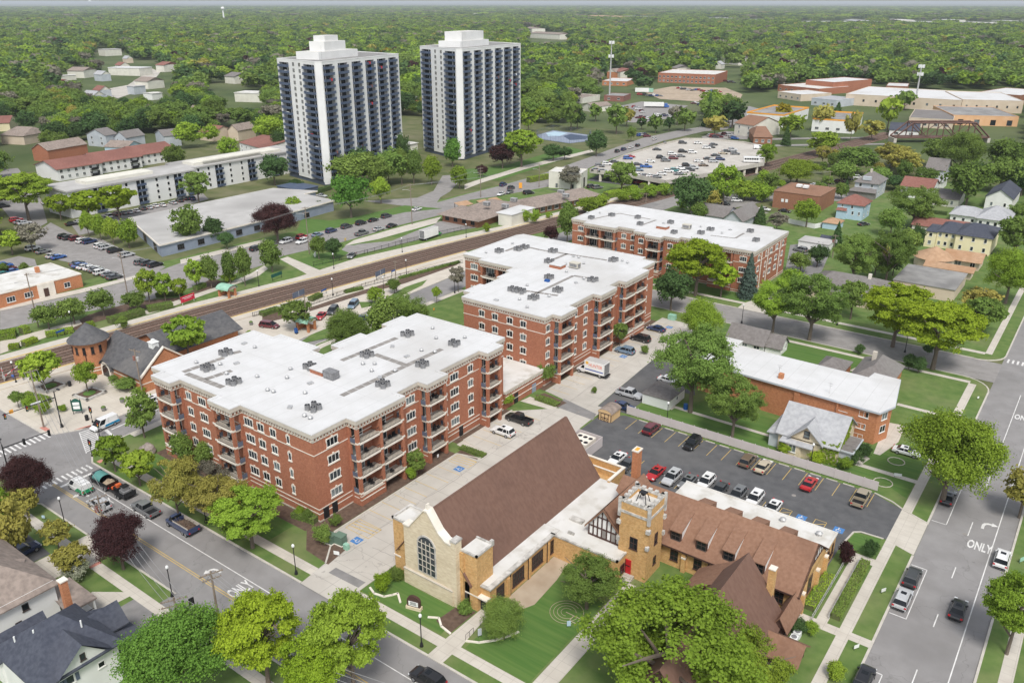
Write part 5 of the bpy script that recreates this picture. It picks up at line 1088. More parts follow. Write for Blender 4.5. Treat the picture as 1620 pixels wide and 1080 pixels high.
# right-hand neighbourhood
house('motel_block','x','x',0,1,0,1,1,1.1) if False else None
O=(-25.6,146.4,0); r=empty('orange_brick_flats',O); tag(r,'long two storey orange brick flats with a white flat roof and blue grey eaves','apartment block')
pl=[(-61.5,149.0),(-52,147.9),(-25.6,146.3),(-24.2,150.3),(-26.1,162.6),(-30.2,162.9),(-30.6,160),(-61,160.5)]
MB(O).prism(pl,-.1,6.5).build('wall',M['brick2'],r); MB(O).prism(offset(pl,.55),6.5,6.85).build('eaves',M['greysid'],r); MB(O).prism(offset(pl,.45),6.85,6.9).build('roof',M['tpo'],r)
f1=fr(-61.5,149,math.atan2(-2.7,35.9))
for u,w in ((3,1.8),(8.5,2.4),(14,2.),(19,1.6),(23.2,4.6),(29.6,2.1),(33.6,1.7)): window(r,O,f1,u,4.9,w,1.2,'metalw')
for u,w in ((3,1.7),(8.5,2.0),(14,1.7),(19.5,1.6),(33.4,1.7)): window(r,O,f1,u,2.5,w,1.1,'metalw')
for u,w in ((33.2,1.7),(27,1.7),(10,1.7)): window(r,O,f1,u,.4,w,1.0,'metalw')
f2=fr(-25.6,146.3,math.atan2(4.,1.4)); window(r,O,f2,2.2,4.6,1.7,1.4,'metalw'); window(r,O,f2,2.2,2.0,1.7,1.4,'metalw')
b=MB(O); fbox(b,f1,20.6,21.7,0,.5,-.1,6.5); fbox(b,f1,29.0,29.6-.9,0,.45,-.1,6.6); b.build('brick_pier',M['brick2'],r)
MB(O).box(-45.2,-44.3,149.4,150.3,6.8,7.9).build('chimney',M['brick2'],r)
for x,y in ((-45.6,151),(-35,148.4)): MB(O).tube([(x,y,6.9),(x,y,9.2)],.03).box(x-.5,x+.5,y-.03,y+.03,8.9,8.95).box(x-.35,x+.35,y-.03,y+.03,8.5,8.55).build('antenna',M['metal'],r)
r,off=house('ivy_house','pale house with a light grey gabled roof and ivy climbing its right wall','house',-39.2,-28.9,134.4,145.0,3.9,7.6,'x',0,'stone','shgrey',oh=.5,wf=None)
b=MB(off); gp=[(-36.6,-.1),(-31.6,-.1),(-31.6,3.9),(-34.2,6.3),(-36.8,3.9)]; xzslab(b,gp,133.9,136.5); b.build('gable_wall',M['stone'],r)
b=MB(off)
for s,xe in ((-1,-37.3),(1,-31.1)): xzslab(b,[(xe,3.4),(-34.2,6.4),(-34.2,6.65),(xe,3.65)] ,133.3,139.6)
b.build('gable_roof',M['shgrey'],r)
window(r,off,S_(133.9),-34.2,4.2,1.0,1.3,'dark');
b=MB(off).add([(-38.6,133.0,2.7),(-32.6,133.0,2.7),(-33.2,134.6,3.6),(-38.2,134.6,3.6),(-38.6,133.0,2.5),(-32.6,133.0,2.5)],[(0,1,2,3),(0,4,5,1)]); b.build('bay_roof',M['shgrey'],r)
MB(off).prism([(-38,134.4),(-37.4,133.3),(-35.0,133.3),(-34.2,134.4)],-.1,2.75).build('bay_window',M['stone'],r); window(r,off,S_(133.3),-36.2,1.0,1.3,1.5,'metalw',glass='glassl')
b=MB(off).box(-41.0,-38.2,134.9,141,-.1,3.1); b.build('side_wing',M['greysid'],r); MB(off).add([(-41.4,134.5,2.95),(-38.0,134.5,3.2),(-38.8,144,4.6),(-41.2,142,3.4)],[(0,1,2,3)]).add([(-41.4,134.5,2.75),(-38.0,134.5,3.0),(-38.0,134.5,3.2),(-41.4,134.5,2.95)],[(0,1,2,3)]).build('wing_roof',M['shgrey'],r)
window(r,off,fr(-39.2,134.4,-math.pi/2),-2.5,4.6,.9,1.3,'dark') if False else None
MB(off).box(-28.9,-26.8,136.0,141.5,-.1,2.6).box(-29,-26.4,135.6,142,2.6,2.85).build('porch',M['greysid'],r); MB(off).box(-28.8,-26.6,135.8,141.8,2.85,2.9).build('porch_roof',M['shmid'],r)
b=MB(off)
for k in range(700):
 if k%10<6: x=rng.uniform(-33.6,-28.7); z=rng.uniform(0,min(4.2,2.0+abs(x+34)*.9)); y=134.4-rng.uniform(.02,.28)
 else: x=-28.9+rng.uniform(.02,.2); y=rng.uniform(134.4,141.5); z=rng.uniform(2.8,4.+2.8*min(1,(y-134)/6.));
 s=rng.uniform(.1,.22); a=[rng.uniform(-1,1) for _ in range(6)]
 b.quad((x-s,y+a[0]*.08,z-s),(x+s,y+a[1]*.08,z-s*.6),(x+s*.8,y+a[2]*.08,z+s),(x-s*.8,y+a[3]*.08,z+s*.7))
IVY=b
ivy_root,ivy_off=r,off
house('white_garage','small white garage with a grey roof beside the silver pickup truck','garage',-67.7,-61.8,136.5,143.6,2.4,3.0,'x',1.5,'white','shmid',oh=.15,wr=(1,[(1,.9)],.7))
r,off=house('garden_shed','tan shed with dark crossed doors and a barrel roof, by the lot corner','shed',-71.1,-68.4,125.2,128.8,1.9,1.95,'x',0,'tan_ply','shtaupe',oh=.1)
b=MB(off); n=8
for i in range(n):
 a,c=R_(180*i/n),R_(180*(i+1)/n); q=lambda t,y:(-69.75+1.55*math.cos(t),y,1.85+.75*math.sin(t))
 b.quad(q(c,125),q(a,125),q(a,129),q(c,129)); b.tri(q(a,125.05),q(c,125.05),(-69.75,125.05,1.85),1)
b.build('barrel_roof',[M['shtaupe'],M['tan_ply']],r)
b=MB(off).box(-70.55,-68.95,125.1,125.2,.1,1.75); b.build('door',M['tan_ply'],r); b=MB(off)
for x in (-70.55,-69.75,-68.95): b.box(x-.05,x+.05,125.04,125.1,.1,1.75)
for z in (.1,.85,1.7): b.box(-70.55,-68.95,125.04,125.1,z,z+.08)
for x0 in (-70.5,-69.7):
 for s in (0,1): b.add([(x0+.7*s,125.05,.15),(x0+.7*s+.08,125.05,.15),(x0+.7*(1-s)+.08,125.05,.85),(x0+.7*(1-s),125.05,.85)],[(0,1,2,3) if s==0 else (0,1,2,3)])
for x,y in ((-71.1,125.2),(-68.4,125.2)): b.box(x-.06,x+.06,y-.06,y+.02,0,1.9)
b.build('door_brace',M['dkbrown'],r)
O=(-67.5,111,.1); r=empty('chiller_enclosure',O); tag(r,'rooftop style chiller with six fans inside a grey fenced enclosure','chiller')
MB().box(-2.6,-2.5,-.6,5.4,0,2).box(2.3,2.4,-.6,5.4,0,2).box(-2.5,2.3,5.3,5.4,0,2).box(-2.5,2.3,-.6,-.5,0,2).build('fence',M['vinyl'],r); c=MB().box(-1.9,1.5,1.0,4.6,0,1.9).build('chiller',M['trim'],r)
for i in range(3):
 for j in range(2): MB().cyl((-1.25+i*1.1,1.9+j*1.7),.42,.42,1.9,1.93,14).build('fan',M['black'],c)
O=(-44,130.3,.1); r=empty('vinyl_fence',O); tag(r,'long grey panel fence along the back of the church lot','fence')
for i in range(20):
 x=-67.7+i*2.35; MB((O[0],O[1],0)).box(x+.06,x+2.29,130.27,130.33,.15,1.85).build('fence_panel',M['vinyl'],r); MB((O[0],O[1],0)).box(x-.07,x+.07,130.23,130.37,.1,1.98).build('fence_post',M['vinyl'],r)
house('white_cottage','low white cottage with a brown grey roof behind the white motel roof','cottage',-66,-57.3,175,181.4,2.4,5.0,'x',0,'white','shmid',wf=(3,[(1,1.2)],1.4))
house('white_cottage','smaller white cottage wing with a gable end and one side window','cottage',-57.1,-53.6,176.2,181,2.2,4.3,'x',0,'white','shmid',wr=(2,[(.9,1.3)],.7))
house('white_annex','flat white annex in front of the low white cottage','annex',-66,-62,171.2,174.7,2.4,2.45,'x',.3,'white','tpo',oh=.1)
house('brick_bungalow','brick bungalow with a brown grey hipped roof behind the motel roof','house',-43.4,-38.2,168.6,177,2.6,4.4,'x',2.6,'brick2','shmid',oh=.3)
house('brick_bungalow','brick bungalow with a brick chimney and brown grey roof behind the motel','house',-36.2,-28.6,168.2,181,2.8,5.4,'y',3.5,'brick2','shmid',oh=.4,chim=(-33.6,176,'tan'))
house('ranch_house','long house with a weathered grey brown roof behind the street trees','house',-62.5,-42,221,238,3.3,6.2,'x',5,'beige','shmid',chim=(-48.4,229,'trim'),oh=.6)
r,off=house('yellow_house','two storey pale yellow house with dark blue hipped roofs','house',-38.5,-28.2,294.2,311,6.0,8.4,'x',4.0,'cream','shdark',wf=(3,[(1.1,1.4),(4.1,1.4)],.9),oh=.4)
r2,off=house('yellow_house','two storey pale yellow wing with a dark blue hipped roof, left part','house',-44.3,-38.6,296,311,5.6,7.6,'x',2.6,'cream','shdark',wf=(3,[(1.1,1.3),(3.9,1.2)],.9),oh=.4)
house('yellow_house','narrow pale yellow end wing with a flat dark blue roof','house',-47.6,-44.4,295,306,5.4,5.9,'x',1,'cream','shdark',wf=(1,[(1.1,1.3),(3.7,1.2)],1.),oh=.3)
O=(-36,270,0); r=empty('orange_roof_hall',O); tag(r,'building with an orange tan roof around a round hipped corner','hall')
b=MB(O); roofgable(b,-38,-28,274.5,284,2.9,4.6,'x',.5,0,1); roofgable(b,-41,-28.4,263.5,269,2.6,3.4,'x',.5,0,1); b.cyl((-40.5,274),6.2,.1,2.9,6.0,14,0); b.build('roof',[M['shorange'],M['beige']],r)
MB(O).box(-37.5,-28.2,275,283.5,-.1,2.9).box(-40.5,-28.6,264,268.5,-.1,2.6).cyl((-40.5,274),5.6,5.6,-.1,2.9,14).build('wall',M['beige'],r); window(r,O,S_(275),-34,.8,1.8,1.6,'metalw'); window(r,O,S_(275),-30,.8,1.4,1.6,'metalw')
house('flat_roof_building','low building with a stained grey flat roof in front of the orange roof','hall',-44.5,-29,240,258,3.6,3.7,'x',.6,'beige','dkgravel',oh=.2)
house('grey_roof_house','white house with a wide grey hipped roof behind the yellow house','house',-38,-28.5,333.5,350,3.8,7.0,'x',5,'white','shgrey',wf=(4,[(1.2,1.4)],1.1),oh=.7)
house('grey_roof_house','lower white wing with a grey roof behind the yellow house','house',-47,-38.2,335,348,3.6,5.6,'x',3,'white','shgrey',wf=(3,[(1.2,1.2)],1.),oh=.6)
house('brown_roof_house','long low house with a red brown roof behind the yellow house','house',-55,-38.6,311.5,324,3.2,5.0,'x',0,'offwhite','shred',wf=(4,[(1,1.2)],1.2))
r,off=house('brown_hall','big brown brick hall with a brown mansard roof behind the rear block','hall',-108.3,-90.4,321,341,6.6,8.6,'x',5,'tbrick','shbrown2',oh=.15)
for x in (-104.5,-102.9): MB(off).box(x-.5,x+.5,320.9,321,2.6,3.8).build('sign_panel',M['signwhite'],r)
MB(off).box(-101.5,-99.6,326,328,8,8.9).box(-98.8,-96.9,325.6,327.6,8,8.9).build('roof_unit',M['signwhite'],r)
r,off=house('blue_house','light blue two storey house with a red brown hipped roof','house',-82.8,-73.6,318,328.5,6.0,8.6,'x',4.6,'lblue','shred',wf=(4,[(2.0,1.3)],.8),wr=(2,[(1.2,1.2),(4.2,1.2)],.8),oh=.5)
MB(off).box(-82.6,-79.2,316.9,318,-.1,3.3).build('porch',M['lblue'],r); MB(off).add([(-82.9,316.5,3.3),(-78.9,316.5,3.3),(-79.2,318,4.1),(-82.6,318,4.1)],[(0,1,2,3)]).build('porch_roof',M['shred'],r); window(r,off,S_(318),-81,4.4,.7,1.1,'metalw'); window(r,off,S_(318),-77.5,4.2,.8,1.2,'metalw')
house('blue_garage','light blue garage with an orange brown hipped roof','garage',-82,-76.6,299,305.5,2.5,3.7,'x',2.6,'lblue','shorange',oh=.3)
r,off=house('grey_foursquare','grey two storey house with a steep grey hipped roof and a porch','house',-88.2,-79.2,360.5,374.5,6.4,9.8,'x',4.4,'greysid','shmid',wf=(2,[(4.3,1.4)],1.1),wr=(2,[(1.4,1.4),(4.3,1.4)],1.),oh=.6,chim=(-84,367,'tan'))
MB(off).add([(-90.2,357,2.9),(-78.6,357,2.9),(-79.4,360.5,3.9),(-88.2,360.5,3.9),(-90.2,357,2.7),(-78.6,357,2.7)],[(0,1,2,3),(0,4,5,1)]).box(-89.5,-79.2,357.6,360.5,-.1,2.8).build('porch',M['shmid'],r); MB(off).box(-85.6,-82.4,361,362.6,7.0,8.4).build('dormer',M['greysid'],r)
house('white_shed_garage','long white garage with a flat grey roof beside the rear block','garage',-80.5,-70.8,268.5,275.5,2.7,3.0,'x',2,'white','gravel',oh=.2)
house('white_wall_shed','dark blue roofed shed beside the white garage','shed',-76,-71.5,277,281,2.2,3.0,'x',0,'greysid','shdark')
house('grey_bungalow','grey bungalow with a dark grey roof behind the rear block, left part','house',-124.5,-111.5,281,294,3.4,6.0,'x',0,'greysid','shmid')
house('grey_bungalow','grey bungalow with a blue grey gable facing the rear block, right part','house',-111.3,-104.4,279.5,297,3.6,6.6,'y',0,'greysid','shmid',wf=(2,[(1.2,1.3)],.9),oh=.6)
house('red_roof_house','house with a red brown gabled roof among the right-hand trees','house',-72.5,-60.5,371,384,4.8,7.6,'x',0,'white','shred')
house('grey_roof_cottage','white cottage with a pale grey roof behind the red roofed house','house',-72,-61,394,406,3.8,6.2,'x',3,'white','shgrey')
house('dark_gable_house','house with a steep dark grey roof at the back of the right-hand trees','house',-73,-64.5,420,432,4.4,8.6,'x',0,'greysid','shmid')
r,off=house('white_gable_house','white house with a dark blue roof and a front gable near the right edge','house',-40.6,-31.4,368,391,5.0,8.0,'y',0,'white','shdark',wf=(2,[(1.4,1.5)],.9),wr=(4,[(1.4,1.4)],.9),oh=.4)
house('cream_cottage','cream cottage with a grey roof under the big right-hand tree','house',-58,-49,362,376,3.4,5.8,'x',0,'offwhite','shmid',wf=(2,[(1,1.6)],1.))
r,off=house('white_house','white clapboard house with a mottled brown roof at the left edge','house',-120,-98.8,24,35.0,6.4,10.4,'x',6.5,'white','shtaupe',oh=.6,wr=None)
MB(off).add([(-105.6,31.5,8.4),(-105.6,34.8,6.9),(-102.4,33.2,7.0)],[(0,1,2)]).build('roof_dormer',M['shtaupe'],r)
f=E_(-98.8)
for y,z in ((27.2,4.6),(30.,2.2),(31.2,4.2)): window(r,off,f,y,z,.8,1.0,'dark',glass='glassd')
MB(off).add([(-98.8,34.6,3.6),(-95.6,34.4,3.0),(-95.6,38.4,3.0),(-102.5,38.4,3.0),(-102.5,35,3.6)],[(0,1,2,3,4)]).add([(-95.6,34.4,3.0),(-95.6,34.4,2.75),(-95.6,38.4,2.75),(-95.6,38.4,3.0)],[(0,1,2,3)]).build('porch_roof',M['shtaupe'],r)
b=MB(off).box(-98.7,-95.7,34.6,38.2,-.1,.6)
for y in (34.8,36.4,38.0): b.box(-95.9,-95.7,y-.12,y+.12,.6,2.9)
b.box(-98.6,-98.4,38,38.2,.6,2.9); b.build('porch',M['white'],r); b=MB(off)
for y in np.arange(34.9,38.1,.2): b.box(-95.82,-95.78,y-.02,y+.02,.7,1.5)
b.box(-95.84,-95.76,34.8,38.1,1.5,1.56); b.build('railing',M['black'],r)
O=(-88,30,0); r=empty('white_house',O); tag(r,'white house with a dark blue grey cross gabled roof at the bottom left','house'); H_='shdark'
MB(O).box(-92.6,-82.6,25.4,34.2,-.1,6.0).box(-96,-92.6,25.2,31,-.1,4.4).build('wall',M['white'],r)
b=MB(O); roofgable(b,-92.8,-82.4,25.2,34.4,6.0,9.8,'y',.4,0,1,4.2); b.build('roof',[M[H_],M['white']],r)
b=MB(O); v=[(-81.6,27.0,6.0),(-81.6,33.2,6.0),(-81.6,30.1,8.7),(-86.6,30.1,8.7),(-85.0,27.0,6.2),(-85,33.2,6.2)]; b.add(v,[(0,2,3,4)[::-1],(1,5,3,2)[::-1]][0:0]+[(0,2,3,4),(2,1,5,3)]); b.build('gable_roof',M[H_],r)
MB(O).add([(-82.2,27.3,5.6),(-82.2,32.9,5.6),(-82.2,30.1,8.35)],[(0,1,2)]).box(-82.6,-82.3,27.2,33,5.2,5.6).build('gable_wall',M['white'],r)
window(r,O,E_(-82.2),30.1,6.3,.6,.9,'dark')
for y,z in ((28.4,3.9),(32.0,3.6),(27.,3.9)):
 window(r,O,E_(-82.6),y,z,1.0 if y<32 else .8,1.4 if y<32 else .8,'metalw')
 if y<32:
  q=MB(O)
  for s in (-.85,.85): q.box(-82.6,-82.5,y+s-.2,y+s+.2,z,z+1.45)
  q.build('shutter',M['balcd'],r)
b=MB(O); b.add([(-95,36.2,3.0),(-83.,39.6,3.0)][0:0]+[(-92.8,34.3,4.4),(-82.0,34.3,4.4),(-81.4,38.4,3.0),(-92.8,38.4,3.0)],[(0,1,2,3)]); b.add([(-81.4,38.4,3.0),(-81.4,38.4,2.75),(-92.8,38.4,2.75),(-92.8,38.4,3.0)],[(0,1,2,3)]); b.build('porch_roof',M[H_],r)
MB(O).box(-92.4,-82.4,34.3,37.8,-.1,2.9).build('porch',M['white'],r)
b=MB(O); roofgable(b,-90.2,-86.6,33,37.4,4.6,6.6,'y',.3,0,1); b.build('gable_roof',[M[H_],M['white']],r)
b=MB(O); roofgable(b,-96.2,-92.6,25,31.2,4.2,6.2,'y',.3,0,1); b.build('wing_roof',[M[H_],M['white']],r)
c=MB(O).box(-93.6,-92.8,33.6,34.4,4,9.6).build('chimney',M['brick2'],r); MB(O).box(-93.7,-92.7,33.5,34.5,9.6,9.75).build('cap',M['trim'],c)
for i,(x,y,z) in enumerate(((-85.2,31.9,8.6),(-88,27.9,8.6),(-90,26.5,7.6))): MB(O).cyl((x,y),.1,.1,z-.5,z+.45,8).build('vent_pipe',M['signwhite'],r)
house('brown_flat_house','house with a dark brown flat roof in the bottom left corner','house',-104,-96.4,16,25,3.4,3.6,'x',.5,'white','shbrown',oh=.2)
# distant buildings
BX=lambda *a,**k: pxbox(*a,**k)
BX('cream_house','cream house with a brown gabled roof beside the orange striped store','house','F1',7,(1100,770),(1300,800),(1385,740),'offwhite','shbrown2',kind='gable',zr=11,axis='x',wF=(2,[(1.2,1.6),(4.2,1.6)],1.2))
BX('brick_house','low brown brick house with a brown roof beyond the parking deck','house','F1',4,(1300,920),(1500,925),(1600,850),'tbrick','shbrown2',kind='gable',zr=8,axis='x',hip=3,wF=(3,[(1,1.6)],1.6),style='metalw')
r,W,D=BX('striped_store','long white store with an orange stripe and a grey flat roof','store','F1',7,(1225,670),(1620,700),(1620,600),'white','dkgravel',band='orange',par=.9)
r,W,D=BX('striped_store','white store with an orange stripe, right section behind the bare trees','store',4,7,(330,730),(590,745),(720,700),'white','dkgravel',band='orange',par=.9)
BX('beige_warehouse','huge beige block warehouse with a white flat roof','warehouse',4,8,(535,575),(1240,615),(1250,560),'beige','tpo',wF=(9,[(3,1.8)],1.5),style='blank')
BX('beige_warehouse','right end of the beige warehouse with small square windows','warehouse',4,8.4,(1246,610),(1620,620),(1620,570),'beige','tpo',wF=(6,[(3.4,1.6)],1.2),style='blank')
BX('white_roof_store','white roofed red brick store at the far right edge','store',4,7,(1330,565),(1600,585),(1620,545),'tbrick','tpo')
BX('peach_workshop','peach coloured workshop with roller doors and a grey roof','workshop',4,6,(1190,705),(1590,715),(1590,660),'peach','dkgravel',wF=(4,[(.3,3.4)],3.2),style='blank')
BX('grey_roof_shop','grey roofed shop with beige walls left of the peach workshop','shop',4,5.5,(920,720),(1190,735),(1200,680),'beige','shmid')
BX('blue_roof_shed','white shed with a dark blue grey roof beside the truss bridge','shed',4,4,(800,790),(980,800),(1000,760),'white','shdark',kind='gable',zr=6.5,axis='x')
BX('brick_complex','orange red brick offices with white roofs, upper block','office',4,9,(290,490),(460,505),(490,470),'brick','tpo')
BX('brick_complex','orange red brick offices with white roofs, lower block','office',4,5,(120,520),(370,545),(420,515),'brick','tpo2')
BX('low_store','low beige store with a white roof in front of the brick offices','store',4,5,(120,560),(260,580),(290,550),'beige','tpo')
BX('blue_metal_shed','pale blue metal shed near the beige warehouse','shed',4,5,(325,600),(480,615),(490,590),'greysid','shgrey')
BX('square_store','small dark brick store with a white roof before the far trees','store',4,5,(780,525),(910,530),(920,512),'tbrick','tpo')
BX('brick_school','long red brick school with two rows of pale windows','school','F1',9,(280,240),(890,262),(1130,225),'brick','tpo2',wF=(14,[(1.2,1.8),(5,1.8)],2.2),style='metalw')
BX('workshop_row','low brown roofed workshops left of the cell tower','workshop',3,4,(330,590),(470,600),(480,575),'offwhite','shtaupe')
BX('red_workshop','small red workshop behind the cell tower','workshop',3,4,(600,585),(720,590),(720,572),'shred','dkgravel')
BX('brick_garage','low brick building with a white roof left of the construction yard','garage',3,4,(590,495),(740,500),(750,480),'brick2','tpo')
BX('small_gable','small white gabled shed near the left parked cars','shed',3,4,(470,640),(530,650),(545,625),'offwhite','shtaupe',kind='gable',zr=6,axis='y')
BX('cream_row','long cream house row behind the right tower','house',3,4,(210,690),(330,695),(335,665),'offwhite','shtaupe',kind='gable',zr=6,axis='x')
BX('brick_chapel','brick house with a grey gabled roof at the far left','house','L4',6,(300,330),(450,345),(585,260),'brick','shtaupe',kind='gable',zr=9,axis='y')
BX('blue_barn_house','blue grey house with a barn roof and a white balcony','house','L4',6.5,(820,190),(1000,205),(1030,180),'greysid','shmid',kind='gable',zr=9.5,axis='y',wF=(2,[(1,1.6),(3.8,1.6)],1.4))
BX('blue_gable_house','pale blue gabled house beside the barn roofed house','house','L4',6,(1085,215),(1195,225),(1300,190),'greysid','shmid',kind='gable',zr=9,axis='y',wF=(2,[(3.5,1.3)],.9))
BX('blue_shed_house','low pale blue house with a brown roof behind the red roofed flats','house','L4',3.5,(990,310),(1200,320),(1200,280),'lblue','shtaupe',kind='gable',zr=6,axis='x')
BX('brown_roof_villa','house with a wide brown grey roof at the left edge','house','L4',5,(0,200),(220,210),(230,150),'beige','shtaupe',kind='gable',zr=8.5,axis='x',hip=3)
BX('red_roof_villa','cream house with a red brown roof at the top left','house','L4',5,(-40,90),(85,85),(90,40),'cream','shred',kind='gable',zr=8,axis='x')
BX('gable_cottage','white gabled cottage behind the long flats','house',1,6,(945,810),(1000,830),(1040,800),'greysid','shmid',kind='gable',zr=8.5,axis='y')
BX('gable_cottage','brown gabled cottage left of the white tower, nearer the tower','house',1,6,(1390,790),(1450,795),(1480,770),'beige','shtaupe',kind='gable',zr=9,axis='y')
BX('gable_cottage','brown roofed cottage left of the white tower, farther from it','house',1,5,(1215,800),(1300,810),(1330,780),'beige','shred',kind='gable',zr=8,axis='x')
BX('dark_shed','small dark shed with a white van beside it near the left street','shed','L4',4,(340,490),(440,500),(450,470),'greysid','shmid')
far=[(1,660,425,850,430,'white roofed low store among the far left trees','tpo'),(1,410,440,510,442,'cream roofed house among the far left trees','shtaupe'),(1,1370,470,1430,475,'grey roofed house left of the white tower','shmid'),(1,1430,575,1620,580,'white flat roofed block left of the white tower','tpo2'),(1,820,500,900,505,'tan roofed house in the far left clearing','shtaupe'),(1,950,405,1000,408,'brick store in the far left clearing','shred'),(1,330,320,370,325,'pale roofed house in the far left wood','gravel'),(1,600,315,640,318,'far pale rooftop in the left wood','gravel'),(3,500,108,600,112,'far orange roofed school left part','shorange'),(3,630,112,700,116,'far orange roofed school right part','shorange'),(3,720,110,850,114,'far school with a spire and pale roof','gravel'),(3,1240,122,1360,126,'far white roofed plant on the horizon woods','tpo'),(3,1490,132,1570,135,'far white domed works at the horizon','tpo'),(4,260,146,330,150,'far white warehouse, leftmost of the horizon row','tpo'),(4,370,146,520,150,'far white warehouse, second of the horizon row','tpo'),(4,520,138,650,148,'far bluish warehouse, third of the horizon row','shgrey'),(4,790,132,860,138,'far pale warehouse in the middle of the horizon','tpo2'),(4,880,146,1050,152,'far white warehouse right of the middle','tpo'),(4,1060,132,1170,138,'far white warehouse standing slightly higher','tpo'),(4,1225,150,1420,160,'far beige offices at the right horizon','tpo2'),(4,1420,140,1620,150,'far grey offices at the right edge horizon','gravel'),(3,150,215,330,225,'roofs of a far housing cluster right of the tower','shtaupe'),(3,110,185,160,190,'far brown roof right of the tower','shtaupe'),(2,1300,86,1340,92,'far white building left of the right tower','tpo'),(4,320,370,380,376,'white roofed cottage in the right woods','gravel'),(4,600,360,690,365,'pale roofed cottage beside the purple tree','gravel'),(4,1470,310,1510,315,'white house in the far right woods','tpo'),(4,920,290,950,295,'far white house in the right woods','tpo'),(3,1010,420,1040,425,'house roof in front of the far wood','shmid'),(3,660,440,700,446,'red roofed house behind the cell tower','shred'),(3,1330,360,1420,370,'grey roofs behind the red school','shmid')]
for t,x0,y0,x1,y1,lab,rf in far:
 a=g(t,x0,y0,6.); c=g(t,x1,y1,6.); d=math.hypot(*a); dep=min(60,8+d*.012); u=Vector((c[0]-a[0],c[1]-a[1])); W=u.length; rot=math.atan2(u.y,u.x); hh=4.5+min(9,d*.003)
 r=empty('distant_building',(a[0],a[1],0),rot); tag(r,lab,'building'); MB().box(0,W,0,dep,0,hh).build('wall',M['offwhite'],r); b=MB()
 if rf in('tpo','tpo2','gravel'): b.box(-.3,W+.3,-.3,dep+.3,hh,hh+.6)
 else: roofgable(b,0,W,0,dep,hh,hh+3,'x',.6,0,0)
 b.build('roof',M[rf],r)
hq=random.Random(77); HS=[]
while len(HS)<64:
 x=hq.uniform(10,1610); y=hq.choice([hq.uniform(60,190),hq.uniform(100,160),hq.uniform(45,110)])
 if 425<x<850 and y<300:
  if hq.random()<.85: continue
 if (980<x<1340 and 118<y<205) or (1340<x and 125<y) or (840<x<1010 and y>150) or y>175 and x>800: continue
 p=g(0,x,y,0)
 if any((x-a)**2/9+(y-b)**2*4<300 for a,b,*_ in HS): continue
 HS.append((x,y,p))
HS.sort()
for i,(x,y,p) in enumerate(HS):
 rc=hq.choice([('shgrey','grey'),('shtaupe','brown grey'),('shmid','dark grey'),('shred','red brown'),('tpo2','white'),('gravel','pale grey')]); W=hq.uniform(9,17); D=hq.uniform(8,11); rt=R_(hq.choice([0,90])+hq.uniform(-8,8)); hh=hq.uniform(4.5,7)
 r=empty('suburban_house',(p[0],p[1],0),rt); tag(r,'%s roofed house among the far trees, %s of these from the left'%(rc[1],'%d%s'%(i+1,{1:'st',2:'nd',3:'rd'}.get((i+1)%10 if i not in(10,11,12) else 0,'th'))),'house','houses in the tree covered suburb'); MB().box(-W/2,W/2,-D/2,D/2,0,hh).build('wall',M[hq.choice(['white','offwhite','beige','greysid','brick2'])],r); b=MB(); roofgable(b,-W/2,W/2,-D/2,D/2,hh,hh+(3.2 if 'sh' in rc[0] else .3),'x',.4,0,1); b.build('roof',[M[rc[0]],M['offwhite']],r)
# vehicles
PC={'white':(.74,.74,.73),'silver':(.46,.47,.48),'grey':(.17,.175,.18),'dark grey':(.055,.058,.062),'black':(.012,.012,.014),'navy blue':(.022,.042,.115),'blue':(.03,.11,.36),'red':(.42,.018,.022),'maroon':(.13,.018,.025),'beige':(.48,.41,.30),'brown':(.16,.115,.08),'slate blue':(.16,.23,.31),'teal':(.05,.22,.22),'tan':(.33,.28,.20),'green':(.05,.28,.07)}
_pm={}
def paint(c):
 if c not in _pm:
  m=mat(c.replace(' ','_')+'_car_paint',PC[c],.28,spec=.55); m.node_tree.nodes['Principled BSDF'].inputs['Coat Weight'].default_value=.6; _pm[c]=m
 return _pm[c]
KIND={  # length, width, stations (x, top, halfwidth), greenhouse (base rear, base front, roof rear, roof front, belt, roof z)
 'sedan':(4.7,1.82,[(-2.35,.66,.76),(-2.27,.86,.84),(-1.6,.95,.91),(0,.93,.91),(1.15,.91,.91),(1.85,.82,.88),(2.22,.68,.81),(2.35,.52,.7)],(-1.85,1.1,-1.05,.2,.9,1.42)),
 'suv':(4.75,1.9,[(-2.38,.80,.82),(-2.32,1.0,.91),(-1.5,1.04,.95),(0,1.03,.95),(1.2,1.02,.94),(1.9,.95,.91),(2.28,.8,.84),(2.38,.55,.76)],(-2.26,1.2,-1.9,.35,1.0,1.70)),
 'minivan':(5.0,1.95,[(-2.5,.85,.84),(-2.44,1.02,.93),(-1.5,1.04,.97),(0,1.03,.97),(1.4,1.0,.96),(2.05,.9,.92),(2.4,.72,.84),(2.5,.5,.76)],(-2.4,1.65,-2.1,.6,1.0,1.74)),
 'pickup':(5.7,2.0,[(-.95,1.08,.97),(0,1.1,.98),(1.4,1.1,.98),(2.2,1.04,.96),(2.68,.92,.9),(2.82,.6,.84)],(-.85,1.45,-.7,.75,1.05,1.85)),
 'van':(5.2,1.98,[(-2.6,.9,.93),(-2.55,1.1,.97),(-1,1.12,.99),(1.0,1.12,.99),(1.8,1.02,.97),(2.4,.82,.9),(2.6,.55,.82)],(-2.5,1.9,-2.45,1.0,1.1,2.05))}
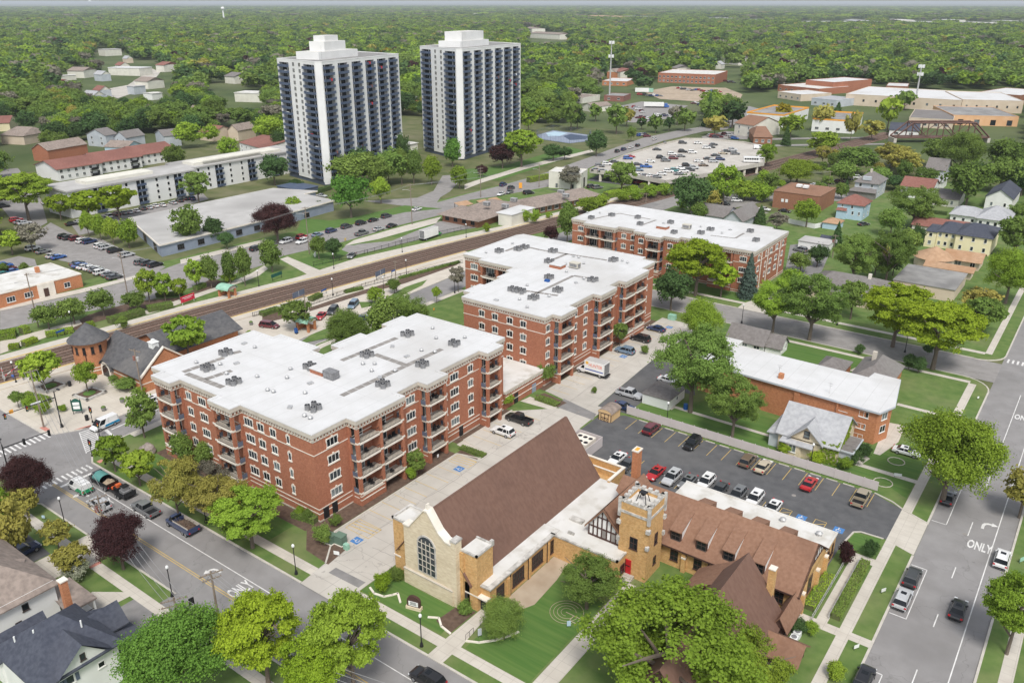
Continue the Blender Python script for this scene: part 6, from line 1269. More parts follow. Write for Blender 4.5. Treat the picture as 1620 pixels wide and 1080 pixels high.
def loft(mb,st,zb=.27,m=0):
 n=0; V=[]
 for x,zt,w in st:
  V+=[(x,-.86*w,zb),(x,-w,zb+.16),(x,-w,zt-.16),(x,-.95*w,zt-.05),(x,-.8*w,zt),(x,.8*w,zt),(x,.95*w,zt-.05),(x,w,zt-.16),(x,w,zb+.16),(x,.86*w,zb)]
 F=[]
 for i in range(len(st)-1):
  for k in range(10): F.append((i*10+k,i*10+(k+1)%10,(i+1)*10+(k+1)%10,(i+1)*10+k))
 F.append(tuple(reversed(range(10)))); F.append(tuple(range(len(st)*10-10,len(st)*10)))
 return mb.add(V,[tuple(reversed(f)) for f in F],m)
_wheel=None
def wheel_meshes():
 global _wheel
 if _wheel is None:
  def cylx(r0,r1,y0,y1,n=16):
   b=MB().cyl((0,0),r0,r1,y0,y1,n); b.v=[(x,z,y) for x,y,z in b.v]; b.f=[f[::-1] for f in b.f]; return b
  _wheel=(cylx(.34,.34,-.12,.12).mesh('tyre',M['tyre']),cylx(.22,.22,-.125,.125).mesh('rim',M['rim']))
 return _wheel
_vm={}
def vmesh(kind,color,full):
 key=(kind,color,full)
 if key in _vm: return _vm[key]
 L,W,st,gh=KIND[kind]; b=MB(); gl=MB(); P_=[]
 loft(b,st)
 br,bf,rr,rf,zb,zr=gh; wb,wr=W/2*.93,W/2*.74
 base=[(br,-wb),(bf,-wb),(bf,wb),(br,wb)]; top=[(rr,-wr),(rf,-wr),(rf,wr),(rr,wr)]; zr0=zr-.07
 gl.add([(x,y,zb-.08) for x,y in base]+[(x,y,zr0) for x,y in top],[(0,1,5,4),(1,2,6,5),(2,3,7,6),(3,0,4,7)])
 b.add([(x*1.0+(.03 if x==rf else -.03),y*1.03,zr0-.02) for x,y in top]+[(x*.96,y*.93,zr) for x,y in top],[(0,1,5,4),(1,2,6,5),(2,3,7,6),(3,0,4,7),(4,5,6,7)])
 def pil(t0,t1,s):       # pillar on the side at fraction t of the length
  q=lambda t,u:(base[0][0]*(1-t)+base[1][0]*t)*(1-u)+(top[0][0]*(1-t)+top[1][0]*t)*u
  y0,y1=s*(wb+.012),s*(wr+.012); vs=[(q(t0,0),y0,zb-.05),(q(t1,0),y0,zb-.05),(q(t1,1),y1,zr0),(q(t0,1),y1,zr0)]
  b.add(vs,[(0,1,2,3) if s<0 else (3,2,1,0)])
 for s in (-1,1):
  for t0,t1 in ((0,.055),(.955,1.),(.50,.535)): pil(t0,t1,s)
  if kind in('suv','minivan'): pil(.2,.24,s)
  if kind=='van': pil(.0,.68,s)
 if kind=='van': b.add([(br-.01,-wb,zb-.05),(br-.01,wb,zb-.05),(rr-.01,wr,zr0),(rr-.01,-wr,zr0)],[(3,2,1,0)])
 if kind=='suv':
  for s in (-1,1): b.box(-1.7,.2,s*.62-.03,s*.62+.03,zr,zr+.06)
 if kind=='pickup':
  b.box(-2.82,-.9,-.98,-.90,.4,1.08); b.box(-2.82,-.9,.90,.98,.4,1.08); b.box(-2.85,-2.77,-.97,.97,.4,1.06); b.box(-2.8,-.9,-.95,.95,.42,.62,1)
 for s in (-1,1): b.box(bf-.45,bf-.28,s*(wb+.08)-.1,s*(wb+.08)+.1,zb,zb+.16)
 xs=-L/2-.02; b.box(-L/2-.05,-L/2+.15,-W*.4,W*.4,.32,.5,1); b.box(L/2-.2,L/2+.03,-W*.36,W*.36,.3,.46,1)
 if kind in('sedan','suv','minivan') : gl.add([(-.55,-.36,zr+.004),(.1,-.36,zr+.004),(.1,.36,zr+.004),(-.55,.36,zr+.004)],[(0,1,2,3)]) if color in('white','silver','red','grey','black') else None
 wh=[(L*.30,W/2-.1),(L*.30,-W/2+.1),(-L*.29,W/2-.1),(-L*.29,-W/2+.1)]
 hl=MB().box(-.12,.05,-.2,.2,-.08,.08).mesh('headlight',M['headl']); tl=MB().box(-.05,.08,-.14,.14,-.11,.11).mesh('tail_light',M['taill'])
 hx,tx=L/2-.13,-L/2+.02
 if full: r=dict(body=b.mesh('body',[paint(color),M['black']]),glass=gl.mesh('windows',M['glassd']),wh=wh,hl=hl,tl=tl,hx=hx,tx=tx,W=W,kind=kind)
 else:
  a=MB(); a.add(b.v,b.f,0); a.m=list(b.m); a.add(gl.v,gl.f,2)
  for x,y in wh:
   c=MB().cyl((0,0),.34,.34,-.12,.12,8); a.add([(x+p,y+q,.34+s) for p,s,q in c.v],[f[::-1] for f in c.f],1)
  for s in (-1,1): a.box(hx-.1,hx+.05,s*W*.36-.2,s*W*.36+.2,.6,.75,3); a.box(tx-.05,tx+.08,s*W*.4-.13,s*W*.4+.13,.72,.95,4)
  r=dict(mesh=a.mesh(kind,[paint(color),M['black'],M['glassd'],M['headl'],M['taill']]))
 _vm[key]=r; return r
def vehicle(kind,color,x,y,hd,label,group=None,full=True,z=0.,name=None,cat=None):
 nm=name or {'sedan':'sedan','suv':'suv','minivan':'minivan','pickup':'pickup_truck','van':'delivery_van'}[kind]; cat=cat or {'pickup':'pickup truck','van':'van','minivan':'minivan'}.get(kind,'car')
 q=vmesh(kind,color,full)
 if not full:
  o=link(nm,q['mesh'],None,(x,y,z),R_(hd)); tag(o,label,cat,group); return o
 r=empty(nm,(x,y,z),R_(hd)); tag(r,label,cat,group)
 link('body',q['body'],r); link('windows',q['glass'],r); ty,rm=wheel_meshes()
 for wx,wy in q['wh']: w=link('wheel',ty,r,(wx,wy,.34)); link('rim',rm,w)
 for s in (-1,1): link('headlight',q['hl'],r,(q['hx'],s*q['W']*.36,.68)); link('tail_light',q['tl'],r,(q['tx'],s*q['W']*.4,.82))
 return r
def V(kind,color,t,x,y,hd,label,z=.12,**k):
 p=g(t,x,y,.75+z); return vehicle(kind,color,p[0],p[1],hd,label,z=z,**k)
v=V('van','white','V1',310,325,180,'white van with a green lower rear waiting at the stop line',z=.02)
b=MB()
for s in (-1,1): b.add([(-2.55,s*1.0,.45),(-.2,s*1.0,.45),(-.9,s*1.0,1.0),(-1.5,s*1.0,1.35),(-2.5,s*.985,1.25)],[(0,1,2,3,4) if s<0 else (4,3,2,1,0)])
b.add([(-2.63,-.9,.45),(-2.63,.9,.45),(-2.62,.9,1.15),(-2.62,-.9,1.15)],[(3,2,1,0)]); b.build('green_livery',mat('green_livery',(.02,.28,.12),.4),v)
b=MB().box(-2.0,.6,-.7,-.64,2.1,2.16).box(-2.0,.6,.64,.7,2.1,2.16)
for x in (-1.8,-.6,.5): b.box(x-.03,x+.03,-.7,.7,2.08,2.14)
b.build('roof_rack',M['metal'],v)
V('suv','silver','V1',515,510,180,'silver hatchback following the white and green van',z=.02); V('pickup','grey','V1',1010,560,180,'grey pickup truck with a light bed cover in the kerb lane',z=.02)
def worktruck(name,color,x,y,hd,label,load,L=6.6):
 r=empty(name,(x,y,.02),R_(hd)); tag(r,label,'truck'); b=MB()
 loft(b,[(.9,1.25,1.0),(1.6,1.28,1.0),(2.4,1.2,.98),(2.9,1.05,.92),(3.05,.6,.86)],.4); b.add([(1.0,-.92,1.2),(2.0,-.92,1.2),(2.0,.92,1.2),(1.0,.92,1.2),(1.05,-.76,2.05),(1.55,-.76,2.05),(1.55,.76,2.05),(1.05,.76,2.05)],[(4,5,6,7)]); b.box(1.0,1.6,-.8,.8,2.0,2.1); b.build('cab',paint(color),r)
 MB().add([(1.0,-.92,1.15),(2.05,-.92,1.15),(2.05,.92,1.15),(1.0,.92,1.15),(1.05,-.77,2.03),(1.57,-.77,2.03),(1.57,.77,2.03),(1.05,.77,2.03)],[(0,1,5,4),(1,2,6,5),(2,3,7,6),(3,0,4,7)]).build('windows',M['glassd'],r)
 b=MB().box(-3.2,.8,-1.05,1.05,.6,.85); b.box(-3.2,.8,-1.08,-.98,.85,1.5); b.box(-3.2,.8,.98,1.08,.85,1.5); b.box(.7,.8,-1,1,.85,1.7); b.box(-3.25,-3.15,-1.05,1.05,.7,1.5); b.build('dump_bed',paint(color),r)
 ty,rm=wheel_meshes()
 for wx in (2.2,-1.6,-2.4):
  for s in (-.9,.9): w=link('wheel',ty,r,(wx,s,.4)); w.scale=(1.15,1.2,1.15); link('rim',rm,w)
 for s in (-.8,.8): link('tail_light',MB().box(-3.3,-3.22,s-.12,s+.12,.75,.95).mesh('tail_light',M['taill']),r)
 load(r); return r
def heap(r,x0,x1,w,z0,h,m,name,seed):
 q=random.Random(seed); b=MB(); n=9; V_=[]
 for i in range(n+1):
  for j in range(7):
   u,v_=i/n,j/6; V_.append((x0+(x1-x0)*u,-w+2*w*v_,z0+h*math.sin(math.pi*min(max(u,.04),.96))**.6*math.sin(math.pi*min(max(v_,.06),.94))**.6*q.uniform(.6,1.25)))
 b.add(V_,[(i*7+j,(i+1)*7+j,(i+1)*7+j+1,i*7+j+1) for i in range(n) for j in range(6)]); return b.build(name,M[m],r)
def tree_debris(r):
 heap(r,-3.1,.7,.95,.9,.7,'mulch','debris',3); q=random.Random(4); b=MB()
 for _ in range(26):
  p=(q.uniform(-2.6,.3),q.uniform(-.7,.7),1.3); b.tube([p,(p[0]+q.uniform(-.8,.8),p[1]+q.uniform(-.5,.5),1.6+q.uniform(0,.9))],.03,4)
 b.build('branches',M['bark'],r); MB().box(-3.2,.8,-1.0,-.96,.85,1.75).box(-3.2,.8,.96,1.0,.85,1.75).build('side_boards',M['tan'],r)
p=g('V1',1400,735,.8); worktruck('dump_truck','navy blue',p[0],p[1],180,'dark blue dump truck loaded with brush and debris by the kerb',tree_debris)
def tarp(r):
 b=MB(); n=8
 for i in range(n):
  a,c=R_(180*i/n),R_(180*(i+1)/n); q=lambda t,x:(x,-1.1*math.cos(t),1.35+.85*math.sin(t)); b.quad(q(c,-.4),q(a,-.4),q(a,1.1),q(c,1.1)); b.quad(q(c,-1.2),q(a,-1.2),q(a,-.4),q(c,-.4))
 b.build('tarpaulin',mat('teal_tarpaulin',(.10,.27,.25),.6),r); heap(r,-3.0,-1.2,.9,.9,.8,'dirt','soil_load',8)
p=g('V1',555,265,.8); worktruck('dump_truck','black',p[0],p[1],180,'black dump truck with a teal tarpaulin and a soil load towing machines',tarp)
p=g('V1',765,385,.6); r=empty('equipment_trailer',(p[0],p[1],.02),R_(180)); tag(r,'low black trailer carrying orange and black machines behind the black truck','trailer')
b=MB().box(-2.4,2.2,-1.05,1.05,.45,.6).box(-2.4,2.2,-1.08,-1.0,.6,.85).box(-2.4,2.2,1.0,1.08,.6,.85).box(2.2,3.4,-.08,.08,.45,.55).box(-2.45,-2.35,-1.05,1.05,.6,1.4); b.build('trailer_bed',M['black'],r)
ty,rm=wheel_meshes()
for wx in (-.9,-.1):
 for s in (-1.15,1.15): w=link('wheel',ty,r,(wx,s,.34)); link('rim',rm,w)
b=MB().box(-1.8,-.3,-.7,.6,.75,1.3).box(-1.5,-.6,-.5,.4,1.3,2.0).box(-1.6,-.5,-.6,.5,2.0,2.1,1).box(.3,1.6,-.6,.6,.65,1.2,1).box(.6,1.2,-.4,.4,1.2,1.7,2).box(1.6,2.1,-.7,.7,.65,1.0,2); o=b.build('loader',[M['hvac'],M['black'],mat('machine_orange',(.62,.13,.04),.5)],None); o.location=(p[0],p[1],.02); o.rotation_euler=(0,0,R_(180)); tag(o,'small orange and black loader riding on the low trailer','machine')
v=V('van','white','L3',1115,335,-86,'white and blue van waiting at the ladder crosswalk',z=.02); b=MB()
for s in (-1,1): b.add([(-2.55,s*1.0,.5),(.6,s*1.0,.5),(.3,s*1.0,.95),(-2.5,s*1.0,1.0)],[(0,1,2,3) if s<0 else (3,2,1,0)])
b.build('blue_livery',mat('blue_livery',(.02,.26,.48),.4),v)
V('suv','white',9,925,440,-90,'white car half hidden by the street tree near the station',z=.02); V('suv','black',14,1065,1045,180,'black suv driving on the main street at the bottom edge',z=.02)
V('suv','navy blue',13,140,268,92,'dark blue estate car in the small lot at the left edge'); V('sedan','black',13,50,215,92,'black car under the brown tree in the left lot')
V('suv','white',10,1525,620,180,'white suv backed off the brick block beside the black pickup',z=.13); V('pickup','black',11,80,545,180,'black pickup truck next to the low garage link',z=.13)
V('suv','slate blue',11,727,128,180,'blue grey suv in the alley near the blue symbol',z=.13); V('minivan','black',11,822,55,180,'black minivan parked against the middle brick block',z=.13); V('sedan','navy blue',7,918,997,180,'dark blue car at the far end of the alley',z=.13)
v=V('pickup','silver',11,757,392,0,'silver pickup truck with an open dark bed beside the white garage',z=.13); V('sedan','white',11,995,307,0,'white sedan parked behind the white garage',z=.13); V('sedan','navy blue',11,722,468,0,'dark blue car mostly hidden behind the tan shed',z=.13)
def boxtruck(name,x,y,hd,label,cab,boxm,L=5.0,H_=2.6,z=.13,letter=None):
 r=empty(name,(x,y,z),R_(hd)); tag(r,label,'box truck'); b=MB(); c0=L/2
 loft(b,[(c0-.1,1.3,1.0),(c0+.7,1.3,1.0),(c0+1.5,1.2,.98),(c0+2.0,1.0,.9),(c0+2.15,.6,.84)],.4); b.box(c0,c0+.55,-.8,.8,1.95,2.05); b.build('cab',paint(cab),r)
 MB().add([(c0,-.93,1.15),(c0+1.1,-.93,1.15),(c0+1.1,.93,1.15),(c0,.93,1.15),(c0+.05,-.78,1.98),(c0+.55,-.78,1.98),(c0+.55,.78,1.98),(c0+.05,.78,1.98)],[(0,1,5,4),(1,2,6,5),(2,3,7,6),(3,0,4,7)]).build('windows',M['glassd'],r)
 b=MB().box(-L/2,L/2-.1,-1.2,1.2,.85,.85+H_).box(-L/2+.1,L/2-.2,-1.1,1.1,.85+H_,.88+H_,1); bx=b.build('cargo_box',[M[boxm],M['gravel']],r); MB().box(-L/2-.03,-L/2,-1.05,1.05,1.0,.7+H_).build('rear_door',M['hvac'],r); MB().box(-L/2-.5,L/2,-.9,.9,.55,.8).build('chassis',M['black'],r)
 ty,rm=wheel_meshes()
 for wx in (c0+1.3,-L/2+1.1):
  for s in (-.95,.95): w=link('wheel',ty,r,(wx,s,.4)); w.scale=(1.18,1.2,1.18); link('rim',rm,w)
 return r,bx
p=g(11,555,245,1.6); r,bx=boxtruck('box_truck',p[0],p[1],180,'white box truck with red HUNTER lettering in the alley','white','white')
me=text_mesh('HUNTER',1.05,.82,.005); me.materials.clear(); me.materials.append(mat('orange_red_lettering',(.75,.13,.05),.5)); o=link('lettering',me,bx,(-.35,1.215,2.55)); o.rotation_euler=(math.pi/2,0,math.pi)
MB().box(-2.3,2.2,1.2,1.21,1.35,1.6).build('blue_stripe',mat('blue_stripe',(.04,.08,.35),.5),bx); b=MB()
n=12; xzslab(b,[(1.75+.38*math.cos(2*math.pi*k/n),2.95+.38*math.sin(2*math.pi*k/n)) for k in range(n)],1.2,1.212); b.build('sun_emblem',mat('sun_yellow',(.8,.45,.08),.5),bx)
p=g(6,1075,425,1.6); boxtruck('box_truck',p[0],p[1],92,'long white box truck with a green cab parked by the railway fence','green','white',7.5,2.8,.02)
for k,c,t,x,y,h,l in (('suv','maroon',11,892,603,90,'dark maroon suv parked nose to the grey fence'),('suv','black',11,1140,692,-90,'black suv backed in along the grey fence'),('suv','brown',11,1480,797,90,'boxy brown grey suv beside the beige sedan'),('sedan','beige',11,1572,833,90,'beige sedan beside the boxy brown suv'),('sedan','red','H6',545,965,90,'bright red coupe parked below the ivy house fence'),('pickup','tan',12,628,1025,90,'tan pickup truck at the right end of the fence row'),
 ('sedan','white','ch3',412,182,-90,'white sedan first in the church wall row'),('sedan','dark grey','ch3',492,240,-90,'dark grey sedan half hidden by the tall brick chimney'),('sedan','red','ch3',740,305,-90,'bright red sedan in the row right of the brick chimney'),('suv','silver','ch3',880,345,-90,'silver suv beside the red sedan near the church annex'),('sedan','grey','ch3',1015,378,-90,'dark grey sedan behind the end of the annex roof'),('suv','white','ch4',252,115,-90,'white suv with roof bars behind the church annex'),('sedan','dark grey','ch4',367,178,-90,'grey sedan with a black roof behind the annex'),('suv','grey','ch4',520,225,-90,'grey suv behind the middle of the annex roof'),('suv','white','ch4',668,258,-90,'white suv with a dark sunroof behind the annex'),('sedan','white','ch4',825,330,-90,'white sedan next to the yellow hatched bay')): V(k,c,t,x,y,h,l,z=.13)
for k,c,t,x,y,h,l,z in (('suv','dark grey',16,940,428,90,'dark grey suv parked ahead of the silver one in the white bay',.02),('suv','silver',16,882,558,90,'silver suv parked behind the dark one in the white bay',.02),('sedan','black',16,1220,622,90,'black sedan driving up the middle lane',.02),('suv','white',16,1488,315,90,'white suv parked on the right side of the wide street',.02),('suv','black',16,645,1045,90,'black suv parked at the bottom edge kerb',.02),('sedan','black',12,1160,1022,90,'black car under the big maple at the kerb',.02),('sedan','white',12,905,742,0,'white car in the drive under the big maple',.12),('sedan','grey',8,1385,788,0,'grey car in the drive behind the yellow green trees',.12),
 ('suv','white',7,1408,217,30,'white suv on the street behind the grey bungalow',.02),('suv','black',7,1335,238,30,'black car beside the grey bungalow roof',.02),('suv','grey',8,255,517,170,'grey suv beside the long white garage',.12),('sedan','silver','H1',605,217,20,'silver sedan parked behind the brown hall',.02),('pickup','dark grey','H1',740,192,20,'dark pickup truck parked behind the brown hall',.02),('sedan','maroon','H1',855,172,20,'maroon car parked near the grey foursquare house',.02),('sedan','black','H1',960,152,20,'black car left of the grey foursquare house',.02),('suv','white','H1',1065,135,20,'white suv behind the grey foursquare house',.02),('sedan','black','H1',280,492,0,'black car parked under the brown hall wall',.02),('sedan','white','H1',65,472,0,'white car at the left of the brown hall',.02),('sedan','dark grey','H1',1125,632,60,'dark car on the lawn edge of the blue house',.02)): V(k,c,t,x,y,h,l,z=z)
for k,c,t,x,y,h,l in (('suv','red',6,300,440,95,'red boxy suv in the parked line on the north street'),('sedan','slate blue',6,393,425,95,'blue grey sedan behind the red boxy suv'),('suv','navy blue',6,478,402,95,'navy suv, second after the red boxy suv'),('suv','dark grey',6,572,376,92,'dark suv, third after the red boxy suv'),('suv','black',6,660,355,92,'black suv, fourth after the red boxy suv'),('sedan','black',6,735,336,92,'black car, fifth after the red boxy suv'),('suv','dark grey',6,815,313,92,'dark suv at the far end of the parked line'),('suv','white',6,200,466,-86,'white suv driving behind the red boxy suv'),('suv','white',6,300,467,-86,'white suv driving beside the red boxy suv'),('pickup','grey',6,665,416,92,'grey pickup truck driving on the north street'),('sedan','silver',6,768,390,92,'silver sedan driving behind the black sedan on the north street'),('sedan','black',6,848,370,92,'black sedan driving near the restaurant lot'),('sedan','white',6,1000,270,92,'white sedan at the tower drive junction'),('suv','black',6,22,510,92,'black suv by the purple beech at the street'),
 ('sedan','grey',6,602,553,-60,'grey sedan alone in the truck lot corner'),('minivan','maroon',6,100,978,20,'maroon minivan turning in the drop-off loop'),('sedan','red',6,415,920,-62,'red car facing the camera in the drop-off loop'),('minivan','dark grey',6,487,888,-62,'dark minivan facing the camera in the drop-off loop'),('minivan','slate blue',6,612,852,-62,'grey blue minivan facing the camera in the drop-off loop'),('sedan','navy blue',6,667,936,90,'dark blue car glimpsed between the two round trees'),('sedan','silver',6,420,188,10,'silver car by the tower entrance canopy'),
 ('suv','navy blue','M2',672,182,98,'navy car on the street beyond the restaurant, farther lane'),('suv','dark grey','M2',745,212,98,'dark suv on the street beyond the restaurant'),('sedan','grey','M2',730,248,-82,'grey car beside the white one beyond the restaurant'),('sedan','white','M2',652,266,-82,'white car passing the orange awnings'),('minivan','black','M2',905,256,60,'black minivan beside the orange restaurant sign'),('suv','dark grey','M3',165,470,60,'dark car in the shop lot, left of two'),('suv','grey','M3',205,476,60,'grey car in the shop lot, right of two'),('sedan','red','M3',500,440,30,'red car sheltered under the parking deck edge')):
 V(k,c,t,x,y,h,l,z=.02,full=True)
NUM=['first','second','third','fourth','fifth','sixth','seventh','eighth','ninth','tenth','eleventh','twelfth','13th','14th','15th','16th','17th','18th','19th','20th']
def nth(i): return NUM[i] if i<20 else '%d%s'%(i+1,{1:'st',2:'nd',3:'rd'}.get((i+1)%10,'th'))
def row(where,lst,hd,z=.02,grp=None,hj=0,full=False):
 lst=sorted(lst,key=lambda q:pxy(q[0],q[1],q[2])[0])
 for i,(t,x,y,c,k) in enumerate(lst):
  p=g(t,x,y,.75+z); kk={'s':'sedan','u':'suv','p':'pickup','m':'minivan','v':'van'}[k]
  vehicle(kk,c,p[0],p[1],hd+rng.uniform(-hj,hj),'%s %s, %s from the left %s'%(c,{'p':'pickup truck','s':'sedan'}.get(k,kk),nth(i),where),grp,full,z)
L_='L1'
row('in the far row of the left lot',[(L_,615,200,'black','u'),(L_,658,210,'dark grey','u'),(L_,725,217,'maroon','u'),(L_,788,240,'white','u'),(L_,850,247,'navy blue','u'),(L_,960,287,'white','u'),(L_,1005,302,'silver','u'),(L_,1090,332,'black','u'),(L_,1205,372,'silver','u')],90,.02,'cars in the far row of the left lot',3)
row('in the near row beside the brick office lawn',[(L_,735,452,'dark grey','s'),(L_,752,470,'blue','s'),(L_,800,485,'white','s'),(L_,862,497,'white','s'),(L_,908,512,'grey','s'),(L_,962,537,'white','u'),(L_,1035,555,'grey','s'),(L_,1085,582,'dark grey','s')],90,.02,'cars in the near row of the left lot',2)
row('of the three by the entrance hedge',[(L_,1345,442,'grey','u'),(L_,1402,450,'dark grey','u'),(L_,1472,466,'black','u')],90,.02,'cars by the entrance hedge')
row('among cars by the sparse tree in the left lot',[(L_,310,310,'white','u'),(L_,410,340,'grey','s'),(L_,505,382,'silver','s'),(L_,555,392,'blue','s')],90,.02,'cars by the sparse tree')
row('at the left edge lot behind the brick office',[(L_,42,476,'blue','u'),(L_,82,502,'maroon','s'),(L_,125,526,'blue','s'),(L_,40,553,'teal','s')],90,.02,'cars at the left edge')
row('by the path crossing near the big locust',[(L_,155,42,'red','u'),(L_,190,62,'grey','s'),(L_,228,70,'silver','s'),(L_,685,78,'black','s'),(L_,755,62,'white','s')],80,.02,'cars by the path crossing')
row('in front of the long white flats',[(5,660,312,'white','u'),(5,710,300,'maroon','u'),(5,755,292,'grey','s'),(5,790,287,'silver','s'),(5,830,279,'white','s'),(5,870,266,'dark grey','u'),(5,910,259,'silver','s'),(5,945,249,'white','s'),(5,990,244,'white','s'),(5,1055,230,'silver','s'),(5,1095,217,'dark grey','u'),(5,1130,206,'black','u'),(5,1170,206,'navy blue','u')],170,.02,'cars in front of the long white flats',3)
row('along the far left street',[(5,20,252,'black','u'),(5,130,90,'white','s') ,(5,290,230,'silver','s')],80,.02,'cars on the far left street')
D_='M3'; dl=[(628,205,'dark grey','s'),(810,158,'dark grey','u'),(440,255,'red','s'),(420,268,'blue','u'),(810,220,'black','u'),(880,226,'white','u'),(735,238,'white','u'),(655,263,'black','u'),(690,284,'grey','u'),(745,268,'maroon','u'),(797,252,'grey','s'),(580,290,'white','s'),(980,193,'white','u'),(1012,188,'dark grey','s'),(1030,170,'dark grey','s'),(918,160,'white','s'),(1122,217,'dark grey','s'),(1166,208,'silver','u'),(1185,235,'grey','u'),(1100,232,'beige','s'),(1045,247,'dark grey','s'),(992,270,'dark grey','s'),(1078,274,'navy blue','u'),(1030,290,'silver','u'),(925,289,'white','s'),(960,317,'brown','s'),(840,318,'black','u'),(890,336,'silver','u'),(800,337,'white','s'),(708,360,'white','u'),(755,355,'teal','u'),(820,360,'white','u'),(660,380,'white','s'),(785,378,'grey','s'),(862,350,'dark grey','u'),(550,327,'blue','p'),(488,310,'dark grey','s'),(495,350,'slate blue','u'),(500,386,'white','s'),(545,390,'grey','s'),(585,393,'white','s'),(625,400,'grey','s'),(220,322,'grey','u'),(270,309,'white','u'),(325,292,'dark grey','s'),(195,350,'dark grey','s'),(240,356,'grey','s'),(1350,195,'white','v'),(1360,266,'white','s')]
row('on the parking deck',[(D_,*q) for q in dl],32,4.25,'cars on the parking deck',6)
row('along the street beside the parking deck',[(D_,345,219,'dark grey','u'),(D_,390,206,'navy blue','u'),(D_,440,191,'white','s'),(D_,490,178,'black','u'),(D_,610,133,'white','u'),(D_,650,180,'maroon','u'),(D_,685,161,'dark grey','s')],98,.02,'cars on the street by the deck',3)
p=g(D_,1300,283,5.5); r=empty('minibus',(p[0],p[1],4.25),R_(30)); tag(r,'white minibus with dark windows at the right end of the deck','minibus'); MB().box(-3.8,3.4,-1.15,1.15,.45,2.7).box(3.4,4.0,-1.05,1.05,.5,1.5).build('body',paint('white'),r); b=MB()
for k in range(6): b.box(-3.4+k*1.1,-2.5+k*1.1,-1.17,1.17,1.4,2.2)
b.build('windows',M['glassd'],r);
for wx in (-2.4,2.6):
 for s in (-1.,1.): w=link('wheel',ty,r,(wx,s,.36)); w.scale=(1.1,1.2,1.1)
fl_=[]; q=random.Random(11)
for (x0,y0,x1,y1,n) in ((20,595,120,650,6),(60,705,230,725,7),(250,680,420,700,6),(70,900,180,905,4),(820,910,950,920,6),(980,880,1120,940,4),(480,400,940,445,18),(640,560,760,575,4),(1280,380,1430,410,6),(980,325,1100,335,6),(40,300,130,300,5),(60,470,320,480,8)):
 for k in range(n): fl_.append(('F1',x0+(x1-x0)*(k+.5)/n+q.uniform(-6,6),y0+(y1-y0)*(k+.5)/n+q.uniform(-8,8),q.choice(['white','white','silver','grey','dark grey','black','navy blue','red','blue','maroon']),q.choice('suuu')))
row('in the far lots by the red school',fl_,40,.02,'cars in the far lots',40)
p=g('F1',240,575,2.5); r=empty('semi_trailer',(p[0],p[1],.02),R_(28)); tag(r,'long white semi trailer with a blue cab in the far lot','truck'); MB().box(-8,7,-1.3,1.3,1.1,4.0).build('trailer',M['white'],r); MB().box(7.4,9.8,-1.25,1.25,.6,3.4).box(9.8,11,-1.1,1.1,.6,2.).build('cab',paint('blue'),r); MB().box(-7,9,-1,1,.3,1.1).build('chassis',M['black'],r)
p=g('F1',130,425,2.); r=empty('white_trailer',(p[0],p[1],.02),R_(28)); tag(r,'white and teal trailer at the edge of the construction yard','trailer'); MB().box(-8,4,-1.4,1.4,.6,3.8).build('body',M['white'],r); MB().box(4,8,-1.4,1.4,.6,3.6).build('end_section',M['green_metal'],r)
# street furniture, poles, signs, people
def lamp(x,y,label,h=4.6,z=.12,two=False):
 r=empty('street_lamp',(x,y,z)); tag(r,label,'street lamp','black street lamps')
 MB().cyl((0,0),.26,.2,0,.35,10).cyl((0,0),.2,.1,.35,.7,10).cyl((0,0),.075,.06,.7,h-.5,8).cyl((0,0),.12,.14,h-.5,h-.38,8).build('post',M['black'],r)
 MB().ball((0,0,h-.12),.22,.22,.3).build('globe',M['signwhite'],r); return r
for t,x,y,l in ((14,265,415,'black globe lamp on the grass strip left of the alley mouth'),(14,1030,855,'black globe lamp on the grass strip in front of the church'),(13,1052,550,'black globe lamp on the grass opposite the alley'),(13,398,115,'black globe lamp near the purple maple and left lot'),(13,1258,100,'black lamp beside the yellowish trees at the brick block'),(6,495,640,'black globe lamp near the white sculpture lawn'),(6,912,540,'black globe lamp by the railway fence, middle'),(6,1302,450,'black globe lamp by the railway fence, near the restaurant'),(6,490,800,'black globe lamp on the southern platform, left'),(6,938,680,'black globe lamp on the southern platform, right'),(6,38,748,'black lamp on the lawn behind the northern platform'),(7,1440,968,'dark lamp post by the back street behind the cottages'),('H4',500,770,'black lamp on the strip before the street trees'),('H4',1225,1060,'black lamp under the yellow green trees, right'),('H6',548,820,'thin dark lamp post at the vinyl fence by the ivy house'),(11,982,590,'thin dark pole at the vinyl fence by the garage'),(6,800,790,'dark pole in the drop-off loop'),('L2',780,150,'black lamp among the hedges beyond the tracks'),(9,100,330,'white topped lamp beside the level crossing'),(6,1232,785,'lamp beside the bare tree at the middle block')):
 p=g(t,x,y,.1); lamp(p[0],p[1],l,4.9)
def upole(x,y,h,label,arms=((.0,1.2),),z=.1,rz=0.,m='wood',extra=None):
 r=empty('utility_pole',(x,y,z),rz); tag(r,label,'utility pole','wooden utility poles')
 MB().cyl((0,0),.17,.11,0,h,8).build('pole',M[m],r)
 for dz,w in arms:
  b=MB().box(-w,w,-.06,.06,h-.5-dz,h-.36-dz)
  for s in (-.9,-.4,.4,.9): b.cyl((s*w,0),.05,.04,h-.36-dz,h-.18-dz,6)
  b.build('crossarm',M[m],r)
 if extra=='tx':
  for s in (-.5,.5): MB().cyl((s,0),.28,.28,h-2.6,h-1.7,10).build('transformer',M['metal'] if s>0 else M['shred'],r)
 if extra=='lamp': MB().tube([(0,0,h-2.6),(1.2,0,h-2.1),(2.4,0,h-2.0)],.05).box(2.2,2.9,-.12,.12,h-2.08,h-1.95).build('lamp_arm',M['metal'],r)
 return r
poles={}
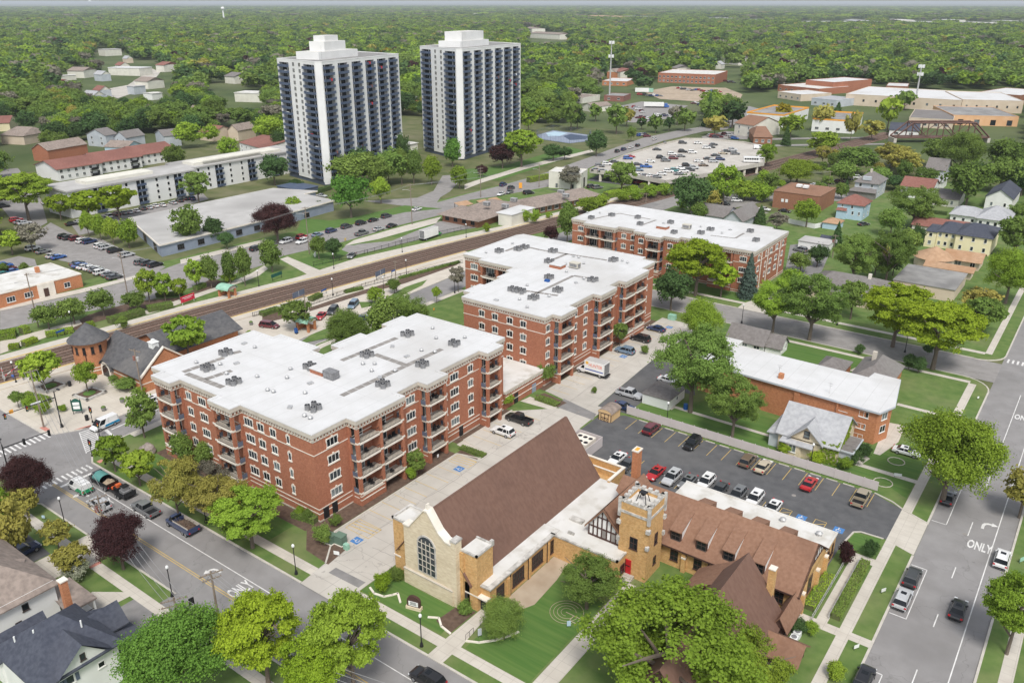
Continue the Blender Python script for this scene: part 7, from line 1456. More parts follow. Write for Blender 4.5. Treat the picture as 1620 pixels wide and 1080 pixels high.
for key,t,x,y,yt,l,arms,ex,rz in (('p1',13,652,200,-60,'tall weathered pole with transformers beside the purple maple',((.0,1.3),(1.0,1.1)),'tx',R_(80)),('p2',13,1085,690,560,'wide armed wooden pole rising above the bright round maple',((0,1.7),(.9,1.7),(1.8,1.6)),None,R_(60)),('p3',13,1335,695,400,'leaning dark pole with a lamp arm beside the kerb',((0,1.5),(.8,1.2)),None,R_(70)),('p4',9,268,600,250,'wooden pole on the plaza corner behind the traffic signal',((0,1.2),),None,R_(80)),('p5',9,870,400,125,'pole with a cross arm and globes before the station roof',((0,1.6),),'tx',R_(10)),('p6',6,335,1020,800,'tall pole beside the drop-off shelter',((0,.8),),None,0),('p7',6,877,770,590,'tall pole in the drop-off loop planting',((0,.8),),None,0),('p8','L1',1210,745,350,'tall grey pole at the left lot entrance',((0,1.),(.9,1.)),'lamp',R_(200)),('p9','L1',365,1060,555,'tall grey pole with a lamp arm on the left street',((0,.5),),'lamp',R_(250)),('p10',6,345,545,260,'tall pole with lamp arm near the red boxy suv',((0,1.),(1.5,1.)),'lamp',R_(230)),('p11',6,972,365,120,'tall pole with lamp arm at the truck lot lawn',((0,1.),(1.5,1.)),'lamp',R_(230)),('p12','M2',466,300,30,'tall pole at the tower drive island',((0,1.2),(1.2,1.2),(2.4,1.2)),'lamp',R_(230)),('p13','M2',1000,210,0,'tall pole beside the cream corner shop',((0,1.),),'lamp',R_(230)),('p14','H1',205,230,30,'thin pole behind the brown hall, left',((0,1.),),None,0),('p15','H1',745,250,70,'thin pole behind the brown hall, right',((0,1.),),None,0),('p16',8,450,570,430,'pole with transformer beside the long white garage',((0,1.),),'tx',0),('p17','M3',548,590,520,'short pole by the rear brick block and tracks',((0,1.2),),None,0)):
 p=g(t,x,y,.1); h=top_z(p[0],p[1],pxy(t,x,yt)[1]); poles[key]=(p[0],p[1],h); upole(p[0],p[1],h,l,arms,.1,rz,'wood',ex)
def wires(name,label,a,bs,n,sp,dz=-.3,sag=1.,r=.028):
 root=empty(name,(a[0],a[1],a[2])); tag(root,label,'power line'); A=Vector(a)
 for q in bs:
  B=Vector(q); d=(B-A); nn=Vector((-d.y,d.x,0)).normalized()
  for k in range(n):
   o=nn*((k-(n-1)/2)*sp); pts=[]
   for i in range(11): t=i/10; v=A.lerp(B,t)+o; v.z+=dz-sag*4*t*(1-t); pts.append(tuple(v-A))
   MB().tube(pts,r,4).build('cable',M['wire'],root)
wires('power_line','overhead cables along the main street from the transformer pole',poles['p1'],[poles['p2'],poles['p4']],4,.7)
wires('power_line','overhead cables from the wide armed pole past the locusts',poles['p2'],[poles['p3'],(-48,45.5,9.5)],3,.8);
wires('power_line','cables crossing from the street pole to the bottom corner',poles['p3'],[(-58,46,9)],3,.5)
wires('power_line','overhead cables along the north street, left part',poles['p9'],[poles['p8']],2,.8,sag=.8); wires('power_line','overhead cables along the north street, middle part',poles['p10'],[poles['p11'],poles['p8']],2,.8,sag=1.2); wires('power_line','overhead cables along the north street by the restaurant',poles['p11'],[poles['p12'],poles['p13']],2,.8,sag=1.2)
wires('power_line','cables behind the brown hall',poles['p14'],[poles['p15']],2,.7,sag=1.)
def head(par,x,y,z,rz,back=True):
 o=MB().box(-.17,.17,-.14,.14,-.55,.55).mesh('signal_head',M['black']); s=link('signal_head',o,par,(x,y,z),rz)
 for k,mm in enumerate((mat('signal_lit_red',(.5,.02,.02),.4) if False else M['taill'],M['orange'],M['utilgreen'])): link('lens',MB().cyl((0,0),.11,.11,0,.02,10).mesh('lens',mm),s,(0,-.145,.33-.33*k)).rotation_euler=(math.pi/2,0,0)
p=g('L3',662,375,.1); r=empty('traffic_signal',(p[0],p[1],.1)); tag(r,'black traffic signal mast with a long arm over the street at the plaza','traffic signal','traffic signals'); q=Vector(g('L3',90,275,6.2))-Vector(p); L=9.6; d=Vector((0.05,-1.0)).normalized()
MB().cyl((0,0),.3,.22,0,.7,10).cyl((0,0),.13,.1,.7,7.6,8).build('mast',M['black'],r); MB().tube([(0,0,6.3),(d.x*L,d.y*L,6.7)],[.11,.06]).build('mast_arm',M['black'],r); MB().tube([(0,0,7.4),(.9,.4,8.1)],.05).box(.6,1.5,.2,.6,8.05,8.2).build('lamp_arm',M['black'],r)
head(r,d.x*5.3,d.y*5.3,6.2,R_(90)); head(r,d.x*9.2,d.y*9.2,6.3,R_(90)); MB().box(d.x*3.6-.03,d.x*3.6+.03,d.y*3.6-.9,d.y*3.6+.9,6.35,6.8).build('street_name_plate',M['signwhite'],r); MB().box(d.x*8.-.04,d.x*8.+.04,d.y*8.-.35,d.y*8+.35,6.4,7.1).build('warning_plate',M['orange'],r)
def post_signal(t,x,y,l,h=3.2):
 p=g(t,x,y,.1); r=empty('pedestrian_signal',(p[0],p[1],.1)); tag(r,l,'traffic signal','traffic signals'); MB().cyl((0,0),.18,.14,0,.4,8).cyl((0,0),.07,.07,.4,h-.8,8).build('post',M['black'],r); head(r,.2,0,h-.5,R_(40)); head(r,-.2,0,h-.4,R_(150))
post_signal('L3',990,325,'short black signal post beside the blue and white van'); post_signal('L3',985,685,'short black signal post on the corner grass by the crosswalk'); post_signal('L3',1068,485,'short black signal post behind the stop bar'); post_signal('L3',1125,770,'short black signal post under the street tree')
p=g('L3',115,930,.1); r=empty('traffic_signal',(p[0],p[1],.1)); tag(r,'black traffic signal mast behind the purple maple','traffic signal','traffic signals'); MB().cyl((0,0),.3,.22,0,.7,10).cyl((0,0),.13,.1,.7,6.6,8).build('mast',M['black'],r); MB().tube([(0,0,6.),(1.5,7.2,6.6)],[.11,.06]).build('mast_arm',M['black'],r); MB().tube([(0,0,6.4),(-.9,.2,7.3)],.05).box(-1.3,-.6,0,.4,7.25,7.4).build('lamp_arm',M['black'],r); head(r,1.5,7.,6.3,R_(200)); head(r,.6,3.2,6.0,R_(200))
def board(name,label,x,y,rz,w,h,z0,text,face,ink,size,sx=.9,posts=True,cat='sign',z=.1,thick=.08,lines=None,pw=.05):
 r=empty(name,(x,y,z),rz); tag(r,label,cat)
 bd=MB().box(-w/2,w/2,-thick/2,thick/2,z0,z0+h).build('panel',M[face],r)
 if posts:
  for s in (-1,1): MB().box(s*w*.42-pw,s*w*.42+pw,-pw*.8,pw*.8,0,z0+h-.02).build('post',M['black'] if face!='signred' else M['signwhite'],r)
 ls=lines or ([text] if text else [])
 for i,s in enumerate(ls):
  me=text_mesh(s,size,sx); me.materials.clear(); me.materials.append(M[ink]); o=link('lettering',me,bd,(0,-thick/2-.006,z0+h-(h*(i+.5)/len(ls)))); o.rotation_euler=(math.pi/2,0,0)
 return r
p=g('L3',835,235,.1); r=board('welcome_sign','dark green station sign with white panels and curved top on the plaza',p[0],p[1],R_(45),1.9,2.3,.7,'', 'signgreen','signwhite',.4,cat='sign')
MB().box(-.62,.62,-.09,-.05,2.0,2.6).box(-.62,.62,-.09,-.05,1.15,1.8).build('white_panel',M['signwhite'],r); b=MB(); xzslab(b,[(-.6,3.0),(.6,3.0),(.45,3.25),(0,3.4),(-.45,3.25)],-.05,.05); b.build('arched_top',M['signgreen'],r)
for s in (-1,1): MB().ball((s*.8,0,3.15),.1,.1,.12,0,8,5).build('finial',M['black'],r)
p=g(5,1150,845,.05); board('banner_sign','bright red banner with white lines beside the tracks',p[0],p[1],R_(98),4.6,1.7,.6,'','signred','signwhite',.5,cat='banner',z=.05); r=bpy.data.objects['banner_sign']; MB().box(-1.8,1.8,-.06,-.045,1.75,1.9).box(-1.2,1.2,-.06,-.045,1.35,1.45).build('white_lines',M['signwhite'],r)
for i,(x,y,l) in enumerate(((148,700,'dark green station name board on the lawn north of the tracks'),)): p=g(6,x,y,.05); board('station_board',l,p[0],p[1],R_(98),4.4,1.0,.9,'','signgreen','signwhite',.4,cat='station board',z=.05)
for x,y,l in ((283,825,'dark two panel notice board on the southern platform, left'),(780,695,'dark two panel notice board on the southern platform, right')):
 p=g(6,x,y,.3); r=board('notice_board',l,p[0],p[1],R_(98),4.6,1.5,1.0,'','balcd','signwhite',.3,cat='notice board',z=.3); MB().box(-.06,.06,-.08,.08,1.0,2.5).build('divider',M['metal'],r)
for t,x,y,l in (('L2',655,215,'blue sign beside the clipped hedge beyond the tracks'),(6,435,795,'low blue sign on the southern platform, left'),(6,860,675,'low blue sign on the southern platform, right')):
 p=g(t,x,y,.2); board('platform_sign',l,p[0],p[1],R_(98),2.2,.5,1.1,'','blue','signwhite',.3,cat='sign',z=.2)
p=g('ch2',245,985,.1); r=empty('church_sign',(p[0],p[1],.12),R_(15)); tag(r,'rounded brown church sign with a pale panel on a stone base','sign'); MB().box(-1.1,1.1,-.35,.35,0,.45).build('stone_base',M['stone'],r); b=MB(); xzslab(b,[(-.95,.45),(.95,.45),(.95,1.35)]+[(.95*math.cos(R_(a)),1.35+.75*math.sin(R_(a))) for a in range(15,180,15)]+[(-.95,1.35)],-.2,.2); bd=b.build('sign_body',M['dkbrown'],r); MB().box(-.7,.7,-.23,-.2,.6,1.3).build('panel',M['signwhite'],bd)
b=MB()
for k,z in enumerate((1.12,.95,.78)): b.box(-.5+.1*(k==1),.5-.1*(k==1),-.245,-.23,z,z+.07)
b.build('lettering',M['black'],bd)
for t,x,y,rz,f,l,w,h in ((14,752,640,40,'green_metal','teal notice sign behind the locust on the church kerb',.6,1.0),(14,1385,800,60,'greysid','pale blue banner beside the church entrance steps',.5,1.1),(14,512,305,20,'signwhite','white yard sign beside the green utility boxes',.9,.6),(15,385,740,40,'lblue','pale blue sign post beside the lawn labyrinth',.5,.8),(16,760,530,60,'signwhite','white yard sign on the grass strip by the silver suv',.8,.5),(16,595,875,60,'signwhite','white yard sign on the lower grass strip',.8,.5),(16,1605,345,60,'green_metal','teal yard sign at the right edge lawn',1.,.7),(13,268,82,30,'lblue','small pale blue sign on the grass by the left lot',.5,.5),(12,1338,430,50,'signwhite','small white sign on the corner grass strip',.4,.4),(12,848,905,20,'signwhite','white bench like sign under the big maple',1.2,.5),('V1',1375,440,30,'orange','orange sign half hidden under the yellowish trees',.9,.8),(6,565,470,95,'yellow','yellow crossing sign beside the north street',.9,.9),(6,1105,895,95,'orange','small red orange sign near the young tree',.5,.6),('M2',830,225,40,'orange','orange restaurant pylon sign beside the black minivan',1.4,2.4),(10,1130,790,90,'signwhite','white sign post before the parking stalls',.4,.6)):
 p=g(t,x,y,.1); r=board('small_sign',l,p[0],p[1],R_(rz),w,h,.25 if h<1 else .3,'',f,'black',.2,cat='sign',posts=True,thick=.05,pw=.02)
p=g(13,1182,660,.1); r=board('black_sign','black two part sign on a post beside the kerb',p[0],p[1],R_(70),.7,1.1,1.6,'','black','signwhite',.2,cat='sign')
p=g(14,505,225,.13);
for i,(dx,dy,s) in enumerate(((-.8,-.3,1.),(.7,.4,1.1))): o=MB().box(-.75,.75,-.6,.6,.12,1.35*s).box(-.82,.82,-.66,.66,1.35*s,1.42*s).box(-.85,.85,-.7,.7,0,.12,1).build('utility_cabinet',[M['utilgreen'],M['trim']]); o.location=(p[0]+dx,p[1]+dy,.12); o.rotation_euler=(0,0,R_(5)); tag(o,['green utility cabinet nearer the grass by the alley mouth','green utility cabinet nearer the alley kerb'][i],'utility cabinet','green utility cabinets')
p=g(14,572,262,.13); o=MB().box(-.4,.4,-.3,.3,0,.9).build('utility_cabinet',M['green_metal']); o.location=(p[0],p[1],.12); tag(o,'small pale green utility box at the alley kerb','utility cabinet')
p=g(7,1015,945,.13); o=MB().box(-.9,.9,-.7,.7,0,1.3).build('utility_cabinet',M['green_metal']); o.location=(p[0],p[1],.12); tag(o,'pale green cabinet beside the far end of the alley','utility cabinet')
p=g(11,1097,490,.12); r=empty('blue_barrel',(p[0],p[1],.12)); tag(r,'bright blue barrel on the lawn behind the white garage','barrel'); MB().cyl((0,0),.42,.42,0,1.15,14).cyl((0,0),.44,.44,.38,.45,14).cyl((0,0),.44,.44,.75,.82,14).build('drum',M['blue'],r)
for t,x,y,l in (('L2',748,745,'black litter bin in the middle of the station plaza'),('L2',962,635,'black litter bin below the turret'),('L3',932,300,'black litter bin beside the station sign')):
 p=g(t,x,y,.1); r=empty('litter_bin',(p[0],p[1],.1)); tag(r,l,'litter bin'); MB().cyl((0,0),.32,.36,0,.95,12).build('drum',M['black'],r); MB().cyl((0,0),.38,.3,.95,1.1,12).build('lid',M['black'],r)
p=g('M1',400,620,.1); r=empty('post_box',(p[0],p[1],.1)); tag(r,'blue post box beside the drop-off shelter','post box'); MB().box(-.35,.35,-.3,.3,.3,1.3).box(-.28,.28,-.25,.25,1.3,1.42).build('box',M['blue'],r); MB().box(-.3,-.22,-.25,.25,0,.3).box(.22,.3,-.25,.25,0,.3).build('legs',M['black'],r)
b=mat('grey_planter',(.22,.22,.21),.8)
for t,x,y,l in (('L2',1308,920,'grey flower pot on the plaza near the street tree'),('L2',1110,1010,'grey flower pot beside the van on the plaza'),('a1',905,75,'grey flower pot in the drop-off loop')):
 p=g(t,x,y,.1); r=empty('flower_pot',(p[0],p[1],.1)); tag(r,l,'flower pot','grey flower pots'); MB().cyl((0,0),.35,.5,0,.75,12).build('pot',b,r); MB().ball((0,0,.85),.45,.45,.25,0,9,5).build('flowers',M['grass'],r)
for i,(t,x,y) in enumerate((('L2',545,760),('L2',960,840))):
 p=g(t,x,y,.1); r=empty('tree_planter',(p[0],p[1],.1),R_(8)); tag(r,['square stone planter around the larger plaza locust','square stone planter around the young plaza tree'][i],'planter','stone tree planters'); q=MB()
 for a in range(4):
  c,s=math.cos(a*math.pi/2),math.sin(a*math.pi/2); q.obox((2.1*c,2.1*s),(c,s),(-s,c),.25,2.35,0,.5)
 q.build('stone_rim',M['grst'],r); MB().box(-1.9,1.9,-1.9,1.9,0,.4).build('soil',M['mulch'],r); MB().ball((0,0,.4),1.3,1.3,.35,0,10,5).build('ground_cover',M['grass2'],r)
def rock(x,y,s,l):
 q=random.Random(int(x*10)); b=MB().ball((0,0,s*.35),s,s*.7,s*.8,0,9,6); b.v=[(a*q.uniform(.85,1.15),c*q.uniform(.85,1.15),d*q.uniform(.9,1.1)) for a,c,d in b.v]; o=b.build('boulder',M['rock']); o.location=(x,y,.1); tag(o,l,'boulder')
p=g(9,910,755,.1); rock(p[0],p[1],1.6,'large brown boulder in the bed at the brick block corner'); p=g(9,870,745,.1); rock(p[0],p[1],.8,'smaller boulder left of the large one by the brick block')
p=g(6,380,565,.05); o=MB().ball((0,0,.7),.5,.35,.8,0,9,6).ball((.25,.1,1.5),.3,.28,.5,0,8,5).ball((-.15,0,2.0),.2,.2,.35,0,8,5).build('sculpture',M['signwhite']); o.location=(p[0],p[1],.05); tag(o,'white abstract sculpture on the triangular lawn','sculpture')
def edging(l,pts,w=.14,m='trim'):
 r=empty('stone_edging',(*pts[0],.1)); tag(r,l,'edging'); b=MB((pts[0][0],pts[0][1],.1))
 for a,c in zip(pts[:-1],pts[1:]):
  d=Vector((c[0]-a[0],c[1]-a[1])); L=d.length; d/=L; b.obox(((a[0]+c[0])/2,(a[1]+c[1])/2),(d.x,d.y),(-d.y,d.x),L/2+.05,w,.1,.12+w)
 b.build('stones',M[m],r)
edging('white stone edging around the round shrub bed left of the church',[g(14,x,y,.1) for x,y in ((715,500),(740,535),(800,555),(850,545),(885,535),(900,590))]); edging('white stone edging around the bark bed at the church door',[g(14,x,y,.1) for x,y in ((1070,680),(1135,685),(1150,735),(1205,780))]); edging('white stone edging around the big entrance shrub',[g(14,x,y,.1) for x,y in ((1300,825),(1380,835),(1480,820),(1560,795),(1620,770))])
edging('pale ring of edging around the small flower bed by the grey fence',[(g('H6',1330,965,.1)[0]+1.5*math.cos(R_(a)),g('H6',1330,965,.1)[1]+1.5*math.sin(R_(a))) for a in range(0,361,30)],.07,'tan')
edging('pale ring of edging around the dark bed under the maple',[(g('H6',1470,740,.1)[0]+1.4*math.cos(R_(a)),g('H6',1470,740,.1)[1]+1.4*math.sin(R_(a))) for a in range(0,361,30)],.07,'tan')
for i,(x,y,l) in enumerate(((-55.6,66.4,'upper black handrail on the church entrance path'),(-55.4,63.2,'lower black handrail on the church entrance path'))):
 r=empty('handrail',(x+1.7,y,.11)); tag(r,l,'handrail'); MB().tube([(0,0,0),(0,0,1),(0,1.6,1.),(0,1.6,0)],.03).tube([(0,.8,0),(0,.8,1)],.025).build('rail',M['black'],r)
def picket(l,pts,h=1.2,m='black',sp=.35,z=.05,name='metal_fence'):
 r=empty(name,(*pts[0],z)); tag(r,l,'fence')
 for a,c in zip(pts[:-1],pts[1:]):
  b=MB((pts[0][0],pts[0][1],z)); d=Vector((c[0]-a[0],c[1]-a[1])); L=d.length; d/=L; nn=(-d.y,d.x)
  for zz in (.15,h-.1): b.obox(((a[0]+c[0])/2,(a[1]+c[1])/2),(d.x,d.y),nn,L/2,.03,z+zz,z+zz+.06)
  for k in range(int(L/sp)+1):
   q=Vector(a)+d*(k*sp); b.obox((q.x,q.y),(d.x,d.y),nn,.025 if k%6 else .05,.025 if k%6 else .05,z,z+h+(.1 if k%6==0 else 0))
  b.build('fence_run',M[m],r)
picket('black picket fence between the truck lot and the railway verge',[g(6,x,y,.05) for x,y in ((370,620),(540,585),(700,545),(900,490),(1100,440),(1270,405),(1390,375))],1.4,sp=.5); picket('black picket fence along the southern platform',[g(6,x,y,.3) for x,y in ((0,925),(100,900),(350,855),(520,800),(690,740),(900,685),(1280,598))],1.2,sp=.5)
picket('thin grey rail fence along the walk by the parish hall',[(-19.6,93.0),(-19.6,109.4)],.9,'metal',1.4,.1); picket('second thin grey rail fence along the hedge by the parish hall',[(-17.9,94.6),(-17.9,109.2)],.9,'metal',1.4,.1)
picket('white guard rail on the street behind the brown hall',[g(7,x,y,.05) for x,y in ((1450,200),(1620,165))],.8,'signwhite',1.,.05)
pw=[(-96.6,299.5),(-84.,296.8),(-79,309)]
r=empty('white_board_fence',(*pw[0],.1)); tag(r,'white board fence between the brown hall and blue garage','fence')
for a,c in zip(pw[:-1],pw[1:]):
 d=Vector((c[0]-a[0],c[1]-a[1])); L=d.length; d/=L; MB((pw[0][0],pw[0][1],.1)).obox(((a[0]+c[0])/2,(a[1]+c[1])/2),(d.x,d.y),(-d.y,d.x),L/2,.04,.1,1.8).build('fence_run',M['white'],r)
for t,x,y,l in (('ch5',1035,645,'grey air conditioner beside the front chapel porch, upper one'),('ch5',1005,690,'grey air conditioner beside the front chapel porch, lower one')):
 p=g(t,x,y,.8); o=MB().box(-.45,.45,-.45,.45,.1,.95).cyl((0,0),.36,.36,.95,1.0,12,1).build('air_conditioner',[M['signwhite'],M['hvac']]); o.location=(p[0],p[1],.0); tag(o,l,'air conditioner','air conditioners')
def mono(l,t,x,y,yt,rings,m='metal'):
 p=g(t,x,y,0); h=top_z(p[0],p[1],pxy(t,x,yt)[1]); r=empty('cell_tower',(p[0],p[1],0)); tag(r,l,'cell tower'); MB().cyl((0,0),.75,.4,0,h,8).build('mast',M[m],r)
 for f in rings:
  b=MB()
  for k in range(9): a=2*math.pi*k/9; b.obox((2.1*math.cos(a),2.1*math.sin(a)),(math.cos(a),math.sin(a)),(-math.sin(a),math.cos(a)),.12,.28,h*f-1.2,h*f+1.2); b.tube([(0,0,h*f),(2.1*math.cos(a),2.1*math.sin(a),h*f)],.08,4)
  b.build('antenna_ring',M['signwhite'],r)
mono('tall grey phone mast with two antenna rings beside the workshops',3,632,610,255,(.985,.755)); mono('phone mast with antenna rings in front of the beige warehouse',4,950,660,400,(.98,.80),'metal')
for t,x,y,yt,l in ((1,1368,130,42,'pale water tower standing above the far left woods'),(1,549,20,2,'tiny far water tower on the left horizon')):
 p=g(t,x,y,0); h=top_z(p[0],p[1],pxy(t,x,yt)[1]); r=empty('water_tower',(p[0],p[1],0)); tag(r,l,'water tower'); s=math.hypot(*p)/1310*2.2
 MB().cyl((0,0),s*.6,s*.35,0,h-s,10).build('stem',M['signwhite'],r); MB().ball((0,0,h-s),s*1.15,s*1.15,s,0,12,8).build('tank',M['signwhite'],r)
a=g(4,830,870,0); c=g(4,1400,870,0); d=Vector((c[0]-a[0],c[1]-a[1])); L=d.length; r=empty('truss_bridge',(a[0],a[1],0),math.atan2(d.y,d.x)); tag(r,'rusty brown steel truss bridge over the cutting','bridge'); rust=mat('rusty_steel',(.11,.06,.05),.8,(.16,.09,.07),1.)
for yy in (0,7):
 b=MB(); n=6
 for k in range(1,n): b.tube([(L*k/n,yy,3),(L*k/n,yy,11)],.35,4)
 b.tube([(L/n,yy,11),(L*(n-1)/n,yy,11)],.5,4); b.tube([(0,yy,3),(L/n,yy,11)],.45,4); b.tube([(L,yy,3),(L*(n-1)/n,yy,11)],.45,4)
 for k in range(1,n-1): b.tube([(L*k/n,yy,11 if k%2 else 3),(L*(k+1)/n,yy,3 if k%2 else 11)],.25,4)
 b.build('truss',rust,r)
MB().box(0,L,-.5,7.5,2.4,3.1).build('bridge_deck',rust,r); b=MB()
for k in range(1,6): b.box(L*k/6-.3,L*k/6+.3,0,7,10.7,11.2)
b.build('portal_beam',rust,r); b=MB()
for x in (0,L/2,L): b.box(x-.8,x+.8,-.5,7.5,-.2,2.4)
b.build('pier',M['conc'],r)
tp=[g(3,x,y,.1) for x,y in ((190,825),(290,795),(520,825),(500,862),(390,875),(215,850))]; sheet('tennis_court',tp,.05,'bluewall'); tq=[g(3,x,y,.1) for x,y in ((245,812),(300,802),(380,812),(330,830),(260,832))]; sheet('tennis_court',tq,.07,'lblue'); tq=[g(3,x,y,.1) for x,y in ((350,830),(400,818),(505,832),(490,850),(390,855))]; sheet('tennis_court',tq,.07,'balc')
picket('tall dark mesh fence around the blue tennis court',tp+tp[:1],3.2,'balcd',1.2,.05,'court_fence')
sheet('construction_yard',[g('F1',x,y,0) for x,y in ((120,440),(420,385),(1000,400),(1180,470),(1130,560),(960,600),(900,690),(960,560),(700,545),(300,520))],.03,'dirt'); sheet('parking_lot',[g('F1',x,y,0) for x,y in ((-120,590),(100,545),(600,590),(500,640),(420,720),(180,760),(0,770),(-200,740))],.02,'road2'); sheet('parking_lot',[g('F1',x,y,0) for x,y in ((740,920),(1000,860),(1260,880),(1230,950),(1000,945),(780,960))],.02,'road2'); sheet('clearing',[g(1,x,y,0) for x,y in ((560,560),(780,520),(930,420),(980,440),(900,540),(720,600))],.02,'conc')
for sx,y0 in ((4,905),(4,865)): sheet('street',[g(sx,x,y,0) for x,y in ((0,y0-20),(300,y0-25),(800,y0-30),(800,y0-22),(300,y0-15),(0,y0-8))],.04,'road2')
def person(l,x,y,hd,z,pose,top,legs,hair=(.05,.035,.025)):
 """one continuous skinned body, then hair as a child"""
 J={'pelvis':(0,0,.95),'chest':(.02,0,1.30),'neck':(.03,0,1.48),'head':(.06,0,1.60),'top':(.05,0,1.70),'ls':(.02,.19,1.40),'le':(.06,.25,1.12),'lh':(.16,.24,.90),'rs':(.02,-.19,1.40),'re':(.06,-.25,1.12),'rh':(.16,-.24,.90),'lk':(.05,.11,.50),'lf':(.0,.12,.06),'lt':(.16,.13,.04),'rk':(.0,-.11,.50),'rf':(-.06,-.12,.06),'rt':(.10,-.13,.04),'lp':(0,.1,.9),'rp':(0,-.1,.9)}
 if pose=='bend': J.update(chest=(.28,0,1.12),neck=(.42,0,1.20),head=(.52,0,1.24),top=(.60,0,1.25),ls=(.32,.18,1.14),le=(.48,.22,.92),lh=(.62,.15,.72),rs=(.32,-.18,1.14),re=(.48,-.22,.92),rh=(.62,-.15,.72))
 K=list(J); E=[('pelvis','chest'),('chest','neck'),('neck','head'),('head','top'),('chest','ls'),('ls','le'),('le','lh'),('chest','rs'),('rs','re'),('re','rh'),('pelvis','lp'),('lp','lk'),('lk','lf'),('lf','lt'),('pelvis','rp'),('rp','rk'),('rk','rf'),('rf','rt')]
 Rd={'pelvis':.15,'chest':.155,'neck':.06,'head':.10,'top':.085,'ls':.075,'le':.05,'lh':.038,'rs':.075,'re':.05,'rh':.038,'lk':.065,'rk':.065,'lf':.05,'rf':.05,'lt':.035,'rt':.035,'lp':.095,'rp':.095}
 me=bpy.data.meshes.new('person'); me.from_pydata([J[k] for k in K],[(K.index(a),K.index(c)) for a,c in E],[]); o=bpy.data.objects.new('person',me); col.objects.link(o); o.location=(x,y,z); o.rotation_euler=(0,0,R_(hd)); tag(o,l,'person')
 sk=o.modifiers.new('skin','SKIN');
 for i,k in enumerate(K): me.skin_vertices[0].data[i].radius=(Rd[k],Rd[k])
 me.skin_vertices[0].data[0].use_root=True; sb=o.modifiers.new('smooth','SUBSURF'); sb.levels=1; sb.render_levels=1
 m=bpy.data.materials.new('person_clothing'); m.use_nodes=True; nt=m.node_tree; tc=_n(nt,'ShaderNodeTexCoord'); sp=_n(nt,'ShaderNodeSeparateXYZ'); nt.links.new(tc.outputs['Object'],sp.inputs[0]); cr=_n(nt,'ShaderNodeValToRGB'); mr=_n(nt,'ShaderNodeMapRange'); mr.inputs[2].default_value=2.; nt.links.new(sp.outputs[2 if pose!='bend' else 2],mr.inputs[0]); nt.links.new(mr.outputs[0],cr.inputs[0]); cr.color_ramp.interpolation='CONSTANT'
 e=cr.color_ramp.elements; e[0].position=0; e[0].color=(.03,.03,.03,1); e[1].position=.06; e[1].color=(*legs,1); q=e.new(.47); q.color=(*top,1)
 if pose!='bend': q=e.new(.755); q.color=(.55,.36,.27,1)
 nt.links.new(cr.outputs[0],nt.nodes['Principled BSDF'].inputs['Base Color']); me.materials.append(m)
 h=J['top']; MB().ball((h[0]-.03,0,h[2]+.02),.11,.10,.085,0,8,5).build('hair',mat('dark_hair',hair,.8),o)
p=g('ch4',1500,735,.1); person('person in dark clothes bending over shrubs at the parish hall corner',p[0],p[1],160,.1,'bend',(.02,.03,.07),(.35,.05,.05))
for t,x,y,l,tp_,lg in (('a1',775,110,'person in a red top near the benches in the drop-off loop',(.4,.1,.08),(.1,.1,.12)),('L2',150,690,'person with a blue top waiting by the level crossing',(.05,.12,.4),(.08,.08,.1)),('L2',255,690,'person in a yellow vest by the level crossing',(.7,.6,.05),(.1,.1,.12))):
 p=g(t,x,y,.1); person(l,p[0],p[1],rng.uniform(0,360),.1,'stand',tp_,lg)
r=empty('crossing_gate',(*g('L2',60,690,.1),.1)); tag(r,'red and white striped level crossing gate at the left edge','crossing gate'); b=MB()
for k in range(8): b.tube([(0+k*.22,-.2+k*.75,1.0+k*.45),(.22+k*.22,.55+k*.75,1.45+k*.45)],.07,5,k%2)
b.build('gate_arm',[M['signred'],M['signwhite']],r); MB().cyl((0,-.2),.1,.1,0,3.2,8).box(-.5,.5,-.3,-.1,.6,1.3).build('mast',M['metal'],r); b=MB()
for s in (-.45,.45): b.ball((s,-.3,2.6),.16,.1,.16,0,8,5)
b.build('warning_lamp',M['taill'],r)
# trees, shrubs, hedges
G_=np.random.default_rng(5)
LC={'bright':((.310,.425,.055),(.205,.315,.042)),'lime':((.335,.450,.040),(.235,.345,.034)),'mid':((.215,.305,.070),(.140,.220,.052)),'dense':((.165,.310,.055),(.100,.215,.042)),'dark':((.105,.180,.060),(.068,.125,.045)),'purple':((.085,.040,.038),(.050,.026,.027)),'olive':((.430,.380,.095),(.300,.295,.075)),'spruce':((.120,.170,.135),(.080,.120,.095)),'tan':((.285,.265,.200),(.200,.190,.145)),'yellow':((.42,.33,.03),(.28,.26,.03)),'blossom':((.62,.62,.52),(.16,.22,.08))}
LM={k:leafmat('foliage_'+k,a,b) for k,(a,b) in LC.items()}
def leaves(P,N,size,tri=False):
 """one small bent leaf clump face per point: P points, N outward normals"""
 n=len(P); r=G_.normal(size=(n,3)); N=N+.65*r; N/=np.linalg.norm(N,axis=1)[:,None]
 t=np.cross(N,G_.normal(size=(n,3))); t/=np.linalg.norm(t,axis=1)[:,None]; b=np.cross(N,t); s=(size*G_.uniform(.55,1.25,n))[:,None]
 a=G_.uniform(.5,1.,(n,1))
 return np.stack([P-t*s-b*s*a,P+t*s-b*s*.6,P+t*s*.7+b*s*a,P-t*s*.8+b*s*.8],1)
def leafmesh(name,Q,m):
 n=len(Q); me=bpy.data.meshes.new(name); me.vertices.add(n*4); me.vertices.foreach_set('co',Q.reshape(-1).astype(np.float32)); me.loops.add(n*4); me.loops.foreach_set('vertex_index',np.arange(n*4,dtype=np.int32))
 me.polygons.add(n); me.polygons.foreach_set('loop_start',np.arange(0,n*4,4,dtype=np.int32)); me.update(); me.validate(); me.materials.append(m); return me
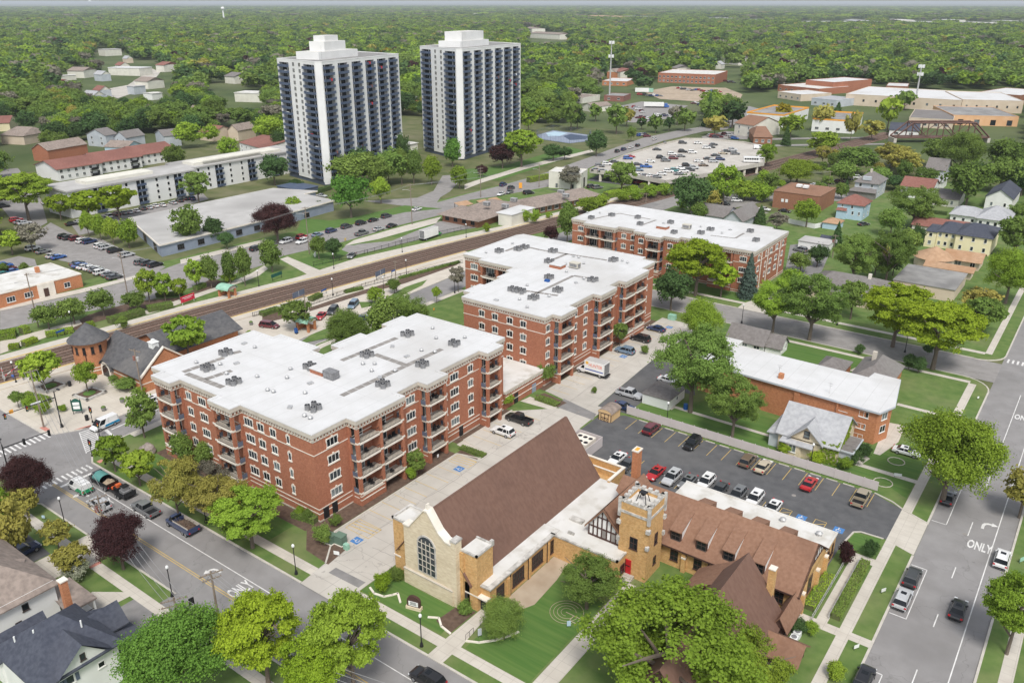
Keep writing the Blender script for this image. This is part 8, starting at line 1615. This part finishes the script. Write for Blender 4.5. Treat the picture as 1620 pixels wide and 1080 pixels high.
def sph(n):
 v=G_.normal(size=(n,3)); return v/np.linalg.norm(v,axis=1)[:,None]
def crown(shape,lod):
 """leaf cloud of a tree of height 1 and crown width 1"""
 n={0:52000,1:6000,2:640}[lod]; ls={0:.0078,1:.024,2:.068}[lod]
 P_=[];N_=[]
 if shape=='conifer':
  m=n; z=1-(G_.uniform(0,1,m)**.62)*.95; a=G_.uniform(0,2*np.pi,m); k=np.floor(a/(2*np.pi)*9+z*17)
  R=.5*(1-z)**.85*(.72+.28*np.abs(np.sin(z*38)))*G_.uniform(.35,1.,m)**.4*(.85+.15*np.sin(k*2.3)); P=np.stack([R*np.cos(a),R*np.sin(a),z-.10*R],1); N=np.stack([np.cos(a),np.sin(a),np.full(m,.45)],1); return leaves(P,N,ls*.85)
 base,nl,r0,r1,flat,shell={'round':(.16,30,.13,.20,.85,.62),'oval':(.10,26,.13,.19,.95,.6),'locust':(.26,60,.065,.125,.5,.8),'open':(.18,44,.075,.14,.75,.82),'sparse':(.22,34,.08,.15,.6,.8),'shrub':(.0,20,.15,.24,.9,.55),'column':(.04,22,.14,.2,.9,.5),'young':(.3,14,.12,.2,.8,.5)}[shape]
 hz=(1-base)/2; zc=base+hz; L=[]
 d=sph(nl)
 for i in range(nl):
  q=d[i]; rr=G_.uniform(shell*.55,1.)**.5; rad=G_.uniform(r0,r1); top=1. if q[2]>-.2 else .9
  ex=.5-rad*.8; c=np.array([q[0]*ex*rr*top*G_.uniform(.75,1.06),q[1]*ex*rr*top*G_.uniform(.75,1.06),zc+q[2]*(hz-rad*.9)*rr])
  if shape in('round','oval','shrub','column'):
   w=1.-.35*max(0,(c[2]-zc)/hz)**2 if shape!='shrub' else 1.; c[:2]*=w
  if shape=='oval': c[:2]*=1.05-.45*max(0,(c[2]-zc)/hz)
  L.append((c,rad))
 wts=np.array([r*r for c,r in L]); cnt=np.maximum(3,(wts/wts.sum()*n*{'sparse':.42,'locust':.72,'open':.72,'young':.7}.get(shape,1.)).astype(int))
 for (c,rad),k in zip(L,cnt):
  m={0:16,1:8,2:3}[lod]; v=sph(m); v[:,2]=np.where(v[:,2]<-.45,-v[:,2]*.5,v[:,2]); S=np.array([rad,rad,rad*flat]); sc=c+v*S*G_.uniform(.55,1.12,m)[:,None]; ci=G_.integers(0,m,k)
  off=G_.normal(size=(k,3))*S*(.28 if lod else .2); p=sc[ci]+off; P_.append(p); q=(p-c)/rad*.7+off/rad*1.3+(p-np.array([0,0,zc]))*1.5; q[:,2]+=.3; N_.append(q)
 P=np.concatenate(P_); N=np.concatenate(N_); N/=np.linalg.norm(N,axis=1)[:,None]; P[:,2]=np.maximum(P[:,2],.015); return leaves(P,N,ls*(1.25 if shape in('sparse','locust') else 1.))
def trunkmesh(shape,seed):
 q=random.Random(seed); b=MB(); h={'locust':.6,'open':.6,'sparse':.75,'young':.8,'shrub':.3,'conifer':.9}.get(shape,.55); r=.028 if shape!='sparse' else .02
 b.tube([(0,0,-.02),(.005,0,h*.35),(.01,-.01,h)],[r,r*.75,r*.3],7)
 if shape not in('conifer','shrub'):
  for k in range(9 if shape in('sparse','locust','open') else 5):
   a=k*2.4+q.uniform(0,1); z=h*q.uniform(.35,.9); L=q.uniform(.2,.4); b.tube([(0,0,z),(L*.5*math.cos(a),L*.5*math.sin(a),z+.13),(L*math.cos(a),L*math.sin(a),z+.24)],[r*.55,r*.35,r*.12],5)
 return b.mesh('trunk',M['bark'])
_cm={};_tm={}
def crown_me(shape,lod,var,color):
 k=(shape,lod,var)
 if k not in _cm: _cm[k]={}
 if not _cm[k]: _cm[k]['_']=crown(shape,lod)
 if color not in _cm[k]: _cm[k][color]=leafmesh('crown',_cm[k]['_'],LM[color])
 return _cm[k][color]
TREES=[]     # (object, look, x, y)
NAMES={'locust':'locust_tree','conifer':'conifer_tree','sparse':'thin_leafed_tree','shrub':'shrub','young':'young_tree','column':'columnar_tree'}
def tree(X,Y,h,w,shape,color,z=.08,lod=None):
 d=math.sqrt(X*X+Y*Y+5600)
 if lod is None: lod=0 if (w/d>.055) else (1 if d<520 else 2)
 v=G_.integers(0,3 if lod else 2); nm=NAMES.get(shape,'shade_tree'); r=empty(nm,(X,Y,z),float(G_.uniform(0,6.28))); r.scale=(w,w,h)
 if (shape,v) not in _tm: _tm[(shape,v)]=trunkmesh(shape,int(v)*7+len(shape))
 link('trunk',_tm[(shape,v)],r); c=link('crown',crown_me(shape,lod,int(v),color),r)
 TREES.append((r,shape,color,X,Y,h,w)); return r
def T(lst):
 for (x,yb,yt,w,shape,color) in lst:
  p=g(0,x,yb,.1); h=top_z(p[0],p[1],yt); fw=proj(p[0],p[1],h*.6)[2]; tree(p[0],p[1],max(h,.6),w*fw/F_PX*1.06,shape,color)
B_,l_,m_2,d_,k_,pu,ol,ta='bright','lime','mid','dense','dark','purple','olive','tan'
T([(1052,1125,945,300,'open',B_),(1190,1100,1015,140,'open',B_),(928,962,880,112,'open',m_2),(797,1010,942,78,'shrub',m_2),(1026,902,856,15,'column',k_),(1320,1072,1048,32,'shrub',B_),(1592,1034,905,110,'locust',B_),(1612,818,742,80,'open',ol),(1490,796,648,168,'round','bright'),
(1412,548,446,118,'locust',l_),(1475,584,470,142,'locust',l_),(1552,530,468,66,'open',m_2),(1222,526,436,78,'open',B_),(1280,538,428,112,'open',m_2),(1345,505,440,52,'open',m_2),(1092,652,505,140,'open',m_2),(1158,692,588,95,'open',m_2),(1108,548,472,80,'round',B_),(1100,468,371,104,'locust',l_),(1140,470,415,50,'locust',l_),(1061,491,423,64,'round',k_),(1182,471,400,40,'conifer','spruce'),
(980,547,508,27,'open',m_2),(863,608,572,32,'round',m_2),(800,643,622,32,'open',B_),(660,752,712,36,'open',m_2),(650,758,738,18,'shrub',B_),(285,828,722,96,'sparse',ol),(352,838,745,104,'sparse',ol),(335,805,728,76,'sparse',ta),(400,866,776,124,'locust',B_),(183,746,688,54,'locust',B_),(222,768,713,60,'locust',B_),(292,738,685,42,'oval',m_2),(326,740,700,36,'oval',m_2),(229,692,618,58,'open',m_2),
(50,802,720,84,'round',pu),(45,818,768,50,'open',ol),(196,900,813,92,'round',pu),(292,1112,970,184,'round',d_),(425,1085,936,150,'locust',l_),(560,1092,936,145,'locust','bright'),(500,1120,1000,120,'locust',l_),(30,888,790,80,'open',ol),(95,872,822,50,'sparse',ol),(118,908,862,62,'open',ol),(5,830,770,40,'open',B_),(125,914,888,42,'shrub','blossom'),
(72,620,554,66,'locust',B_),(140,624,570,44,'young',B_),(300,572,498,70,'locust',B_),(552,566,487,78,'round',m_2),(610,545,468,60,'oval',m_2),(650,530,457,70,'oval',m_2),(470,522,474,58,'open',m_2),(595,478,454,28,'shrub',B_),(624,464,440,24,'round',m_2),(691,480,452,16,'young',B_),(725,462,418,28,'sparse',ta),
(431,430,377,40,'oval',m_2),(505,410,372,30,'round',m_2),(528,410,376,28,'round',k_),(237,478,424,40,'open',B_),(262,476,430,34,'open',B_),(285,474,438,30,'open',B_),(312,457,410,36,'open',B_),(335,456,404,34,'oval',m_2),(365,449,397,26,'oval',m_2),(388,452,390,30,'oval',m_2),(362,446,432,26,'shrub',B_),(118,512,471,50,'round',m_2),(78,520,480,46,'round',m_2),(165,499,454,44,'round',m_2),(215,492,460,40,'round',m_2),
(46,348,267,92,'locust',B_),(97,347,304,42,'open',l_),(143,352,299,62,'locust',l_),(190,348,289,60,'locust',l_),(315,322,267,48,'open',m_2),(141,374,334,24,'oval',B_),(160,380,339,26,'oval',B_),(180,386,344,30,'oval',B_),(205,392,346,38,'oval',B_),(300,390,325,54,'open',m_2),(341,383,343,34,'oval',k_),(359,394,366,26,'round',k_),(52,398,352,52,'sparse',ta),(20,402,364,46,'locust',B_),(440,384,319,76,'round',pu),(465,337,311,28,'open',B_),(556,344,272,66,'round',d_),(603,322,279,34,'round',B_),(505,335,317,15,'column',k_),
(592,292,253,26,'oval',m_2),(615,288,247,22,'oval',m_2),(636,292,234,26,'oval',m_2),(655,290,235,32,'oval',m_2),(683,292,246,32,'oval',B_),(727,298,261,32,'oval',B_),(716,264,218,32,'oval',d_),(795,266,226,44,'round',pu),(825,264,202,66,'locust',B_),(425,228,179,52,'round',B_),(435,292,244,52,'round',k_),(410,270,240,34,'round',k_),(468,300,284,30,'shrub',k_),(640,275,205,24,'round',k_),
(903,207,157,36,'open',m_2),(942,192,164,24,'round',m_2),(975,212,164,40,'open',m_2),(998,224,199,17,'round',m_2),(943,247,206,36,'oval',k_),(875,254,227,36,'round',k_),(893,252,232,26,'round',k_),(1083,207,169,34,'oval',m_2),(1037,210,179,24,'oval',m_2),(1058,207,183,18,'oval',k_),(1015,205,185,18,'open',k_),(1120,200,148,26,'conifer',k_),(1125,203,160,34,'oval',m_2),(1158,202,157,46,'round',k_),(1130,215,181,40,'sparse',ol),(1140,180,152,34,'round',m_2),
(1527,328,251,76,'round',m_2),(1443,360,289,88,'open',m_2),(1347,454,366,78,'open',m_2),(1400,452,358,80,'open',m_2),(1445,402,354,26,'round',k_),(1602,408,338,66,'open',m_2),(1590,480,391,88,'round',B_),(1608,350,320,38,'round',m_2),(1545,502,455,62,'sparse',ol),(1275,359,314,44,'round',B_),(1228,367,334,36,'sparse',ta),(1322,392,350,26,'conifer',k_),(1202,354,324,27,'conifer',k_),(1265,432,397,38,'round',m_2),(1292,422,387,34,'round',k_),(1338,304,284,15,'conifer',k_),(1415,300,277,38,'round',k_),
(1092,344,274,66,'round',k_),(1143,326,257,54,'open',B_),(1178,316,284,48,'shrub',B_),(1205,318,290,40,'shrub',B_),(1105,352,320,30,'oval',m_2),(985,320,297,27,'shrub',B_),(1005,318,295,27,'shrub',B_),(1030,313,292,30,'shrub',B_),(1052,309,289,28,'shrub',B_),(983,307,251,52,'open',m_2),(897,387,319,38,'oval',m_2),(873,386,355,26,'round',pu),(903,300,261,40,'open',ta),(830,352,331,18,'shrub',B_),(846,354,329,18,'shrub',B_),(868,345,335,12,'shrub',B_),(933,338,311,42,'shrub',B_),(952,328,307,26,'shrub',B_),(770,368,352,12,'shrub',B_),
(1300,207,164,38,'open',ol),(1250,217,179,46,'round',B_),(1243,230,197,20,'conifer',k_),(1345,224,171,28,'sparse',ol),(1403,207,151,40,'open',B_),(1430,174,143,36,'round',m_2),(1378,222,189,38,'sparse',ol),(1298,247,207,60,'open',B_),(1212,264,224,32,'open',B_),(1410,264,227,64,'open',ol),(1515,278,204,80,'round',m_2),(1480,264,217,54,'open',m_2),(1590,284,214,70,'round',m_2),(1350,278,231,74,'open',m_2),(1425,278,237,60,'open',ol),(1260,293,251,74,'round',B_),(1580,304,250,66,'round',m_2),(1548,300,255,50,'round',k_),(1615,310,262,40,'round',k_),(1330,290,255,50,'round',m_2),(1385,292,262,44,'round',m_2),(1460,300,262,40,'round',m_2),
(605,935,905,30,'shrub','lime'),(627,918,897,24,'shrub',m_2),(735,972,950,24,'shrub',m_2),(513,860,828,32,'shrub',m_2),(532,832,812,20,'shrub',m_2),(488,825,805,16,'shrub',m_2),(475,818,800,14,'shrub',B_),(1282,1002,984,26,'shrub',B_),(1262,998,980,32,'shrub',k_),(1300,892,868,22,'shrub',pu),(1335,892,855,26,'shrub',pu),(1240,717,698,26,'shrub','lime'),(1290,737,713,28,'shrub','lime'),(1335,742,722,24,'shrub',B_),(1352,735,712,24,'shrub',k_),(1365,722,700,26,'shrub',k_),(1375,880,855,26,'shrub',k_),(203,613,598,46,'shrub',m_2),(222,622,612,18,'shrub',B_),(180,603,594,16,'shrub',m_2),(1437,585,560,26,'oval',k_),(1452,590,565,24,'oval',k_),(1468,560,545,20,'oval',k_),(1360,560,545,16,'shrub',k_),(940,622,612,10,'shrub',m_2),(938,560,548,12,'shrub',m_2),(195,520,500,20,'shrub',m_2),(30,645,618,24,'young',m_2),(48,648,625,20,'shrub',B_),(70,655,633,24,'shrub',B_),(100,650,640,16,'shrub',B_),(365,535,520,10,'shrub',B_),(395,535,522,10,'shrub',B_),(1020,560,545,14,'shrub',m_2)])
def hedge(l,a,c,w,h,color,z=.1,dens=95):
 a,c=Vector(a),Vector(c); d=c-a; L=d.length; d/=L; r=empty('hedge',(a.x,a.y,z),math.atan2(d.y,d.x)); tag(r,l,'hedge')
 n=int(dens*(L*w+2*L*h)); u=G_.uniform(0,L,n); k=G_.uniform(0,1,n); s=L*w/(L*w+2*L*h); top=k<s; v=np.where(top,G_.uniform(-w/2,w/2,n),np.sign(G_.uniform(-1,1,n))*w/2*G_.uniform(.85,1.,n)); zz=np.where(top,h*G_.uniform(.88,1.06,n),G_.uniform(0,h,n))
 N=np.stack([np.zeros(n),np.where(top,0,np.sign(v)),np.where(top,1.,.25)],1); Q=leaves(np.stack([u,v,zz],1),N,.085 if w<3 else .12); link('foliage',leafmesh('hedge',Q,LM[color]),r); MB().box(.1,L-.1,-w/2+.12,w/2-.12,0,h-.1).build('inner_growth',M['wild'],r)
hedge('long clipped hedge beside the parish hall walk',(-17.15,94.8),(-17.15,109.3),1.3,.9,'mid'); hedge('bushy green bed along the parish hall wall',(-20.6,94.6),(-20.4,103.2),1.5,.9,'bright',.1,60)
for t,x0,y0,x1,y1,w,h,c,l in (('L2',95,350,215,335,1.6,1.1,l_,'short clipped yellow green hedge at the far platform, left piece'),('L2',250,320,390,265,1.7,1.2,l_,'clipped yellow green hedge at the far platform, right piece'),('L2',490,220,790,165,1.7,1.2,B_,'long clipped hedge with a blue sign before the far platform'),('L2',0,240,180,215,3.,1.7,B_,'thick hedge at the left edge beyond the tracks'),('L2',230,190,305,165,2.4,1.7,B_,'rounded hedge beside the thick left hedge'),('L2',930,120,1005,100,1.6,1.2,l_,'short hedge behind the turret roof'),('st',440,190,760,95,2.6,1.5,m_2,'dark clipped hedge beside the northern platform behind the station'),('st',800,75,1040,30,2.4,1.4,m_2,'second dark hedge along the northern platform'),(5,950,808,1120,792,1.4,1.,m_2,'low hedge left of the red banner'),(5,1190,770,1250,745,1.6,1.2,m_2,'small hedge left of the far shelter'),(6,50,925,160,890,2.,1.1,m_2,'green bed by the southern platform'),(6,350,835,415,805,1.8,1.1,m_2,'shrub bed behind the drop-off shelter, right of the notice board'),(6,560,785,670,760,1.4,.8,m_2,'low green bed along the southern platform fence'),(6,890,700,1260,600,1.,.7,m_2,'long thin green bed along the southern platform fence'),(11,190,425,320,470,1.9,.6,m_2,'low planted bed at the alley bend'),('ch1',640,260,850,335,1.4,.45,m_2,'low planted bed beside the alley walkway'),('L2',260,870,520,935,1.9,1.2,B_,'row of round shrubs in the plaza corner bed'),(8,1060,300,1150,310,1.5,1.2,k_,'dark hedge behind the right-hand houses'),(6,380,180,470,150,2.5,1.5,k_,'dark hedge at the foot of the left tower'),(5,1470,395,1560,365,1.5,1.1,B_,'bright hedge along the grey roofed office lawn'),(14,250,60,390,105,1.5,1.1,m_2,'clipped shrub row at the corner of the front brick block'),(7,610,205,790,160,3.,2.2,B_,'bright hedge in front of the parking deck'),(7,830,150,910,115,2.5,2.0,B_,'bright hedge under the edge of the parking deck'),('M2',900,165,1090,130,2.5,2.2,B_,'yellow green hedge beside the cream corner shop')):
 hedge(l,g(t,x0,y0,.1),g(t,x1,y1,.1),w,h,c,dens=70)
Q=np.array(IVY.v).reshape(-1,4,3); link('ivy',leafmesh('ivy',Q,LM['bright']),ivy_root)
def scatter_fill():
 pass
# random planting between houses and in the belts, then labels
BB=[]
for o in bpy.data.objects:
 if o.type=='MESH' and o.name.split('.')[0] in('wall','hall_wall','deck','concrete_frame','kitchen_box','body','wing_wall','platform','railway_bed','porch'):
  bpy.context.view_layer.update() if not BB else None
  mw=o.matrix_world; c=[mw@Vector(k) for k in o.bound_box]; BB.append((min(q.x for q in c),max(q.x for q in c),min(q.y for q in c),max(q.y for q in c)))
BB=np.array([b for b in BB if (b[1]-b[0])*(b[3]-b[2])<12000])
def inpoly(x,y,poly):
 c=np.zeros(len(x),bool); n=len(poly)
 for i in range(n):
  x0,y0=poly[i]; x1,y1=poly[(i+1)%n]; k=((y0>y)!=(y1>y))&(x<(x1-x0)*(y-y0)/((y1-y0) if y1!=y0 else 1e-9)+x0); c^=k
 return c
PX=lambda X,Y,z:(lambda r,fh,v:(CX+F_PX*r/(fh*_c-v*_s),CY-F_PX*(fh*_s+v*_c)/(fh*_c-v*_s)))(X*_cy+Y*_sy,-X*_sy+Y*_cy,z-HCAM)
CLEAR=[(1462,333,1575,412),(1438,382,1565,455),(1318,302,1386,360),(1343,268,1402,318),(1210,288,1318,345),(1160,178,1240,225),(1180,165,1245,205),(1318,178,1392,222),(1335,138,1620,183),(1425,178,1612,212),(1395,192,1570,232),(1225,115,1335,168),(1035,108,1170,140),(915,120,1100,195),(1498,315,1605,352),(1555,290,1620,325),(1425,272,1485,310),(1448,262,1498,280),(1430,416,1545,458),(1100,318,1195,352),(1265,370,1320,408),(1295,340,1340,372),(20,208,470,345),(120,190,215,245),(235,195,275,222),(350,190,385,218),(0,185,60,225),(45,215,140,260),(150,85,270,150),(340,120,380,140),(360,140,412,168),(100,108,135,125),(265,100,275,118),(355,8,372,28),(838,200,905,228),(600,140,668,215),(800,160,840,220),(660,60,668,290),(1055,190,1130,222),(985,150,1080,200),(1340,98,1380,155),(955,60,980,160),(375,210,410,240),(150,75,200,90),(840,50,895,66),(970,110,1000,150),(1130,90,1170,118)]
CLEAR+=[(min(pxy(t,x0,0)[0],pxy(t,x1,0)[0]),pxy(t,0,y0)[1]-9,pxy(t,x1,0)[0],pxy(t,0,max(y0,y1))[1]-3,6) for t,x0,y0,x1,y1,_l,_r in far]+[(x-6,y-6-y*.03,x+6,y-2-y*.02,4) for x,y,_ in HS]
URB=[[(0,470),(0,262),(60,262),(90,255),(330,232),(440,222),(460,300),(640,300),(660,262),(850,230),(850,205),(935,190),(1010,205),(1070,213),(1140,196),(1260,215),(1320,232),(1620,228),(1620,560),(1620,1080),(0,1080)],[(990,165),(1020,142),(1080,136),(1170,140),(1180,160),(1110,178),(1070,205),(985,195)],[(1170,152),(1330,150),(1345,142),(1620,142),(1620,240),(1260,240),(1150,205)],[(150,150),(160,100),(250,95),(270,150)]]
def reject(X,Y,h,w,front_only=True):
 x,yb=PX(X,Y,0.); _,yt=PX(X,Y,h); fw=(-X*_sy+Y*_cy)*_c+HCAM*_s; hw=w/2*F_PX/fw*.8; bad=np.zeros(len(X),bool)
 for (a,b,c,d,*l) in CLEAR: bad|=(x+hw>a)&(x-hw<c)&(yt<d)&(yb>b*.4+d*.6)&(yb<d+(l[0] if l else 90))
 m=w*.32
 for (a,b,c,d) in BB: bad|=(X>a-m)&(X<b+m)&(Y>c-m)&(Y<d+m)
 ns=np.array(P(NS)+P(SS)[::-1]); bad|=inpoly(X,Y,ns)
 rx=np.interp(Y,[q[1] for q in rb[:11]],[q[0] for q in rb[:11]]); bad|=(X>rx-3)&(X<rx+22)&(Y>0)&(Y<560)
 bad|=(X>-14)&(X<1)&(Y<560); bad|=(Y>187)&(Y<204)&(X>-145)&(X<-8)
 return bad
def dart(poly,n,hr,wr,cols,shapes,sep=.75,seed=1):
 q=np.random.default_rng(seed); W_=np.array(P(poly)); lo,hi=W_.min(0),W_.max(0); kept=[(t[3],t[4],t[6]) for t in TREES]; out=0
 for _ in range(n*14):
  if out>=n: break
  X,Y=q.uniform(lo,hi); h=q.uniform(*hr); w=h*q.uniform(*wr)
  if not inpoly(np.array([X]),np.array([Y]),W_)[0] or reject(np.array([X]),np.array([Y]),np.array([h]),np.array([w]))[0]: continue
  if any((X-a)**2+(Y-b)**2<(sep*(w+c)/2)**2 for a,b,c in kept): continue
  tree(X,Y,h,w,shapes[q.integers(len(shapes))],cols[q.integers(len(cols))]); kept.append((X,Y,w)); out+=1
dart([(1090,330),(1230,255),(1400,250),(1620,255),(1620,520),(1400,470),(1250,470),(1250,360)],34,(6,12),(.75,1.05),[m_2,m_2,B_,k_,m_2,ol],['round','open','round','oval'],.7,3)
dart([(1560,600),(1620,560),(1620,640),(1590,660)],2,(7,9),(.8,1.),[m_2],['round'],.7,4)
dart([(960,322),(1090,300),(1200,288),(1320,285),(1320,300),(1200,312),(1090,340),(1000,345)],14,(3,6),(.9,1.3),[B_,B_,m_2],['shrub','round'],.6,5)
dart([(745,260),(860,235),(870,255),(760,285)],3,(4,6),(.8,1.),[m_2,pu],['round'],.8,6)
dart([(0,430),(110,425),(30,470),(0,480)],3,(3,5),(.9,1.1),[m_2,B_],['round','shrub'],.8,8)
LMK=[('front brick block',-100,80),('church tower',-43,89),('stone church front',-63,66),('grey panel fence',-45,131),('station turret',-173,78),('left white tower',-285,255),('right white tower',-277,340),('parking deck',-170,375),('yellow house',-36,300),('blue house',-78,322),('brown hall',-99,330),('orange brick flats',-45,155),('rear brick block',-105,225),('middle brick block',-105,160),('ivy house',-34,139),('long white flats',-318,190),('brick office',-236,100),('grey roofed office',-245,165),('restaurant',-190,235),('tennis court',-235,420),('cream corner shop',-192,305),('grey foursquare house',-84,366),('red roofed flats',-395,205),('drop-off shelter',-154,123),('bottom left white house',-88,30),('left edge white house',-108,30),('white cottage',-60,177),('orange roofed hall',-36,270),('white gable house',-36,378),('long ranch house',-52,229),('far platform shelter',-190,127),('red boxy suv',-220,195),('chapel with the long brown roof',-27,76),('big street junction',-142,52),('wide right-hand street',-4,140),('back street corner',-13,195),('brick bungalow',-35,173),('white garage',-65,140)]
LOOK={'bright':'bright green','lime':'yellow green','mid':'mid green','dense':'deep green','dark':'dark green','purple':'purple leaved','olive':'olive yellow','spruce':'blue green','tan':'pale thinly leaved','yellow':'yellow','blossom':'white flowering'}
SHN={'round':'rounded tree','oval':'egg shaped tree','locust':'feathery spreading tree','open':'loose crowned tree','sparse':'airy tree','shrub':'shrub','column':'narrow tree','young':'small young tree','conifer':'conifer'}
by={}
for t in TREES:
 i=min(range(len(LMK)),key=lambda k:(t[3]-LMK[k][1])**2+(t[4]-LMK[k][2])**2); by.setdefault((t[2],t[1],i),[]).append(t)
for (c,s,i),ts in by.items():
 ts.sort(key=lambda t:(t[3]-LMK[i][1])**2+(t[4]-LMK[i][2])**2)
 for k,t in enumerate(ts): tag(t[0],'%s %s, %s to the %s'%(LOOK[c],SHN[s],'nearest' if k==0 else nth(k)+' nearest',LMK[i][0]),'shrub' if s=='shrub' else 'tree','%s near the %s'%('shrubs' if s=='shrub' else 'trees',LMK[i][0]))
print('TREES',len(TREES))
# the wood that reaches to the horizon (one mass)
protos=[]
for k,(s,c,l) in enumerate([('round','mid',1),('open','bright',1),('oval','dark',1),('locust','mid',1),('round','olive',1),('sparse','tan',1),('round','mid',2),('open','bright',2),('oval','dark',2),('round','olive',2),('sparse','tan',2),('round','purple',2),('locust','yellow',2),('conifer','dark',2)]): protos.append(crown_me(s,l,k%3,c))
src=[]
for k,me in enumerate(protos):
 d=430+k*14; a=YAW-R_(-22+k*3.3); r=empty('woodland_tree',(-d*math.sin(a),d*math.cos(a),0)); r.scale=(12,12,13); tag(r,'%s tree at the near edge of the wood, %s from the left'%(['mid green','bright green','dark green','feathery green','olive','bare tan','small mid green','loose green','dark oval','small olive','thin tan','purple','yellow','dark conifer'][k],nth(13-k)),'tree','single trees at the edge of the wood'); link('trunk',_tm[('round',0)] if ('round',0) in _tm else trunkmesh('round',1),r); src.append(link('crown',me,r))
q=np.random.default_rng(21); pts=[];
def band(r0,r1,n,hr,wr,choices,pw,keep=True):
 rr=np.sqrt(q.uniform(r0*r0,r1*r1,n)); a=YAW-q.uniform(-R_(36),R_(36),n); X=-rr*np.sin(a); Y=rr*np.cos(a); h=q.uniform(*hr,n); w=h*q.uniform(*wr,n)
 x,yb=PX(X,Y,0.); ok=np.ones(n,bool)
 for u in URB: ok&=~inpoly(x,yb,u)
 if keep: ok&=~reject(X,Y,h,w)
 if r0<1000:                       # roughly even spacing
  o=np.argsort(rr); cell={}
  for i in o:
   if not ok[i]: continue
   c=(int(X[i]//9.5),int(Y[i]//9.5))
   if any(cell.get((c[0]+dx,c[1]+dy)) for dx in (0,) for dy in (0,)): ok[i]=False
   else: cell[c]=1
 idx=np.array(choices)[q.choice(len(choices),n,p=np.array(pw)/sum(pw))]
 pts.append(np.stack([X,Y,h,w,idx,q.uniform(0,6.28,n)],1)[ok])
band(300,760,3600,(10,17),(1.,1.35),[0,1,2,3,4,5],[46,20,20,13,1.5,4])
band(760,1700,11500,(12,18),(1.1,1.5),[6,7,8,9,10,11,12,13],[48,19,19,1.5,7,.8,.15,4])
band(1700,4200,24000,(13,19),(1.3,1.9),[6,7,8,9,10,11],[50,20,20,2,7,.5],True)
band(4200,14000,16000,(15,22),(3.,5.),[6,7,8,9,10],[52,18,24,1,5],False)
A=np.concatenate(pts); n=len(A); me=bpy.data.meshes.new('distant_wood'); me.vertices.add(n); co=np.zeros((n,3)); co[:,:2]=A[:,:2]; me.vertices.foreach_set('co',co.reshape(-1).astype(np.float32))
for nm,ty,dt in (('sc','FLOAT_VECTOR',np.stack([A[:,3],A[:,3],A[:,2]],1)),('ro','FLOAT_VECTOR',np.stack([0*A[:,5],0*A[:,5],A[:,5]],1))): me.attributes.new(nm,ty,'POINT').data.foreach_set('vector',dt.reshape(-1).astype(np.float32))
me.attributes.new('pi','INT','POINT').data.foreach_set('value',A[:,4].astype(np.int32)); me.update(); print('WOOD',n)
wood=bpy.data.objects.new('distant_wood',me); col.objects.link(wood); tag(wood,'mixed green wood and tree covered suburb reaching to the horizon','wood',kind='stuff')
ng=bpy.data.node_groups.new('wood_scatter','GeometryNodeTree'); ng.interface.new_socket('Geometry',in_out='INPUT',socket_type='NodeSocketGeometry'); ng.interface.new_socket('Geometry',in_out='OUTPUT',socket_type='NodeSocketGeometry')
N=ng.nodes; gi=N.new('NodeGroupInput'); go=N.new('NodeGroupOutput'); jn=N.new('GeometryNodeJoinGeometry'); m2p=N.new('GeometryNodeMeshToPoints'); ng.links.new(gi.outputs[0],m2p.inputs['Mesh'])
def attr(nm,ty):
 a=N.new('GeometryNodeInputNamedAttribute'); a.data_type=ty; a.inputs['Name'].default_value=nm; return [s for s in a.outputs if s.enabled and s.name=='Attribute'][0]
asc,aro,api=attr('sc','FLOAT_VECTOR'),attr('ro','FLOAT_VECTOR'),attr('pi','INT'); e2r=N.new('FunctionNodeEulerToRotation'); ng.links.new(aro,e2r.inputs[0])
for k,o in enumerate(src):
 oi=N.new('GeometryNodeObjectInfo'); oi.inputs['Object'].default_value=o; oi.inputs['As Instance'].default_value=False; oi.transform_space='ORIGINAL'
 cp=N.new('FunctionNodeCompare'); cp.data_type='INT'; cp.operation='EQUAL'; si=[s for s in cp.inputs if s.enabled]; ng.links.new(api,si[0]); si[1].default_value=k
 ip=N.new('GeometryNodeInstanceOnPoints'); ng.links.new(m2p.outputs[0],ip.inputs['Points']); ng.links.new(cp.outputs[0],ip.inputs['Selection']); ng.links.new(oi.outputs['Geometry'],ip.inputs['Instance']); ng.links.new(asc,ip.inputs['Scale']); ng.links.new(e2r.outputs[0],ip.inputs['Rotation']); ng.links.new(ip.outputs[0],jn.inputs[0])
ng.links.new(jn.outputs[0],go.inputs[0]); md=wood.modifiers.new('scatter','NODES'); md.node_group=ng
# haze
hz=MB().box(-62000,62000,-62000,62000,-1.2,84).build('haze',[]); tag(hz,'pale summer haze',None,None,'stuff')
hm_=bpy.data.materials.new('haze_air'); hm_.use_nodes=True; nt=hm_.node_tree; nt.nodes.remove(nt.nodes['Principled BSDF']); pv=_n(nt,'ShaderNodeVolumePrincipled'); pv.inputs['Density'].default_value=6.5e-5; pv.inputs['Color'].default_value=(.80,.86,.93,1); pv.inputs['Anisotropy'].default_value=.0
nt.links.new(pv.outputs[0],nt.nodes['Material Output'].inputs['Volume']); hz.data.materials.append(hm_)
